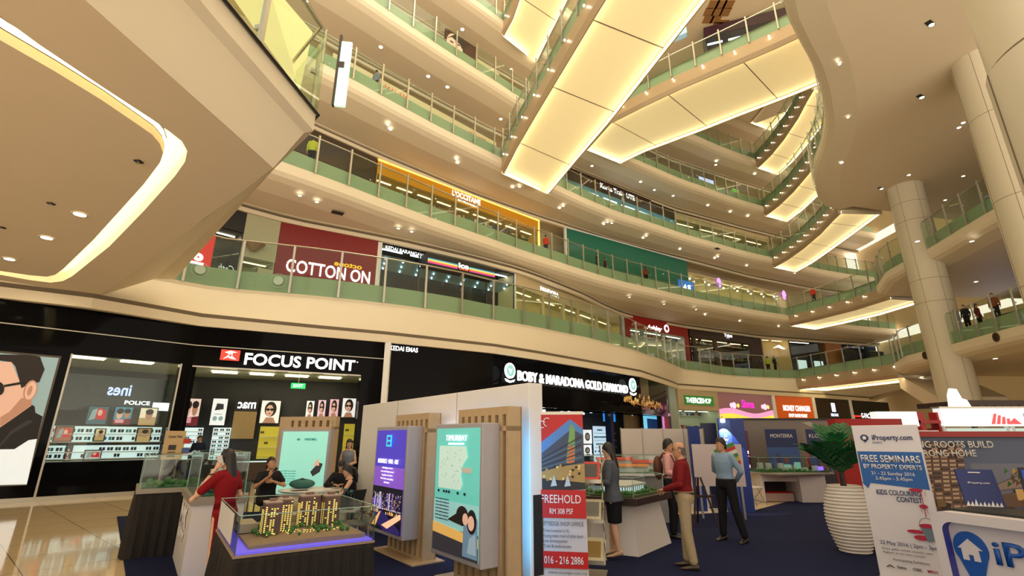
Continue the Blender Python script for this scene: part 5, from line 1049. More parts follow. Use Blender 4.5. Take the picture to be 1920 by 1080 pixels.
# ---- seats and the meeting table
def chair(label, loc, rz, seat, frame, group=None, h=.45, bh=.82, folding=False, name='chair'):
    t = thing(name, label, 'chair', loc, rz, group)
    b = MB(); b.box(-.21, .21, -.2, .2, h - .025, h + .015, seat); b.build('seat', t, bevel=.012)
    b = MB(); b.prism([(-.2, .19, h + .14), (.2, .19, h + .14), (.2, .25, bh), (-.2, .25, bh)], (0, .025, 0), seat); b.build('backrest', t, bevel=.01)
    if folding:
        for x in (-.2, .2):
            l = MB(); l.tube([(x, -.22, 0), (x, .23, bh)], .012, frame, 6); l.build('leg', t); l = MB(); l.tube([(x * .92, .24, 0), (x * .92, -.17, h)], .012, frame, 6); l.build('leg', t)
        b = MB(); b.tube([(-.2, -.2, .06), (.2, -.2, .06)], .01, frame, 6); b.build('stretcher', t)
    else:
        for x in (-.19, .19):
            l = MB(); l.tube([(x, -.18, 0), (x, -.18, h)], .014, frame, 6); l.build('leg', t); l = MB(); l.tube([(x, .2, 0), (x, .19, h), (x, .24, bh)], .014, frame, 6); l.build('leg', t)
    return t
CHR = M('chrome', srgb(200, 200, 200), .15, 1.)
chair('black chair under the seated woman by the white wall', (-3.12, 10.15, 0), -2.2, BLACK, CHR, None, .48)
chair('black chair under the man with folded arms', (-5.05, 11.0, 0), .8, BLACK, CHR, None, .48)
chair('black chair under the man bending over the table', (-3.75, 11.6, 0), -.4, BLACK, CHR, None, .48)
chair('empty dark chair left of the man with folded arms', (-6.0, 11.6, 0), .3, M('dark green seat', (.02, .05, .05), .5), DARKSTEEL, None, .46)
chair('chrome legged stool behind the right corner of the model table', (-2.25, 7.5, 0), -.9, M('grey stool seat', srgb(96, 88, 90), .4), CHR, None, .62, .70)
t = thing('meeting_table', 'round white pedestal table with papers between the seated people', 'table', (-4.15, 10.9, 0))
b = MB(); b.lathe([(.03, .70), (.58, .715), (.62, .735), (.62, .75), (.03, .75)], WHITEB, 32); b.build('table_top', t, True); b = MB(); b.lathe([(.34, .02), (.30, .05), (.10, .28), (.07, .5), (.2, .66), (.32, .71)], WHITEB, 24); b.build('pedestal_base', t, True)
TEALC = M('teal fabric', srgb(50, 110, 104), .6); random.seed(2)
t = thing('bag', 'teal zip bag lying on the round white table', 'bag', (-4.4, 11.05, .75), .2); b = MB(); b.ell((0, 0, .09), (.26, .12, .10), TEALC, 16, 8); b.build('body', t, True); b = MB(); b.tube([(-.22, -.02, .12), (0, -.05, .2), (.22, -.02, .12)], .012, GM[3], 6); b.build('handle', t)
for k, (x, y, l) in enumerate(((-3.95, 10.7, 'white leaflet on the round table near its front edge'), (-4.25, 10.6, 'dark folder on the round table by the left man'), (-3.8, 11.0, 'open brochure on the round table in front of the woman'))):
    b = MB(); b.box(-.15, .15, -.1, .1, 0, .008, (WHITE, GM[3], WHITE)[k]); o = b.build('leaflet'); o.location = (x, y, .751); o.rotation_euler = (0, 0, k * .7); tag(o, l, 'leaflet')
for k, (x, y, h, cc, l) in enumerate(((-2.82, 8.9, .28, (80, 190, 185), 'turquoise water bottle, leftmost of the three bottles on the small side stand'), (-2.7, 8.95, .32, (150, 190, 215), 'clear blue tall bottle, middle one of the three'), (-2.58, 8.9, .3, (100, 180, 190), 'pale teal bottle, rightmost of the three'))):
    t = thing('bottle', l, 'bottle', (x - .12, y, .62)); b = MB(); b.lathe([(.01, 0), (.06, .0), (.062, .02), (.062, h * .65), (.03, h * .82), (.028, h * .9)], glass_mat('bottle %d' % k, srgb(*cc)), 16); b.build('body', t, True); b = MB(); b.lathe([(.032, h * .88), (.032, h), (.01, h)], TEALC, 12); b.build('cap', t)
t = thing('side_stand', 'narrow white side stand holding three bottles', 'stand', (-2.82, 8.92, 0)); b = MB(); b.box(-.25, .25, -.16, .16, .59, .62, WHITEB); b.build('top', t); b = MB(); b.box(-.05, .05, -.05, .05, .03, .59, STEEL); b.build('post', t); b = MB(); b.box(-.2, .2, -.15, .15, .012, .03, STEEL); b.build('base', t)
# ---- red roll-up banner
BF = Fr((.36, 6.95), (.98, 6.85)); bw = .6
t = BF.thing('rollup_banner', 'red roll-up banner reading FREEHOLD with a shop building picture', 'banner stand')
b = MB(); b.box(-.02, bw + .02, -.06, .1, .012, .09, STEEL); b.build('base', t); b = MB(); b.box(-.01, bw + .01, -.01, .015, 2.06, 2.1, STEEL); b.build('top_bar', t); b = MB(); b.tube([(bw / 2, .05, .09), (bw / 2, .03, 2.06)], .012, STEEL, 6); b.build('pole', t)
b = MB(); b.box(0, bw, 0, .004, .09, 2.07, P_('banner white', (206, 198, 200))); b.build('sheet', t)
q = lambda pts: [(bw * x, .09 + 1.98 * y) for x, y in pts]; BR = P_('banner red', (196, 26, 24)); SKYB = P_('banner sky', (80, 130, 190)); 
bd = [P_('banner steel', (60, 72, 92)), P_('banner gold', (176, 140, 80)), P_('banner dark', (34, 34, 44)), P_('banner teal', (80, 110, 130))]
pol = [(q(rc(0, 1, .52, 1)), BR), (q([(0, .64), (0, .8), (.72, .965), (1, .9), (1, .64)]), SKYB), (q([(0, .52), (1, .52), (1, .86), (.75, .9), (.05, .74), (0, .7)]), bd[0]), (q([(0, .52), (1, .52), (1, .68), (.5, .66), (0, .62)]), bd[1]), (q([(0, .5), (1, .52), (1, .56), (0, .585)]), bd[2]), (q([(.6, .68), (.72, .94), (.82, .9), (.8, .7)]), P_('banner flag green', (120, 160, 90))), (q([(.62, .68), (.68, .8), (.8, .78), (.78, .68)]), P_('banner flag orange', (210, 110, 60)))]
for k in range(7): pol.append((q([(.05, .63 + .012 * k), (.95, .69 + .026 * k), (.95, .698 + .026 * k), (.05, .635 + .012 * k)]), bd[3] if k % 2 else bd[2]))
for k in range(24): x = random.random() * .9; y = random.uniform(.55, .66); pol.append((q(rc(x, x + .05, y, y + .014)), random.choice((P_('banner lamp', (235, 200, 120)), bd[2], bd[1]))))
for x in (.25, .55): pol.append((q([(x, .535), (x + .08, .61), (x + .14, .54)]), P_('banner sail', (190, 200, 205))))
pol += [(q(rc(0, 1, .345, .515)), BR), (q(rc(0, 1, .055, .15)), BR)]
mb = MB()
for k, (p, m) in enumerate(pol): mb.front(p, -.006 - .0004 * k, .003, m)
mb.build('print', t)
WT = P_('printed white', (236, 232, 228)); GT = P_('printed grey', (84, 80, 84)); yb = -.026
text('FREEHOLD', t, WT, .02, yb, .09 + 1.98 * .435, w=bw * .86, h=.1, ext=.002); text('RM 308 PSF', t, WT, bw * .22, yb, .09 + 1.98 * .37, w=bw * .5, h=.065, ext=.002)
text('CITYEDGE SHOP OFFICE', t, GT, .02, yb, .09 + 1.98 * .3, w=bw * .9, h=.05, ext=.002)
for k, s_ in enumerate(('- Prime Location in KL', '- Facing main road of Jalan Ipoh', '- Low downpayment', '- Train & multi-access')): text(s_, t, GT, .02, yb, .09 + 1.98 * (.262 - .03 * k), w=bw * (.6, .88, .55, .62)[k], h=.038, ext=.002)
text('016 - 216 2886', t, WT, .05, yb, .09 + 1.98 * .08, w=bw * .82, h=.085, ext=.002, bold=.01); text('www.cityedge.com.my', t, GT, .1, yb, .09 + 1.98 * .025, w=bw * .8, h=.03, ext=.002)
b = MB()
for c_, r_, a0, a1 in (((.1, .93), .05, .6, 5.2), ((.2, .945), .06, .9, 4.6)): b.tube([(bw * (c_[0] + r_ * 1.3 * math.cos(a0 + (a1 - a0) * k / 12)), yb, .09 + 1.98 * (c_[1] + r_ * .45 * math.sin(a0 + (a1 - a0) * k / 12))) for k in range(13)], .006, WT, 5)
b.build('logo', t)
# ---- zigzag brochure rack
t = thing('brochure_rack', 'folding zigzag brochure rack with angled trays right of the red banner', 'brochure rack', (1.1, 7.42, 0), -.25)
for k, zz in enumerate((.16, .66, 1.16)):
    b = MB(); b.prism([(-.14, -.16, zz), (-.14, .12, zz + .26), (.16, .12, zz + .26), (.16, -.16, zz)], (0, .0, .015), CLEAR if k else STEEL); b.box(-.14, .16, -.18, -.16, zz, zz + .05, STEEL); b.build('tray', t)
    for x in (-.145, .165):
        l = MB(); l.tube([(x, -.16, zz), (x, .12, zz + .26), (x, -.14, zz + .5)], .009, STEEL, 6); l.tube([(x, .14, zz), (x, -.14, zz + .26), (x, .12, zz + .5)], .009, STEEL, 6); l.build('scissor_arm', t)
b = MB(); b.box(-.15, .17, -.2, .18, .012, .03, STEEL); b.build('base', t)
for k, zz, l in ((0, .16, 'brochures with yellow pictures on the bottom tray of the zigzag rack'), (1, .66, 'brochures with cream covers on the middle tray of the zigzag rack'), (2, 1.16, 'red brochures with a house on the top tray of the zigzag rack')):
    c = thing('brochure', l, 'brochure', (1.1, 7.42, zz + .03), -.25); 
    b = MB(); b.prism([(-.12, -.14, .0), (-.12, .1, .225), (.14, .1, .225), (.14, -.14, 0)], (0, -.012, .014), (P_('cover pale', (200, 190, 160)), P_('cover pale', (200, 190, 160)), BR)[k]); b.build('stack', c)
    b = MB(); b.prism([(-.09, -.115, .04), (-.09, .06, .204), (.11, .06, .204), (.11, -.115, .04)], (0, -.004, .006), (P_('cover ochre', (150, 120, 60)), P_('cover grey', (120, 120, 110)), GM[3])[k]); b.build('picture', c)
# ---- counter with a model (centre)
def hexcounter(label, pts, ztop, loc, mlabel, lit, inset=.28, casez=.3):
    t = thing('display_counter', label, 'counter', loc)
    cx = sum(p[0] for p in pts) / len(pts); cy = sum(p[1] for p in pts) / len(pts)
    sc = lambda k: [(cx + (x - cx) * k, cy + (y - cy) * k) for x, y in pts]
    b = MB(); b.rings([[(*p, .012) for p in sc(.92)], [(*p, ztop - .13) for p in sc(.76)]], WHITEB); b.build('body', t)
    b = MB(); b.rings([[(*p, ztop - .13) for p in sc(.9)], [(*p, ztop - .1) for p in sc(1)], [(*p, ztop) for p in sc(1)]], COUNTD); b.build('counter_top', t)
    m = thing('model_display', mlabel, 'architectural model', (loc[0], loc[1], ztop))
    s_ = sc(.86); g = MB(); g.rings([[(*p, 0) for p in s_], [(*p, casez) for p in s_]], CLEAR, cap=False); g.build('glass_case', m)
    e = MB(); mm = M('pale glass edge', srgb(160, 190, 180), .2)
    e.tube([(*p, casez) for p in s_ + s_[:1]], .006, mm, 5)
    for p in s_: e.tube([(*p, 0), (*p, casez)], .005, mm, 5)
    e.build('case_edge', m)
    b = MB(); b.extr(sc(.84), 0, .02, M('model lawn', (.05, .09, .03), .8, var=.4, scale=40)); b.build('ground', m)
    k_ = sc(.62); b = MB()
    b.rings([[(*p, .02) for p in sc(.5)], [(*p, .12) for p in sc(.5)]], E_('model lit wall', (205, 235, 240), .9)); b.build('lit_block', m)
    b = MB(); b.extr(sc(.56), .12, .15, MW); b.build('model_roof', m)
    b = MB()
    for i in range(len(pts)):
        a_, c_ = sc(.51)[i], sc(.51)[(i + 1) % len(pts)]
        for j in range(9): x = a_[0] + (c_[0] - a_[0]) * j / 9; y = a_[1] + (c_[1] - a_[1]) * j / 9; b.box(x - .01, x + .01, y - .01, y + .01, .02, .12, MW)
    b.build('columns', m)['kind'] = 'stuff'
    b = MB()
    for k in range(80):
        i = random.randrange(len(pts)); f_ = random.random(); a_, c_ = sc(.7)[i], sc(.7)[(i + 1) % len(pts)]; x = a_[0] + (c_[0] - a_[0]) * f_; y = a_[1] + (c_[1] - a_[1]) * f_; r = random.uniform(.02, .045); b.ell((x, y, .02 + r * .7), (r, r, r), LEAF, 6, 4)
    b.build('model_trees', m)['kind'] = 'stuff'
    return t, m
hexcounter('white tapered counter with dark top beside the woman in the grey jacket', [(1.95, 8.3), (2.85, 9.45), (2.7, 10.4), (1.5, 10.6), (.95, 9.7), (1.2, 8.75)], .84, (0, 0, 0), 'glass cased building model with white columns and green trees on the white counter', True)
t = thing('display_counter', 'grey booth table with an orange roofed model behind the white counter', 'counter', (2.6, 12.2, 0), -.1); b = MB(); b.box(-1.1, 1.0, -.5, .5, .012, .95, M('grey booth board', srgb(140, 138, 140), .5)); b.build('body', t); b = MB(); b.box(-1.15, 1.05, -.55, .55, .95, 1.0, WHITEB); b.build('counter_top', t)
t = thing('model_display', 'glass cased model with red and orange roofs behind the white counter', 'architectural model', (2.6, 12.2, 1.0), -.1); case(t, -1.0, .9, -.45, .45, .38); greens(t, -.9, .8, -.4, .4, 50, .02); b = MB(); b.box(-.95, .85, -.42, .42, 0, .02, LEAFD); b.build('ground', t)
for x0, x1, y, h, cc in ((-.6, .2, 0, .33, 0), (-.9, .5, -.3, .2, 1), (-.1, .7, .2, .26, 0)): b = MB(); b.box(x0, x1, y - .1, y + .1, .02, h - .06, MW); b.prism([(x0 - .03, y - .14, h - .06), (x0 - .03, y + .14, h - .06), (x0 - .03, y, h)], (x1 - x0 + .06, 0, 0), (P_('roof red', (200, 40, 36)), P_('roof orange', (214, 120, 50)))[cc]); b.build('roofed_block', t)
# ---- white partitions and colour chart
XF = Fr((2.9, 13.6), (5.2, 13.9)); t = XF.thing('partition', 'white panel partition behind the man with the backpack', 'partition')
for k in range(4): b = MB(); b.box(k * .58, k * .58 + .57, 0, .05, .05, 2.0, P_('partition white', (206, 196, 188))); b.build('panel', t)
for k in range(5): b = MB(); b.box(k * .58 - .015, k * .58 + .01, -.01, .06, 0, 2.02, STEEL); b.build('post', t)
t = thing('sign_pillar', 'short blue sign panel standing at the right end of the white partition', 'sign', (4.75, 13.4, 0), .05); b = MB(); b.box(-.14, .14, -.05, .05, .01, 2.05, BLUEB); b.build('panel', t); text('EXPO', t, WT, .03, -.06, 1.5, h=.09, ext=.003, rz=0)
XC = Fr((4.25, 12.2), (5.35, 12.0)); t = XC.thing('panel_board', 'pinkish white board with a tilted colour chart beside the man in the blue shirt', 'display board')
b = MB(); b.box(0, 1.1, 0, .05, .7, 1.62, P_('board pink white', (212, 196, 196))); b.build('board', t)
for x in (.1, 1.0): b = MB(); b.box(x - .02, x + .02, .01, .04, .012, .7, STEEL); b.build('leg', t)
ch = MB()
for k in range(6):
    cc = ((60, 150, 60), (200, 60, 50), (236, 232, 228), (60, 130, 60), (200, 190, 60), (200, 60, 50))[k]
    y0 = 1.42 - k * .08; ch.front([(.5 + .02 * k, y0), (.95 + .02 * k, y0 + .18), (.93 + .02 * k, y0 + .25), (.48 + .02 * k, y0 + .07)], -.012, .006, P_('chart %d' % k, cc))
ch.build('colour_chart', t)
t = thing('easel', 'wooden folding easel between the red shirted and blue shirted men', 'easel', (4.0, 11.3, 0), 0)
for x0, x1 in ((-.25, -.05), (.25, .05)): b = MB(); b.tube([(x0, -.2, .012), (x1, 0, .95)], .02, BROWNB, 6); b.build('leg', t)
b = MB(); b.tube([(0, .3, .012), (0, 0, .95)], .02, BROWNB, 6); b.build('leg', t); b = MB(); b.box(-.3, .3, -.06, -.03, .55, .6, BROWNB); b.build('ledge', t)
# ---- blue booth pillar with spot
t = thing('sign_pillar', 'tall blue booth pillar with white letters and a lit spot on top, behind the man in blue', 'pillar', (5.75, 13.4, 0), -.35)
b = MB(); b.box(-.32, .3, -.2, .2, .01, 2.25, BLUEB); b.build('panel', t); b = MB(); b.box(-.3, -.02, -.212, -.2, .1, 2.2, P_('blue face', (58, 84, 150))); b.build('face', t)
for k, s_ in enumerate('DWELLING'): text(s_, t, WT, -.16, -.218, 1.78 - .105 * k, h=.075, align='CENTER', ext=.003)
b = MB(); b.tube([(-.2, -.05, 2.25), (-.2, -.28, 2.3), (-.2, -.32, 2.22)], .015, STEEL, 6); b.build('lamp_arm', t); b = MB(); b.lathe([(.05, 2.14), (.06, 2.22), (.02, 2.24)], LAMP, 12, (-.2, -.33)); b.build('lamp', t)
sp = bpy.data.lights.new('pillar_spot', 'SPOT'); sp.energy = 60; sp.spot_size = 1.2; sp.color = (.9, .95, 1); so = bpy.data.objects.new('pillar_spot', sp); so.parent = t; so.location = (-.2, -.38, 2.12); so.rotation_euler = (.35, 0, 0); COL.objects.link(so)
t = thing('partition', 'dark blue backing panel just left of the tall blue pillar', 'partition', (5.35, 13.9, 0), -.2); b = MB(); b.box(-.2, .2, 0, .06, 0.01, 2.15, M('navy board', srgb(16, 26, 74), .4)); b.build('panel', t)
# ---- model desk, booth backdrop, banners
DP = [(7.0, 15.4), (7.5, 14.7), (9.3, 15.1), (9.6, 15.9), (9.2, 16.8), (7.0, 16.6)]
t = thing('model_desk', 'white desk with open shelf and grey top, right of the blue pillar', 'desk', (0, 0, 0))
b = MB(); b.extr(DP, .76, .8, M('desk top grey', srgb(150, 142, 132), .4)); b.build('desk_top', t)
for (x0, x1, y0, y1) in ((8.25, 9.0, 15.1, 16.4), (7.2, 7.27, 15.2, 16.3)): b = MB(); b.box(x0, x1, y0, y1, .01, .76, WHITEB); b.build('side_panel', t)
b = MB(); b.box(7.27, 8.25, 15.2, 16.2, .56, .76, WHITEB); b.build('apron', t)
b = MB(); b.box(7.27, 8.25, 15.9, 16.0, .01, .56, DARKGREY); b.build('back_panel', t)
b = MB(); b.box(-.4, .4, -.2, .2, 0, .22, P_('box red white', (190, 160, 150))); b.box(-.41, .41, -.21, .21, .22, .25, REDP); o = b.build('carton'); o.location = (7.75, 15.55, .012); tag(o, 'red topped carton under the white model desk', 'box')
t = thing('model_display', 'glass case with a teal lit town model on the white desk', 'architectural model', (7.0, 15, .8)); case(t, .2, 2.3, .2, 1.4, .42); b = MB(); b.box(.25, 2.25, .25, 1.35, 0, .03, LEAFD); b.build('ground', t); greens(t, .3, 2.2, .3, .8, 60, .03)
for k in range(14): b = MB(); x, y = random.uniform(.4, 2.0), random.uniform(.4, 1.2); b.box(x, x + .13, y, y + .12, .03, random.uniform(.1, .28), random.choice((E_('teal lit model', (130, 190, 175), .5), MW))); b.build('model_block', t)
b = MB(); b.box(2.0, 2.12, .3, .36, .06, .16, E_('violet lit model', (150, 110, 255), 1.5)); b.build('lit_block', t)
KF = Fr((8.2, 18.6), (11.9, 18.9)); t = KF.thing('booth_backdrop', 'grey booth backdrop wall with satellite picture, behind the town model', 'booth wall')
b = MB(); b.box(0, 2.45, 0, .1, 0, 2.4, P_('backdrop grey', (122, 112, 106))); b.build('panel', t); b = MB(); b.box(2.45, 3.7, 0, .1, 0, 2.4, P_('backdrop tan', (130, 116, 104))); b.build('side_panel', t); b = MB(); b.box(0, 3.7, -.04, .12, 2.4, 2.46, BLACK); b.build('top_rail', t)
layer(t, 'map_print', [(rc(2.5, 3.6, .6, 1.5), P_('map orange', (190, 70, 24))), (ellpts(3.1, 1.7, .5, .22, 16), P_('map green', (120, 120, 70))), (ellpts(3.15, 1.68, .36, .13, 14), P_('map dark', (50, 40, 36))), (rc(3.1, 3.6, 1.2, 1.5), P_('map lime', (120, 150, 40))), ([(2.5, 2.3), (2.8, 2.35), (3.5, 1.9), (3.4, 1.85)], P_('map road', (170, 160, 150)))], -.005)
def kbanner(u, label, s_):
    t = KF.thing('rollup_banner', label, 'banner stand', None, u, -1.3); w = 1.12
    b = MB(); b.box(0, w, 0, .006, .1, 2.05, P_('kl navy', (30, 42, 92))); b.build('sheet', t); b = MB(); b.box(-.02, w + .02, -.08, .1, .012, .1, STEEL); b.build('base', t); b = MB(); b.tube([(w / 2, .04, .1), (w / 2, .03, 2.05)], .012, STEEL, 6); b.build('pole', t)
    q = lambda pts: [(w * x, .1 + 1.95 * y) for x, y in pts]
    pol = [(q(rc(0, 1, .4, .7)), P_('kl blue', (50, 82, 140))), (q(rc(0, 1, .3, .42)), P_('kl dusk', (92, 60, 70))), (q(rc(0, 1, 0, .3)), P_('kl night', (34, 24, 32)))]
    for k in range(10): x = random.random() * .85; pol.append((q(rc(x, x + random.uniform(.05, .12), .28, random.uniform(.36, .62))), random.choice((P_('kl tower', (60, 60, 96)), P_('kl tower warm', (150, 80, 50)), P_('kl tower blue', (60, 90, 160))))))
    mb = MB()
    for k, (p, m) in enumerate(pol): mb.front(p, -.003 - .0006 * k, .002, m)
    mb.build('print', t)
    for sx, sz, sw, ss in s_: text(ss, t, WT, w * sx, -.02, .1 + 1.95 * sz, w=w * sw, h=.12 if sz > .8 else .06, ext=.002)
kbanner(.25, 'dark blue skyline banner, left of the two behind the town model', [(.15, .86, .7, 'MONTERRA')])
kbanner(1.7, 'dark blue skyline banner with KLCC letters, right of the two behind the town model', [(.08, .86, .4, 'KLCC'), (.66, .86, .3, 'AIM'), (.1, .6, .5, 'freehold homes'), (.1, .55, .5, 'within the city')])
LPINK = E_('pink white lit letters', (250, 215, 240), 1.3)
t = thing('letter_banner', 'pink white lit letter column between the blue pillar and the left skyline banner', 'sign', (7.2, 17.6, 0), 0); b = MB(); b.box(-.1, .9, .0, .08, .012, 2.0, M('mauve panel', srgb(90, 50, 70), .5)); b.build('panel', t); random.seed(9)
for k in range(9): b = MB(); b.box(.42, .5 + random.uniform(.2, .35), -.03, 0, .35 + .15 * k, .45 + .15 * k, LPINK); b.build('letter_row', t)
b = MB(); b.box(.05, .22, -.03, 0, .5, 1.7, LPINK); b.build('letter_row', t)
for k, (x, y, r_, l) in enumerate(((6.75, 15.2, .35, 'white folding chair partly hidden by the blue pillar'), (7.0, 15.15, 3.6, 'white folding chair in front of the white model desk'))):
    if k: chair(l, (6.72, 14.75, 0), .5, WHITEB, STEEL, None, folding=True, name='folding_chair')
    else: chair(l, (6.35, 15.5, 0), .6, WHITEB, STEEL, None, folding=True, name='folding_chair')
chair('chrome folding chair under the person in the red vest', (10.4, 17.9, 0), 2.4, BLACK, CHR, None, folding=True, name='folding_chair')
t = thing('meeting_table', 'small white table in front of the person in the red vest', 'table', (11.5, 17.7, 0)); b = MB(); b.lathe([(.5, .72), (.5, .75), (.02, .75)], WHITEB, 24); b.build('table_top', t); b = MB(); b.lathe([(.25, .0), (.04, .04), (.03, .72)], STEEL, 12); b.build('pedestal_base', t)
# ---- planter with palm
t = thing('planter', 'tall white ribbed planter vase beside the free seminars board', 'planter', (5.5, 8.75, .012))
pr = []
for k in range(60):
    zz = 1.0 * k / 59; r = .17 + .17 * math.sin(min(1, zz / 1.0) * PI * .78 + .25) ; pr.append((r + (.012 if k % 3 == 1 else -.004), zz))
b = MB(); b.lathe(pr + [(pr[-1][0] - .05, .98), (.02, .95)], M('ribbed white ceramic', srgb(222, 214, 206), .3), 40); b.build('vase', t, True)
t = thing('palm', 'dark green palm plant growing in the white ribbed planter', 'plant', (5.5, 8.75, .97)); random.seed(4)
b = MB(); b.lathe([(.05, 0), (.04, .2), (.02, .35)], BROWNB, 8); b.build('stem', t)
for k in range(26):
    a = k * 2.4; ln = random.uniform(.6, .9); up = random.uniform(.55, 1.15); fr = MB(); pts = []
    for j in range(9): s_ = j / 8; pts.append(Vector((math.cos(a) * ln * s_ * (1.15 - up * .7), math.sin(a) * ln * s_ * (1.15 - up * .7), .2 + up * ln * s_ * (1.3 - .45 * s_) )))
    fr.tube(pts, [.008 - .006 * j / 8 for j in range(9)], LEAFD, 5); side = Vector((-math.sin(a), math.cos(a), 0))
    for j in range(1, 9):
        p = pts[j]; d_ = (pts[j] - pts[j - 1]).normalized(); L_ = .24 * math.sin(PI * (j + 1) / 10) + .05
        for sg in (-1, 1):
            tip = p + (side * sg * .75 + d_ * .8).normalized() * L_ + Vector((0, 0, -.03)); w_ = d_ * .026
            fr.add([p - w_, p + w_, (p + tip) / 2 + w_ * 1.3 + Vector((0, 0, .012)), tip, (p + tip) / 2 - w_ * 1.3 + Vector((0, 0, .012))], [(0, 1, 2, 3, 4)], LEAFD)
    fr.build('frond', t)
# ---- free seminars board
SF = Fr((4.72, 7.1), (5.22, 6.58)); sw = SF.L; t = SF.thing('info_board', 'white and blue FREE SEMINARS standing board beside the ribbed planter', 'sign board')
b = MB(); b.box(0, sw, 0, .07, .012, 1.92, P_('board white', (222, 216, 220))); b.build('board', t, bevel=.006)
b = MB(); b.box(-.05, sw + .05, -.15, .22, 0.012, .03, STEEL); b.build('base', t)
q = lambda pts: [(sw * x, .03 + 1.87 * y) for x, y in pts]; IB = P_('seminar blue', (22, 92, 168)); CR = P_('drip crimson', (176, 20, 60)); NV = P_('ink navy', (40, 60, 110))
layer(t, 'print', [(q([(.02, .62), (.98, .59), (.98, .83), (.02, .83)]), IB), (q([(.0, .62), (.14, .62), (.08, .58)]), IB), (q(ellpts(.78, .585, .1, .012, 10)), CR)], -.005, .004)
mb = MB()
for x0, x1, y0, y1 in ((.84, .85, .42, .585), (.76, .765, .555, .58), (.9, .905, .55, .58), (.8, .805, .45, .47), (.88, .885, .44, .47)): mb.front(q(rc(x0, x1, y0, y1)), -.016, .004, CR)
mb.front(q(ellpts(.84, .485, .06, .014, 10)), -.016, .004, CR); mb.front(q(ellpts(.66, .325, .13, .012, 10)), -.018, .004, CR); mb.front(q(ellpts(.72, .29, .11, .016, 10)), -.018, .004, CR)
mb.front(q([(.72, .37), (.95, .36), (.97, .285), (.8, .27)]), -.022, .004, P_('bucket grey', (104, 122, 134))); mb.front(q(ellpts(.835, .366, .115, .014, 12)), -.026, .004, CR)
mb.build('bucket_print', t); b = MB(); b.tube([(sw * (.84 + .11 * math.cos(a)), -.03, .03 + 1.87 * (.37 + .045 * math.sin(a))) for a in [PI * k / 8 for k in range(9)]], .003, GT, 4); b.build('bucket_handle', t)
TX = lambda s_, x, y, w_, h_, m, **k: text(s_, t, m, sw * x, -.014, .03 + 1.87 * y, w=sw * w_, h=h_, ext=.002, **k)
TX('iProperty.com', .3, .91, .6, .065, NV, bold=.015); TX('EXPO', .3, .885, .14, .025, NV)
TX('FREE SEMINARS', .06, .76, .88, .085, WT, bold=.015); TX('BY PROPERTY EXPERTS', .08, .715, .86, .055, WT, bold=.012); TX('21 - 22 Sunday 2016', .18, .675, .64, .04, WT); TX('2.45pm - 5.45pm', .23, .642, .54, .04, WT)
TX('KIDS COLOURING', .2, .545, .64, .06, NV, bold=.015); TX('CONTEST', .48, .505, .36, .06, NV, bold=.015); TX('22 May 2016 | 2pm - 3pm', .1, .225, .82, .045, NV)
TX('Free gifts while stocks last', .12, .195, .7, .02, GT, name='small_lettering'); TX('Register at the expo counter', .12, .172, .6, .02, GT, name='small_lettering'); TX('Participating Exhibitors', .25, .13, .5, .028, GT)
for x, s_ in ((.12, '▲'), (.28, 'Setia'), (.5, 'OSK'), (.7, 'MKH')): TX(s_ if s_ != '▲' else 'A', x, .085, .13, .03, GT if x != .7 else CR, bold=.02)
b = MB(); b.front(q(ellpts(.18, .925, .065, .022, 16)), -.012, .006, NV); b.front(q([(.125, .918), (.235, .918), (.18, .89)]), -.012, .006, NV); b.front(q([(.14, .925), (.18, .938), (.22, .925), (.205, .925), (.205, .912), (.155, .912), (.155, .925)]), -.017, .005, WT); b.build('logo', t)
# ---- reception counter
RF = Fr((4.32, 5.5), (4.91, 3.88)); RL = 2.3
t = RF.thing('reception_counter', 'white reception counter with large iProperty EXPO logo', 'counter')
def rrect(x0, x1, z0, z1, r, n=6):
    o = []
    for cx, cz_, a in ((x1 - r, z0 + r, -PI / 2), (x1 - r, z1 - r, 0), (x0 + r, z1 - r, PI / 2), (x0 + r, z0 + r, PI)): o += [(cx + r * math.cos(a + PI / 2 * k / n), cz_ + r * math.sin(a + PI / 2 * k / n)) for k in range(n + 1)]
    return o
b = MB(); b.front(rrect(0, RL, .012, 1.05, .12), .04, .6, P_('counter white', (216, 210, 216))); b.build('body', t)
o_, i_ = rrect(0, RL, .012, 1.05, .12), rrect(.09, RL - .09, .1, .96, .09); b = MB()
b.rings([[(x, .04, zz) for x, zz in o_], [(x, -.06, zz) for x, zz in o_], [(x, -.06, zz) for x, zz in i_]], P_('counter white', (216, 210, 216)), cap=False); b.build('front_frame', t)
b = MB(); b.rings([[(x, -.06, zz) for x, zz in i_], [(x, .038, zz) for x, zz in i_]], P_('frame blue', (52, 56, 150)), cap=False); b.build('inner_edge', t)
b = MB(); b.box(.1, RL - .1, .1, .66, 1.05, 1.07, BLACK); b.build('worktop', t)
lx, lz = RF.uv(1820, 1034, .02); lz -= .04; PB = P_('pin blue', (22, 84, 172))
b = MB(); b.front(ellpts(lx, lz + .06, .14, .155, 28), .02, .02, PB); b.front([(lx - .125, lz - .0), (lx + .125, lz - .0), (lx + .02, lz - .29), (lx - .02, lz - .29)], .023, .02, PB); b.build('pin_mark', t)
b = MB(); b.front([(lx - .1, lz + .06), (lx, lz + .15), (lx + .1, lz + .06), (lx + .07, lz + .06), (lx + .07, lz - .04), (lx + .02, lz - .04), (lx + .02, lz + .01), (lx - .02, lz + .01), (lx - .02, lz - .04), (lx - .07, lz - .04), (lx - .07, lz + .06)], .01, .012, P_('counter white', (216, 210, 216))); b.build('house_mark', t)
text('iProperty', t, PB, lx + .19, .03, lz - .03, w=1.3, h=.2, bold=.014, ext=.015); text('EXPO', t, PB, lx + .24, .03, lz - .3, w=.52, h=.14, ext=.012)
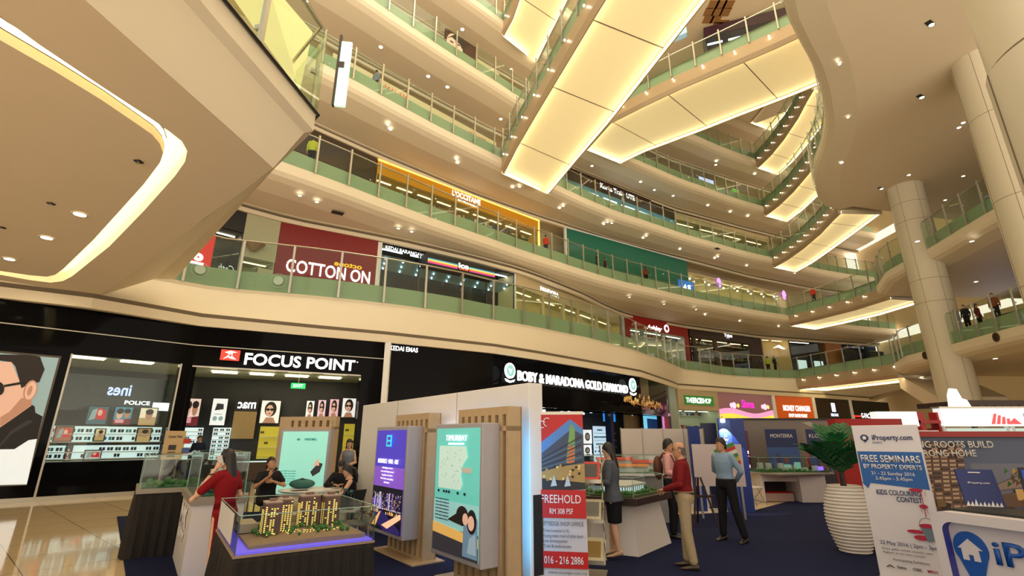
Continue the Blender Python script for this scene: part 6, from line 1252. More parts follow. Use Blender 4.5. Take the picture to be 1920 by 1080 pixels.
t = thing('brochure_box', 'navy brochure box with paint splash edge standing on the reception counter', 'brochure', (4.95, 5.58, 1.07), RF.rz + .75); b = MB(); b.prism([(-.15, 0, 0), (.17, 0, 0), (.15, .07, .36), (-.16, .07, .36)], (0, .05, 0), P_('brochure navy', (24, 38, 104))); b.build('box', t); text('iProperty.com', t, WT, 0, .02, .22, w=.18, h=.02, ext=.002, align='CENTER'); b = MB(); b.box(-.06, .04, .052, .058, .325, .335, WT); b.build('slot', t)
b = MB()
for k in range(9): b.front([(-.15 + .033 * k, .0), (-.118 + .033 * k, 0), (-.13 + .033 * k, random.uniform(.03, .07))], -.004, .004, WT)
b.build('splash', t)
t = thing('monitor', 'black monitor showing a pale blue window on the reception counter', 'monitor', (5.32, 5.1, 1.07), RF.rz + .55); b = MB(); b.box(-.06, .06, -.05, .05, 0, .1, BLACK); b.build('stand', t); b = MB(); b.box(-.28, .28, -.02, .02, .08, .4, BLACK); b.build('body', t); layer(t, 'display', [(rc(-.26, .26, .1, .38), E_('desktop blue', (24, 60, 140), .8)), (rc(-.12, .26, .13, .35), E_('window pale', (170, 205, 225), .9))], -.026)
t = thing('flower_pot', 'small pot of dry flowers beside the monitor on the reception counter', 'plant', (5.3, 5.35, 1.07)); b = MB(); b.lathe([(.05, 0), (.07, .16), (.06, .16)], P_('pot rust', (120, 70, 50)), 14); b.build('pot', t, True)
b = MB(); random.seed(8)
for k in range(60): a, r, zz = random.random() * 6.28, random.random() * .24, random.uniform(.18, .34); b.front([(r * math.cos(a), zz), (r * math.cos(a) + .05, zz + .03), (r * math.cos(a) + .02, zz + .06)], r * math.sin(a), .004, random.choice((LEAF, P_('petal yellow', (200, 160, 60)), P_('petal brown', (110, 80, 50)))))
b.build('flowers', t)['kind'] = 'stuff'
# ---- red booth with billboard
HF = Fr((6.35, 10.0), (13.5, 9.9)); t = HF.thing('booth_wall', 'red booth block with a large ROOTS BUILD billboard', 'booth wall')
b = MB(); b.box(0, 1.3, 0, .25, .01, 2.12, REDP); b.build('side_block', t); b = MB(); b.box(1.3, 7, .05, .2, .01, 1.86, REDP); b.build('panel', t); b = MB(); b.box(1.2, 7, -.04, .22, 1.78, 1.88, REDP); b.build('top_rail', t)
q = lambda pts: [(1.3 + 4.6 * x, .15 + 1.63 * y) for x, y in pts]
pol = [(q(rc(0, 1, 0, 1)), P_('bb sky', (92, 102, 128))), (q(rc(.25, 1, .3, .7)), P_('bb sky pale', (120, 122, 138))), (q([(0, 0), (.2, 0), (.23, .9), (0, .98)]), P_('bb brick', (120, 84, 66)))]
for r_ in range(16):
    for c_ in range(6): x = .005 + .034 * c_ + .002 * r_; y = .22 + .045 * r_; pol.append((q([(x, y), (x + .026, y + .002), (x + .026, y + .026), (x, y + .024)]), random.choice((P_('bb balcony', (200, 168, 140)), P_('bb balcony dark', (70, 50, 44)), P_('bb balcony', (200, 168, 140))))))
pol += [(q([(.25, .38), (.75, .9), (1, 1), (1, .72), (.6, .5)]), P_('bb soffit', (150, 128, 112))), (q([(.3, .34), (1, .66), (1, .4), (.3, .2)]), P_('bb wood', (110, 76, 54)))]
for k in range(7): x = .4 + .08 * k; pol.append((q(rc(x, x + .055, .3 + .03 * k, .42 + .045 * k)), P_('bb window', (226, 180, 104))))
pol += [(q(rc(0, 1, 0, .2)), P_('bb ground', (52, 40, 30)))]
for k in range(40): x, y = random.random() * .97, random.uniform(.1, .3); pol.append((q(ellpts(x, y, .02, .035, 7)), random.choice((P_('bb tree', (60, 70, 36)), P_('bb tree gold', (130, 100, 50)), P_('bb ground', (52, 40, 30))))))
mb = MB()
for k, (p, m) in enumerate(pol): mb.front(p, .044 - .0003 * k, .003, m)
mb.build('print', t)
text('STRONG ROOTS BUILD', t, WT, 2.93, -.02, 1.58, w=1.9, h=.12, ext=.002, align='RIGHT', bold=.015); text('A STRONG HOME', t, WT, 2.56, -.02, 1.42, w=1.35, h=.12, ext=.002, align='RIGHT', bold=.015)
MF = Fr((11.1, 13.1), (15.2, 13.0)); t = MF.thing('lightbox_sign', 'long white lightbox with red logo above the red billboard booth', 'lightbox sign')
b = MB(); b.box(0, 4, 0, .25, 2.05, 2.5, E_('lightbox white', (232, 236, 238), .95)); b.build('lightbox', t); b = MB(); b.box(-.03, 4.03, -.02, .27, 2.5, 2.54, STEEL); b.build('frame', t)
for x in (.0, 1.6, 1.75, 3.9): b = MB(); b.box(x, x + .06, .05, .12, .01, 2.05, WHITE); b.build('post', t)
b = MB(); b.box(.1, 3.9, .06, .1, 1.6, 2.0, E_('pale green lit', (190, 215, 205), .7)); b.build('lower_panel', t)
RL_ = E_('logo coral', (225, 90, 95), .8); b = MB()
for k in range(4): b.front([(1.2 + .13 * k, 2.1), (1.28 + .13 * k, 2.1), (1.38 + .1 * k, 2.36 - .04 * k), (1.32 + .1 * k, 2.36 - .04 * k)], -.02, .015, RL_)
b.front([(1.62, 2.1), (1.95, 2.1), (1.8, 2.25)], -.02, .015, RL_); b.build('logo', t); text('MAH SING GROUP', t, E_('letter grey green', (150, 170, 160), .5), 2.05, -.01, 2.28, w=1.5, h=.09)
text('freedom', t, GT, .5, .05, 1.8, w=.7, h=.1, ext=.003); text('being', t, GT, 2.4, .05, 1.85, w=.6, h=.1, ext=.003)
t = thing('lightbox_sign', 'plain white lightbox on red booth frame left of the long logo lightbox', 'lightbox sign', (9.5, 13.2, 0)); b = MB(); b.box(0, 1.05, 0, .25, 2.05, 2.42, E_('lightbox white', (232, 236, 238), .95)); b.build('lightbox', t)
for x in (1.1, 1.55): b = MB(); b.box(x, x + .12, 0, .25, .01, 2.4, REDP); b.build('post', t)
b = MB(); b.box(0, 1.6, .3, .4, .01, 2.0, REDP); b.build('back_panel', t); b = MB(); b.box(.2, 1.5, -.02, .02, 1.75, 1.95, WHITE); b.build('sign_strip', t); b = MB(); b.box(1.1, 1.67, -.03, .2, 2.12, 2.2, REDP); b.build('cross_bar', t)
# hanging white ornament letters and wooden top of the kiosk on the right
t = thing('kiosk_top', 'kiosk roof edge with brown carved fringe and white ornament below the white column', 'kiosk', (15.05, 16.5, 0)); b = MB(); b.box(-.2, 4.5, 0, 2, 2.78, 2.95, BROWNB); b.build('roof_edge', t); 
for k in range(16): b = MB(); b.front([(.2 + k * .27, 2.78), (.4 + k * .27, 2.78), (.3 + k * .27, 2.68)], -.02, .05, BROWNB); b.build('fringe', t)
b = MB(); b.front([(-.8, 2.7), (-.1, 2.7), (-.2, 2.95), (-.35, 3.0), (-.45, 3.3), (-.65, 3.32), (-.75, 3.1)], -.1, .08, SIGNWHITE); b.build('ornament', t)
for x in (.0, 4.3): b = MB(); b.box(x, x + .12, .1, .22, 0, 2.78, BROWNB); b.build('post', t)
# ================================================================ PEOPLE
V = Vector
SKIN = M('skin tan', srgb(196, 146, 112), .55, var=.04, scale=12); SKINF = M('skin light', srgb(218, 172, 142), .55, var=.03, scale=12); HAIRM = M('black hair', (.012, .010, .010), .45, var=.3, scale=40, bump=.3); GREYHAIR = M('grey cropped hair', srgb(96, 84, 78), .7, var=.2, scale=60)
EYEW = M('eye white', (.75, .74, .7), .3, var=0); EYED = M('eye dark', (.02, .014, .01), .2, var=0); LIP = M('lip', srgb(164, 88, 80), .5, var=0)
def remesh(mb, vox, sm=3):
    me = mb.mesh('tmp'); o = bpy.data.objects.new('tmp', me); COL.objects.link(o)
    r = o.modifiers.new('r', 'REMESH'); r.mode = 'VOXEL'; r.voxel_size = vox; r.use_smooth_shade = True
    s_ = o.modifiers.new('s', 'SMOOTH'); s_.factor = .5; s_.iterations = sm
    dg = bpy.context.evaluated_depsgraph_get(); dg.update(); out = bpy.data.meshes.new_from_object(o.evaluated_get(dg)); bpy.data.objects.remove(o)
    return out
def join_mesh(name, base, mat, extra):
    """one mesh: the remeshed surface plus finer shaped pieces (head, hands)"""
    bm = bmesh.new(); bm.from_mesh(base); 
    for f in bm.faces: f.material_index = 0; f.smooth = True
    mats = [mat]; n0 = len(bm.verts)
    vs = [bm.verts.new(p) for p in extra.v]
    for f, k in zip(extra.f, extra.mi):
        m = extra.mats[k]
        if m not in mats: mats.append(m)
        try: fc = bm.faces.new([vs[i] for i in f]); fc.material_index = mats.index(m); fc.smooth = True
        except ValueError: pass
    bmesh.ops.recalc_face_normals(bm, faces=bm.faces)
    me = bpy.data.meshes.new(name); bm.to_mesh(me); bm.free()
    for m in mats: me.materials.append(m)
    return me
def limb(mb, pts, rad, m, k=5, n=10):
    P = []; R = []
    for i in range(len(pts) - 1):
        for j in range(k):
            t = j / k; P.append(V(pts[i]).lerp(V(pts[i + 1]), t)); R.append(rad[i] * (1 - t) + rad[i + 1] * t)
    P.append(V(pts[-1])); R.append(rad[-1]); mb.tube(P, R, m, n)
    for p, r in zip(pts, rad): mb.ell(tuple(p), (r, r, r), m, n, 6)
def xf(mb, mat):
    mb.v = [tuple(mat @ V(p)) for p in mb.v]; return mb
def head_mb(skin, glasses=False, smile=False):
    mb = MB(); R = []
    prof = [(-.118, .020, -.062, -.020), (-.108, .038, -.076, .010), (-.085, .052, -.083, .030), (-.055, .060, -.084, .052), (-.02, .066, -.085, .074), (.02, .071, -.086, .088), (.055, .072, -.084, .092), (.085, .066, -.072, .084), (.108, .048, -.046, .062), (.12, .02, -.01, .03)]
    n = 20
    for z_, hw, yf, yb in prof:
        r = []
        for k in range(n):
            a = 2 * PI * k / n; x = hw * math.sin(a); c_ = -math.cos(a); y = (yf if c_ < 0 else yb) * abs(c_) ** .85 if True else 0
            r.append((x, y + 0, z_))
        R.append(r)
    mb.rings(R, skin)
    mb.add([(0, -.083, .02), (-.014, -.080, -.024), (.014, -.080, -.024), (0, -.108, -.02), (0, -.078, -.034)], [(0, 1, 3), (0, 3, 2), (1, 4, 3), (3, 4, 2), (0, 2, 4, 1)], skin)
    for s_ in (-1, 1):
        mb.ell((s_ * .074, .008, -.005), (.010, .018, .030), skin, 8, 6)
        mb.ell((s_ * .030, -.077, .012), (.014, .008, .007), EYEW, 8, 5); mb.ell((s_ * .030, -.083, .012), (.006, .004, .006), EYED, 6, 4)
        mb.box(s_ * .030 - .018, s_ * .030 + .018, -.090, -.078, .030, .036, HAIRM)
        if glasses:
            mb.tube([(s_ * .032 + .022 * math.cos(t), -.094, .01 + .016 * math.sin(t)) for t in [PI * k / 5 for k in range(11)]], .002, EYED, 4); mb.tube([(s_ * .054, -.094, .014), (s_ * .074, .0, .012)], .002, EYED, 4)
    mb.ell((0, -.080, -.058), (.024, .010, .008 if not smile else .006), LIP, 10, 5)
    return mb
def hair_mb(style, mat):
    mb = MB(); n = 28; R = []
    lim = {'short': (.055, .0, -.075), 'bald': (.10, .0, -.07), 'long': (.05, -.03, -.10), 'pony': (.05, -.015, -.09), 'fringe': (.035, -.03, -.10)}[style]
    rows = 9; k_ = 1.15 if style != 'bald' else 1.035
    for j in range(rows + 1):
        r = []
        for k in range(n):
            a = 2 * PI * k / n; c_ = -math.cos(a)
            zl = lim[0] if c_ < -.45 else (lim[1] + (lim[0] - lim[1]) * max(0, -c_ / .45) if c_ < 0 else lim[1] + (lim[2] - lim[1]) * min(1, c_ * 1.4))
            top = .142 if style != 'bald' else .112
            z_ = zl + (top - zl) * math.sin(PI / 2 * j / rows)
            zz = max(-1, min(.999, (z_ - .01) / (top - .008))); q = math.sqrt(max(.0006, 1 - max(0, zz) ** 2.2))
            w = .073 * k_ * q + .002; yb = .093 * k_ * q; yf = .085 * k_ * q
            r.append((w * math.sin(a), (yb if c_ > 0 else yf) * c_, z_))
        R.append(r)
    mb.rings(R, mat)
    if style in ('long', 'fringe'): mb.rings([[(w_ * math.cos(t), .06 + yo + d_ * math.sin(t), z_) for t in [2 * PI * k / 14 for k in range(14)]] for z_, w_, d_, yo in ((.06, .07, .04, 0), (-.05, .082, .05, 0), (-.16, .085, .045, .02), (-.26, .08, .04, .03), (-.34, .05, .025, .03))], mat)
    if style == 'pony': limb(mb, [(0, .09, .03), (0, .15, -.02), (0, .15, -.16), (0, .12, -.28)], [.03, .038, .034, .012], mat)
    return mb
def hand_mb(mb, w, d, nrm, skin, curl=.5, s=1., thumb=1):
    """palm and five fingers; w wrist, d pointing direction, nrm palm side"""
    d = V(d).normalized(); nrm = V(nrm); nrm = (nrm - d * nrm.dot(d)).normalized(); sd = d.cross(nrm).normalized() * thumb
    w = V(w); R = []
    for t, hw, th in ((-.01, .024, .02), (.02, .034, .018), (.06, .042, .016), (.085, .041, .013)):
        c_ = w + d * t * s; R.append([c_ + sd * hw * s * math.cos(a) + nrm * th * s * math.sin(a) for a in [2 * PI * k / 10 for k in range(10)]])
    mb.rings(R, skin)
    for k, (o, L) in enumerate(((.030, .068), (.011, .076), (-.010, .070), (-.029, .054))):
        p = w + d * .08 * s + sd * o * s; pts = [p - d * .01 * s]; a = .15 + curl * .25
        for seg in (.45, .32, .26): dr = d * math.cos(a) + nrm * math.sin(a); p = p + dr * L * seg * s; pts.append(p); a += curl * 1.1
        mb.tube(pts, [.0088 * s, .0086 * s, .0076 * s, .006 * s], skin, 7)
    p = w + d * .025 * s + sd * .03 * s; pts = [p]
    for dr, L in ((d * .55 + sd * .75 + nrm * .25, .035), (d * .85 + sd * .3 + nrm * .4, .03), (d * .9 + nrm * .45, .024)): p = p + dr.normalized() * L * s; pts.append(p)
    mb.tube(pts, [.012 * s, .0105 * s, .009 * s, .007 * s], skin, 7)
SHOE_B = M('black shoe', (.02, .018, .016), .3)
def person(label, loc, rz, h=1.7, skin=SKIN, hair='short', hairm=HAIRM, top=None, sleeve='long', bottom=None, skirt=None, shoes=SHOE_B, la=None, ra=None, legs=None, pelvis=(0, 0, .93), chest=(0, 0), head=(0, 0), lean=0., glasses=False, female=False, heels=0, jacket_len=0., tuck=True, vox=.014, belly=0., hands=((0, -.3, -1), (0, -.3, -1)), curl=.6, collar=None, group=None):
    """local frame faces -y; la/ra = (elbow, wrist) of the +x / -x arm"""
    s = h / 1.7; t = thing('person', label, 'person', loc, rz, group); px, py, pz = pelvis
    sh = .165 if female else .188
    Rl = Matrix.Rotation(lean, 4, 'X'); org = V(pelvis)
    up = lambda v: org + Rl @ (V(v) - V((0, 0, .93)))       # upper body point given for an upright 1.7 m figure
    if legs is None: legs = (((.09, -.01, .50), (.10, .02, .085)), ((-.09, -.01, .50), (-.10, .02, .085)))
    la = la or ((.235, .03, 1.12), (.25, -.04, .87)); ra = ra or ((-.235, .03, 1.12), (-.25, -.04, .87))
    S_ = lambda v: V(v) * s
    tor = [(.86, .150, .105, .01), (.93, .165, .115, .012), (1.02, .148 - .012 * female, .102 + belly, 0), (1.10, .138 - .018 * female, .098 + belly, -belly * .5), (1.20, .150 - .01 * female, .108 + belly * .6 + .012 * female, -.006), (1.30, .165 - .012 * female, .112 + .012 * female, -.004), (1.38, .168 - .015 * female, .098, .004), (1.43, .125, .080, .008), (1.455, .072, .064, .01)]
    def torso(mb, k, z0, z1, m, fl=0):
        R = []
        for z_, rx, ry, yo in tor:
            if z0 - 1e-6 <= z_ <= z1 + 1e-6: R.append([S_(up((( rx * k + .0) * math.cos(a), yo + ry * k * math.sin(a), z_))) for a in [2 * PI * i / 20 for i in range(20)]])
        mb.rings(R, m)
    hips = [up((.09, .0, .90)), up((-.09, .0, .90))]
    # body
    b = MB(); torso(b, .95, .86, 1.46, skin)
    limb(b, [S_(up((0, .012, 1.42))), S_(up((0, .004 - .0, 1.52)))], [.058 * s, .052 * s], skin)
    for sg, (e, w) in ((1, la), (-1, ra)):
        limb(b, [S_(up((sg * (sh - .03), .005, 1.385))), S_(e), S_(w)], [.050 * s, .038 * s, .026 * s], skin)
    for hp, (k, a) in zip(hips, legs): limb(b, [S_(hp), S_(k), S_(V(k).lerp(V(a), .35)), S_(a)], [.082 * s, .054 * s, .054 * s, .036 * s], skin)
    base = remesh(b, vox, 2)
    ex = MB()
    for sg, (e, w), hd in ((1, la, hands[0]), (-1, ra, hands[1])): hand_mb(ex, S_(w), V(w) - V(e) if hd is None or len(hd) == 3 else hd[0], hd if len(hd) == 3 else hd[1], skin, curl, s * (.92 if female else 1), -sg)
    hm = Matrix.Translation(S_(up((0, -.012, 1.585)))) @ Matrix.Rotation(head[0], 4, 'Z') @ Matrix.Rotation(head[1] , 4, 'X') @ Matrix.Scale(s * .98, 4)
    hb = xf(head_mb(skin, glasses), hm); n0 = len(ex.v); ex.v += hb.v
    for f, mi in zip(hb.f, hb.mi): ex.f.append(tuple(i + n0 for i in f)); ex.mi.append(ex._m(hb.mats[mi]))
    me = join_mesh('body', base, skin, ex); part('body', me, t)
    hh = xf(hair_mb(hair, hairm), hm); hh.build('hair', t, True)
    # clothes
    def cloth(mb, name, m, sm=3):
        me = remesh(mb, vox, sm); me.materials.clear(); me.materials.append(m); return part(name, me, t)
    if top:
        c = MB(); low = .86 if (not tuck or jacket_len) else .95; torso(c, 1.17 if jacket_len else 1.10, low if low in (.86,) else .93, 1.46 if sleeve != 'none' else 1.43, top)
        if jacket_len: R = [[S_(up(((.19 + f * .02) * math.cos(a), .012 + (.136 + f * .02) * math.sin(a), .93 - f * jacket_len))) for a in [2 * PI * i / 20 for i in range(20)]] for f in (0, .5, 1)]; c.rings(R, top)
        for sg, (e, w) in ((1, la), (-1, ra)):
            sp_ = S_(up((sg * (sh - .028), .005, 1.385)))
            if sleeve == 'long': limb(c, [sp_, S_(e), S_(V(e).lerp(V(w), .92))], [.066 * s, .052 * s, .040 * s], top)
            elif sleeve == 'short': limb(c, [sp_, S_(V(up((sg * sh, 0, 1.385))).lerp(V(e), .62))], [.066 * s, .060 * s], top)
            else: c.ell(tuple(S_(up((sg * (sh - .06), .005, 1.40)))), (.04 * s,) * 3, top)
        cloth(c, 'jacket' if jacket_len > .05 else ('dress_top' if skirt and skirt[1] is top else 'shirt'), top)
        if collar: cm = MB(); cm.tube([S_(up((.068 * math.cos(a), .012 + .066 * math.sin(a), 1.45 + .012 * math.sin(a)))) for a in [2 * PI * i / 16 for i in range(17)]], .014 * s, collar, 6); cm.build('collar', t, True)
    if bottom:
        c = MB(); torso(c, 1.17 if tuck and not jacket_len else 1.04, .86, 1.02 if tuck else .93, bottom)
        for hp, (k, a) in zip(hips, legs): limb(c, [S_(hp), S_(k), S_(V(k).lerp(V(a), .93))], [.100 * s, .076 * s, .062 * s], bottom)
        cloth(c, 'trousers', bottom)
        if tuck and not jacket_len: bl = MB(); bl.rings([[S_(up((.176 * math.cos(a), .004 + (.124 + belly) * math.sin(a), z_))) for a in [2 * PI * i / 20 for i in range(20)]] for z_ in (.975, 1.012)], M('leather belt', (.05, .03, .02), .4)); bl.build('belt', t)
    if skirt:
        zlow, sm_ = skirt; c = MB(); torso(c, 1.04 if jacket_len else 1.10, .86, .93 if jacket_len else 1.10, sm_)
        if zlow < .86: c.rings([[S_(V(((.170 - .03 * f) * math.cos(a) + px, .01 + py + (.131 - .02 * f) * math.sin(a), ((.96 if jacket_len else .9) * (1 - f) + zlow * f) * 1.0))) for a in [2 * PI * i / 20 for i in range(20)]] for f in (0, .3, .7, 1)], sm_)
        cloth(c, 'skirt', sm_)
    for (k, a) in legs:
        a = V(a); d = V((0, -1, 0)); kd = V(k) - a
        sm = MB(); fx = a.x; z0 = a.z - .085; rt = math.atan2(a.x, .5) * .6
        R = []
        for y, w_, hgt in ((.065, .026, .07), (.03, .038, .085), (-.03, .040, .07), (-.09, .045, .05), (-.15, .042, .036), (-.185, .022, .02)): R.append([S_((fx + w_ * math.cos(q) + -y * math.sin(rt) * .4, a.y + y, z0 + max(0, hgt * .5 + hgt * .5 * math.sin(q)) + (heels * max(0, (y + .1) / .17)))) for q in [2 * PI * i / 12 for i in range(12)]])
        sm.rings(R, shoes); sm.build('shoe', t, True)
    return t
def cloth_m(name, rgb, var=.12, sc=25): return M(name, srgb(*rgb), .8, var=var, scale=sc, bump=.08, spec=.2)
RED_D = cloth_m('red dress cloth', (128, 16, 24)); BLK_T = cloth_m('black shirt cloth', (34, 34, 38)); BLK_P = cloth_m('black trouser cloth', (26, 26, 30)); GREY_J = cloth_m('grey jacket cloth', (84, 88, 98)); PINK_S = cloth_m('pink checked cloth', (216, 158, 156), .25, 60); RED_S = cloth_m('dark red shirt cloth', (118, 26, 32)); BLUE_S = cloth_m('pale blue shirt cloth', (134, 160, 186)); KHAKI = cloth_m('khaki trouser cloth', (170, 152, 122)); GREYDRESS = cloth_m('grey dress cloth', (126, 134, 148)); NAVY_T = cloth_m('navy cloth', (34, 40, 62))
TAN_SH = M('beige pump', srgb(190, 160, 130), .4); BRN_SH = M('brown shoe', srgb(60, 44, 34), .35)
w = person('person in a red dress holding a phone to her ear beside the white pedestal', (-3.52, 6.55, .012), -1.75, 1.6, SKINF, 'long', HAIRM, RED_D, 'short', None, (.45, RED_D), TAN_SH, la=((.24, -.30, 1.10), (.115, -.13, 1.47)), ra=((-.22, .02, 1.12), (-.2, -.16, .95)), lean=.1, female=True, head=(.0, .12), hands=(((-.2, .25, 1), (-1, .2, 0)), (0, -.3, -1)), curl=.5)
b = MB(); b.box(-.035, .035, -.005, .005, -.07, .07, M('phone white', (.7, .7, .7), .3)); o = b.build('phone'); o.matrix_world = w.matrix_basis @ Matrix.Translation((.105, -.085, 1.475)) @ Matrix.Rotation(PI / 2, 4, 'Z') @ Matrix.Rotation(.5, 4, 'X'); tag(o, 'white phone held to the ear of the person in red', 'phone')
b = MB(); b.tube([(.04 * math.cos(a), .04 * math.sin(a), 0) for a in [PI * k / 6 for k in range(13)]], .008, BLACK, 6); o = b.build('wristwatch'); o.matrix_world = w.matrix_basis @ Matrix.Translation(V((.137, -.16, 1.40)) * (1.6 / 1.7)); tag(o, 'dark bracelet on the raised wrist of the person in red', 'bracelet')
seat = lambda z, kx=.12, ky=.42: (((kx, -ky, z + .03), (kx + .02, -ky - .02, .085)), ((-kx, -ky, z + .03), (-kx - .02, -ky - .02, .085)))
m_ = person('person in a black short sleeved shirt seated with folded arms, looking up', (-4.95, 10.7, .012), .75, 1.74, SKIN, 'short', HAIRM, BLK_T, 'short', BLK_P, legs=seat(.52), pelvis=(0, 0, .56), la=((.27, -.12, .80), (-.02, -.30, .90)), ra=((-.27, -.14, .80), (-.10, -.32, 1.0)), head=(.2, -.25), hands=(((-1, -.1, .1), (0, 1, 0)), ((.35, -.2, 1), (.6, .2, 0))))
b = MB(); b.box(-.03, .03, -.004, .004, -.06, .06, M('phone dark', (.03, .03, .03), .2)); o = b.build('phone'); o.matrix_world = m_.matrix_basis @ Matrix.Translation((-.03, -.37, 1.13)) @ Matrix.Rotation(.6, 4, 'Y'); tag(o, 'small phone in the hand of the person with folded arms', 'phone')
person('person in a dark shirt bending over the round table behind the bottles', (-3.72, 11.55, .012), .15, 1.72, SKIN, 'short', HAIRM, BLK_T, 'long', BLK_P, legs=seat(.48), pelvis=(0, 0, .54), lean=.38, head=(-.2, .45), la=((.28, -.30, .78), (.10, -.48, .80)), ra=((-.28, -.30, .78), (-.08, -.50, .80)))
person('person in a sleeveless black top writing at the round table by the white wall', (-3.02, 10.05, .012), -1.15, 1.62, SKINF, 'pony', HAIRM, cloth_m('black knit', (22, 20, 24)), 'none', BLK_P, legs=seat(.50), pelvis=(0, 0, .56), lean=.2, female=True, head=(-.05, .35), la=((.22, -.22, .80), (.10, -.40, .80)), ra=((-.22, -.20, .80), (-.06, -.42, .80)))
person('person in a long grey dress standing right of the green lit panel', (-4.42, 14.0, 0.0), .3, 1.72, SKINF, 'long', HAIRM, GREYDRESS, 'none', None, (.25, GREYDRESS), TAN_SH, la=((.2, -.02, 1.12), (.03, -.15, 1.05)), ra=((-.2, -.02, 1.12), (-.03, -.17, 1.02)), female=True, vox=.018)
person('shop assistant in dark clothes standing inside the optician shop', (-13.0, 21.4, 0), .5, 1.86, SKIN, 'short', HAIRM, NAVY_T, 'long', BLK_P, vox=.02)
w = person('person in a grey jacket and black skirt standing at the zigzag brochure rack', (1.56, 8.22, .012), -1.85, 1.66, SKINF, 'fringe', HAIRM, GREY_J, 'long', None, (.52, BLK_P), TAN_SH, legs=(((.06, .0, .50), (.05, .05, .125)), ((-.07, -.03, .50), (-.08, -.06, .125))), la=((.21, -.05, 1.12), (.10, -.26, 1.10)), ra=((-.21, -.05, 1.12), (-.08, -.28, 1.12)), jacket_len=.10, female=True, heels=.04, head=(-.1, .12), lean=.03, tuck=False)
p_ = person('person in a pink checked shirt with a backpack, facing the person in red', (3.0, 9.95, .012), 1.15, 1.72, SKIN, 'short', HAIRM, PINK_S, 'long', BLK_P, glasses=True, la=((.24, .0, 1.12), (.14, -.24, 1.08)), ra=((-.25, .0, 1.12), (-.14, -.26, 1.05)), head=(.1, .05), collar=PINK_S)
t = thing('backpack', 'brown backpack on the back of the person in pink', 'backpack', (3.0, 9.95, .012), 1.15); BK = M('brown backpack cloth', srgb(92, 50, 38), .7, var=.1); b = MB(); b.ell((0, .21, 1.2), (.15, .09, .22), BK, 14, 9); b.build('body', t, True)
for sg in (-1, 1): b = MB(); b.tube([(sg * .12, .17, 1.36), (sg * .125, .08, 1.47), (sg * .13, -.07, 1.42), (sg * .14, -.135, 1.28), (sg * .15, -.09, 1.12), (sg * .14, .13, 1.05)], .017, BK, 7); b.build('strap', t, True)
person('older person in a dark red shirt and khaki trousers, seen from behind', (2.5, 7.72, .012), -1.95, 1.68, SKIN, 'bald', GREYHAIR, RED_S, 'long', KHAKI, shoes=BRN_SH, glasses=True, belly=.025, legs=(((.10, .0, .50), (.11, .06, .085)), ((-.09, -.02, .50), (-.11, -.04, .085))), la=((.25, -.02, 1.12), (.14, -.26, 1.04)), ra=((-.25, -.02, 1.12), (-.12, -.27, 1.02)), head=(.15, .0), collar=RED_S, curl=.9)
person('person in a pale blue shirt with hands behind the back, beside the blue pillar', (3.9, 9.62, .012), -1.0, 1.74, SKIN, 'short', HAIRM, BLUE_S, 'long', BLK_P, legs=(((.14, .0, .50), (.22, .05, .085)), ((-.11, -.02, .50), (-.15, -.02, .085))), la=((.27, .09, 1.14), (.08, .19, .96)), ra=((-.27, .09, 1.14), (-.06, .20, .98)), head=(-.35, .0), collar=BLUE_S, hands=(((-1, .1, -.2), (0, 1, 0)), ((1, .1, -.2), (0, 1, 0))))
person('person in a red vest sitting on a folding chair by the booth backdrop', (10.4, 17.9, .012), 2.2, 1.68, SKIN, 'fringe', HAIRM, cloth_m('red vest cloth', (190, 36, 34)), 'short', BLK_P, legs=seat(.44), pelvis=(0, 0, .50), lean=.15, vox=.02)
# people on the galleries
def on_gallery(px, curve, inset, py):
    f = poly_frame(off(curve, inset, 1), (px - 3, py), (px + 3, py)); return f
def stander(px, py, curve, k, label, topm, botm, inset=.75, rz=0., h=1.68, **kw):
    f = on_gallery(px, curve, inset, py); return person(label, f.at(f.L / 2, 0, ZG[k] + FL), f.rz + rz, h, kw.pop('skin', SKIN), kw.pop('hair', 'short'), HAIRM, topm, kw.pop('sleeve', 'long'), botm, vox=.022, tuck=False, **kw)
YEL = cloth_m('yellow green shirt cloth', (186, 190, 60)); REDC = cloth_m('coral red cloth', (210, 60, 48)); MAR = cloth_m('maroon cloth', (110, 30, 34)); RUST = cloth_m('rust cloth', (130, 66, 40)); WHT = cloth_m('white cloth', (210, 206, 200))
stander(588, 262, CU, 2, 'person in a yellow green shirt standing at the left end of the second gallery', YEL, BLK_P, .9, 2.6)
stander(1023, 445, CU, 2, 'person in a coral red shirt on the second gallery, left of the teal hoarding', REDC, NAVY_T, 1.2, 2.0, la=((.24, -.1, 1.14), (.2, -.32, 1.2)))
stander(1119, 478, CU, 2, 'person in dark clothes with a bag before the teal hoarding, left of a pair', BLK_T, BLK_P, 1.3, .6); stander(1134, 484, CU, 2, 'person in maroon before the teal hoarding, right of a pair', MAR, BLK_P, 1.6, 1.0)
stander(1211, 515, CU, 2, 'person in a rust top near the right end of the teal hoarding', RUST, BLK_P, 1.2, 2.5, hair='long')
stander(706, 140, CU, 3, 'person in grey at the railing of the third gallery before the cream hoarding', GREYDRESS, BLK_P, 1.1, 1.9)
stander(1168, 373, CU, 3, 'person in white at the railing of the third gallery before the pale blue counter', WHT, BLK_P, 1.0, .5)
stander(1524, 548, [(29.2, 50.6), (30.4, 47.5), (31.5, 44), (32.0, 40.2)], 2, 'person in bright red on the second floor corner bridge', REDC, BLK_P, 1.0, .3)
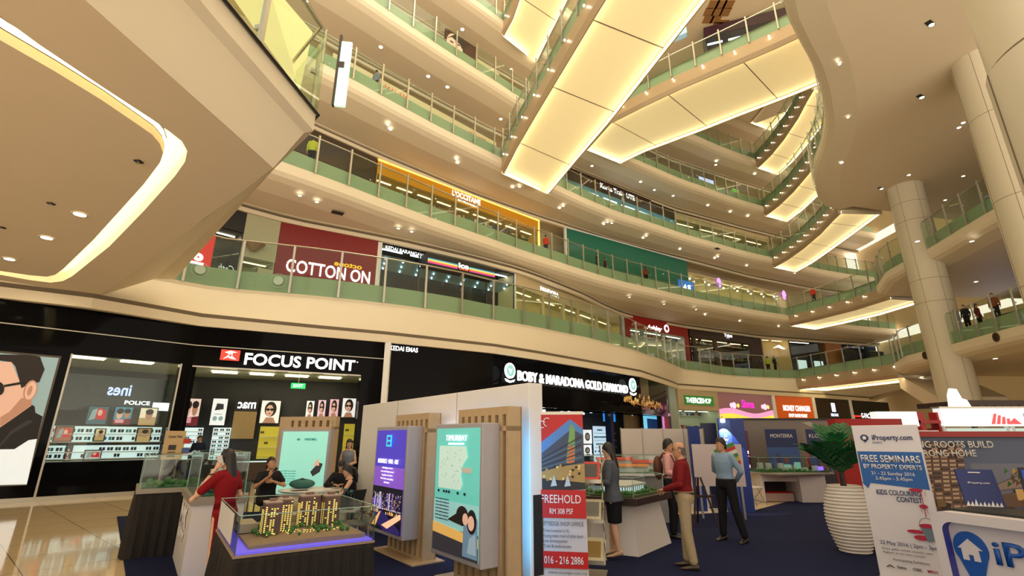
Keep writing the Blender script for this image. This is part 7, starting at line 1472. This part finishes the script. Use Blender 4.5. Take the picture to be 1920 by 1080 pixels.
stander(1437, 665, C1 + [(31, 51.3)], 1, 'person in a yellow top before the peach shop window on the lowest gallery', YEL, BLK_P, 2.0, 2.9); stander(1450, 665, C1 + [(31, 51.3)], 1, 'person in a black suit before the peach shop window on the lowest gallery', BLK_T, BLK_P, 2.2, .2, h=1.8)
for px, py, mm, l, r_, ins in ((1812, 596, BLK_T, 'person in black at the railing of the right lowest gallery, by the white column', .5, 1.0), (1834, 590, MAR, 'person with long hair in maroon on the right lowest gallery, near the light wall', 2.0, 1.6), (1868, 583, RUST, 'person in rust red leaning at the railing in front of the striped light wall', .8, .9)):
    stander(px, py, CR1, 1, l, mm, BLK_P, ins, r_, hair='long' if 'long' in l else 'short')
# ================================================================ FAR UPPER CORNER BEHIND THE SLANTING FOOTBRIDGE
mb = MB(); mb.extr([(9, 41.5), (29, 50.5), (36, 44), (36, 26), (22, 27)], 37.75, 38.6, SOFFIT); struct('ceiling_corner', mb)
t = thing('ceiling_patch', 'brown square tile patches on the highest visible ceiling', 'ceiling tiles', (0, 0, 0)); PB_ = M('tan ceiling tile', srgb(150, 108, 62), .6); k = 0
for x, y in ((1338, 8), (1352, 8), (1366, 8), (1330, 22), (1345, 22), (1360, 22), (1328, 36), (1342, 36), (1345, 48), (1356, 44)):
    p = onz(x, y, 37.74); b = MB(); b.box(p[0] - .42, p[0] + .42, p[1] - .42, p[1] + .42, 37.70, 37.745, PB_); b.build('tile', t)
f = Fr((17.5, 36), (26, 33)); t = shopbox(f, 0, f.L, 33.2, 37.6, 2.2, M('blue black wall', (.02, .03, .06), .3), 'dark blue lit shop with white lamps above the slanting footbridge', header=(1.0, M('dark plum board', (.05, .02, .03), .3)), nl=5, light=COOL, lw=.2)
for k in range(6): b = MB(); b.box(f.L * (.1 + .15 * k), f.L * (.1 + .15 * k) + .6, .3, .5, .9, 1.5, E_('blue white lit', (170, 215, 245), 1.2) if k % 2 else E_('deep blue lit', (40, 90, 160), .8)); b.build('lit_panel', t)
b = MB(); b.prism([(11.2, 34.5, 33.6), (14.8, 33.4, 34.6), (14.8, 33.4, 36.0), (11.2, 34.5, 33.9)], (.15, .5, 0), E_('pale blue lit glass', (140, 180, 195), .7)); tag(b.build('glass_canopy'), 'pale blue glass canopy panel above the slanting footbridge', 'canopy')
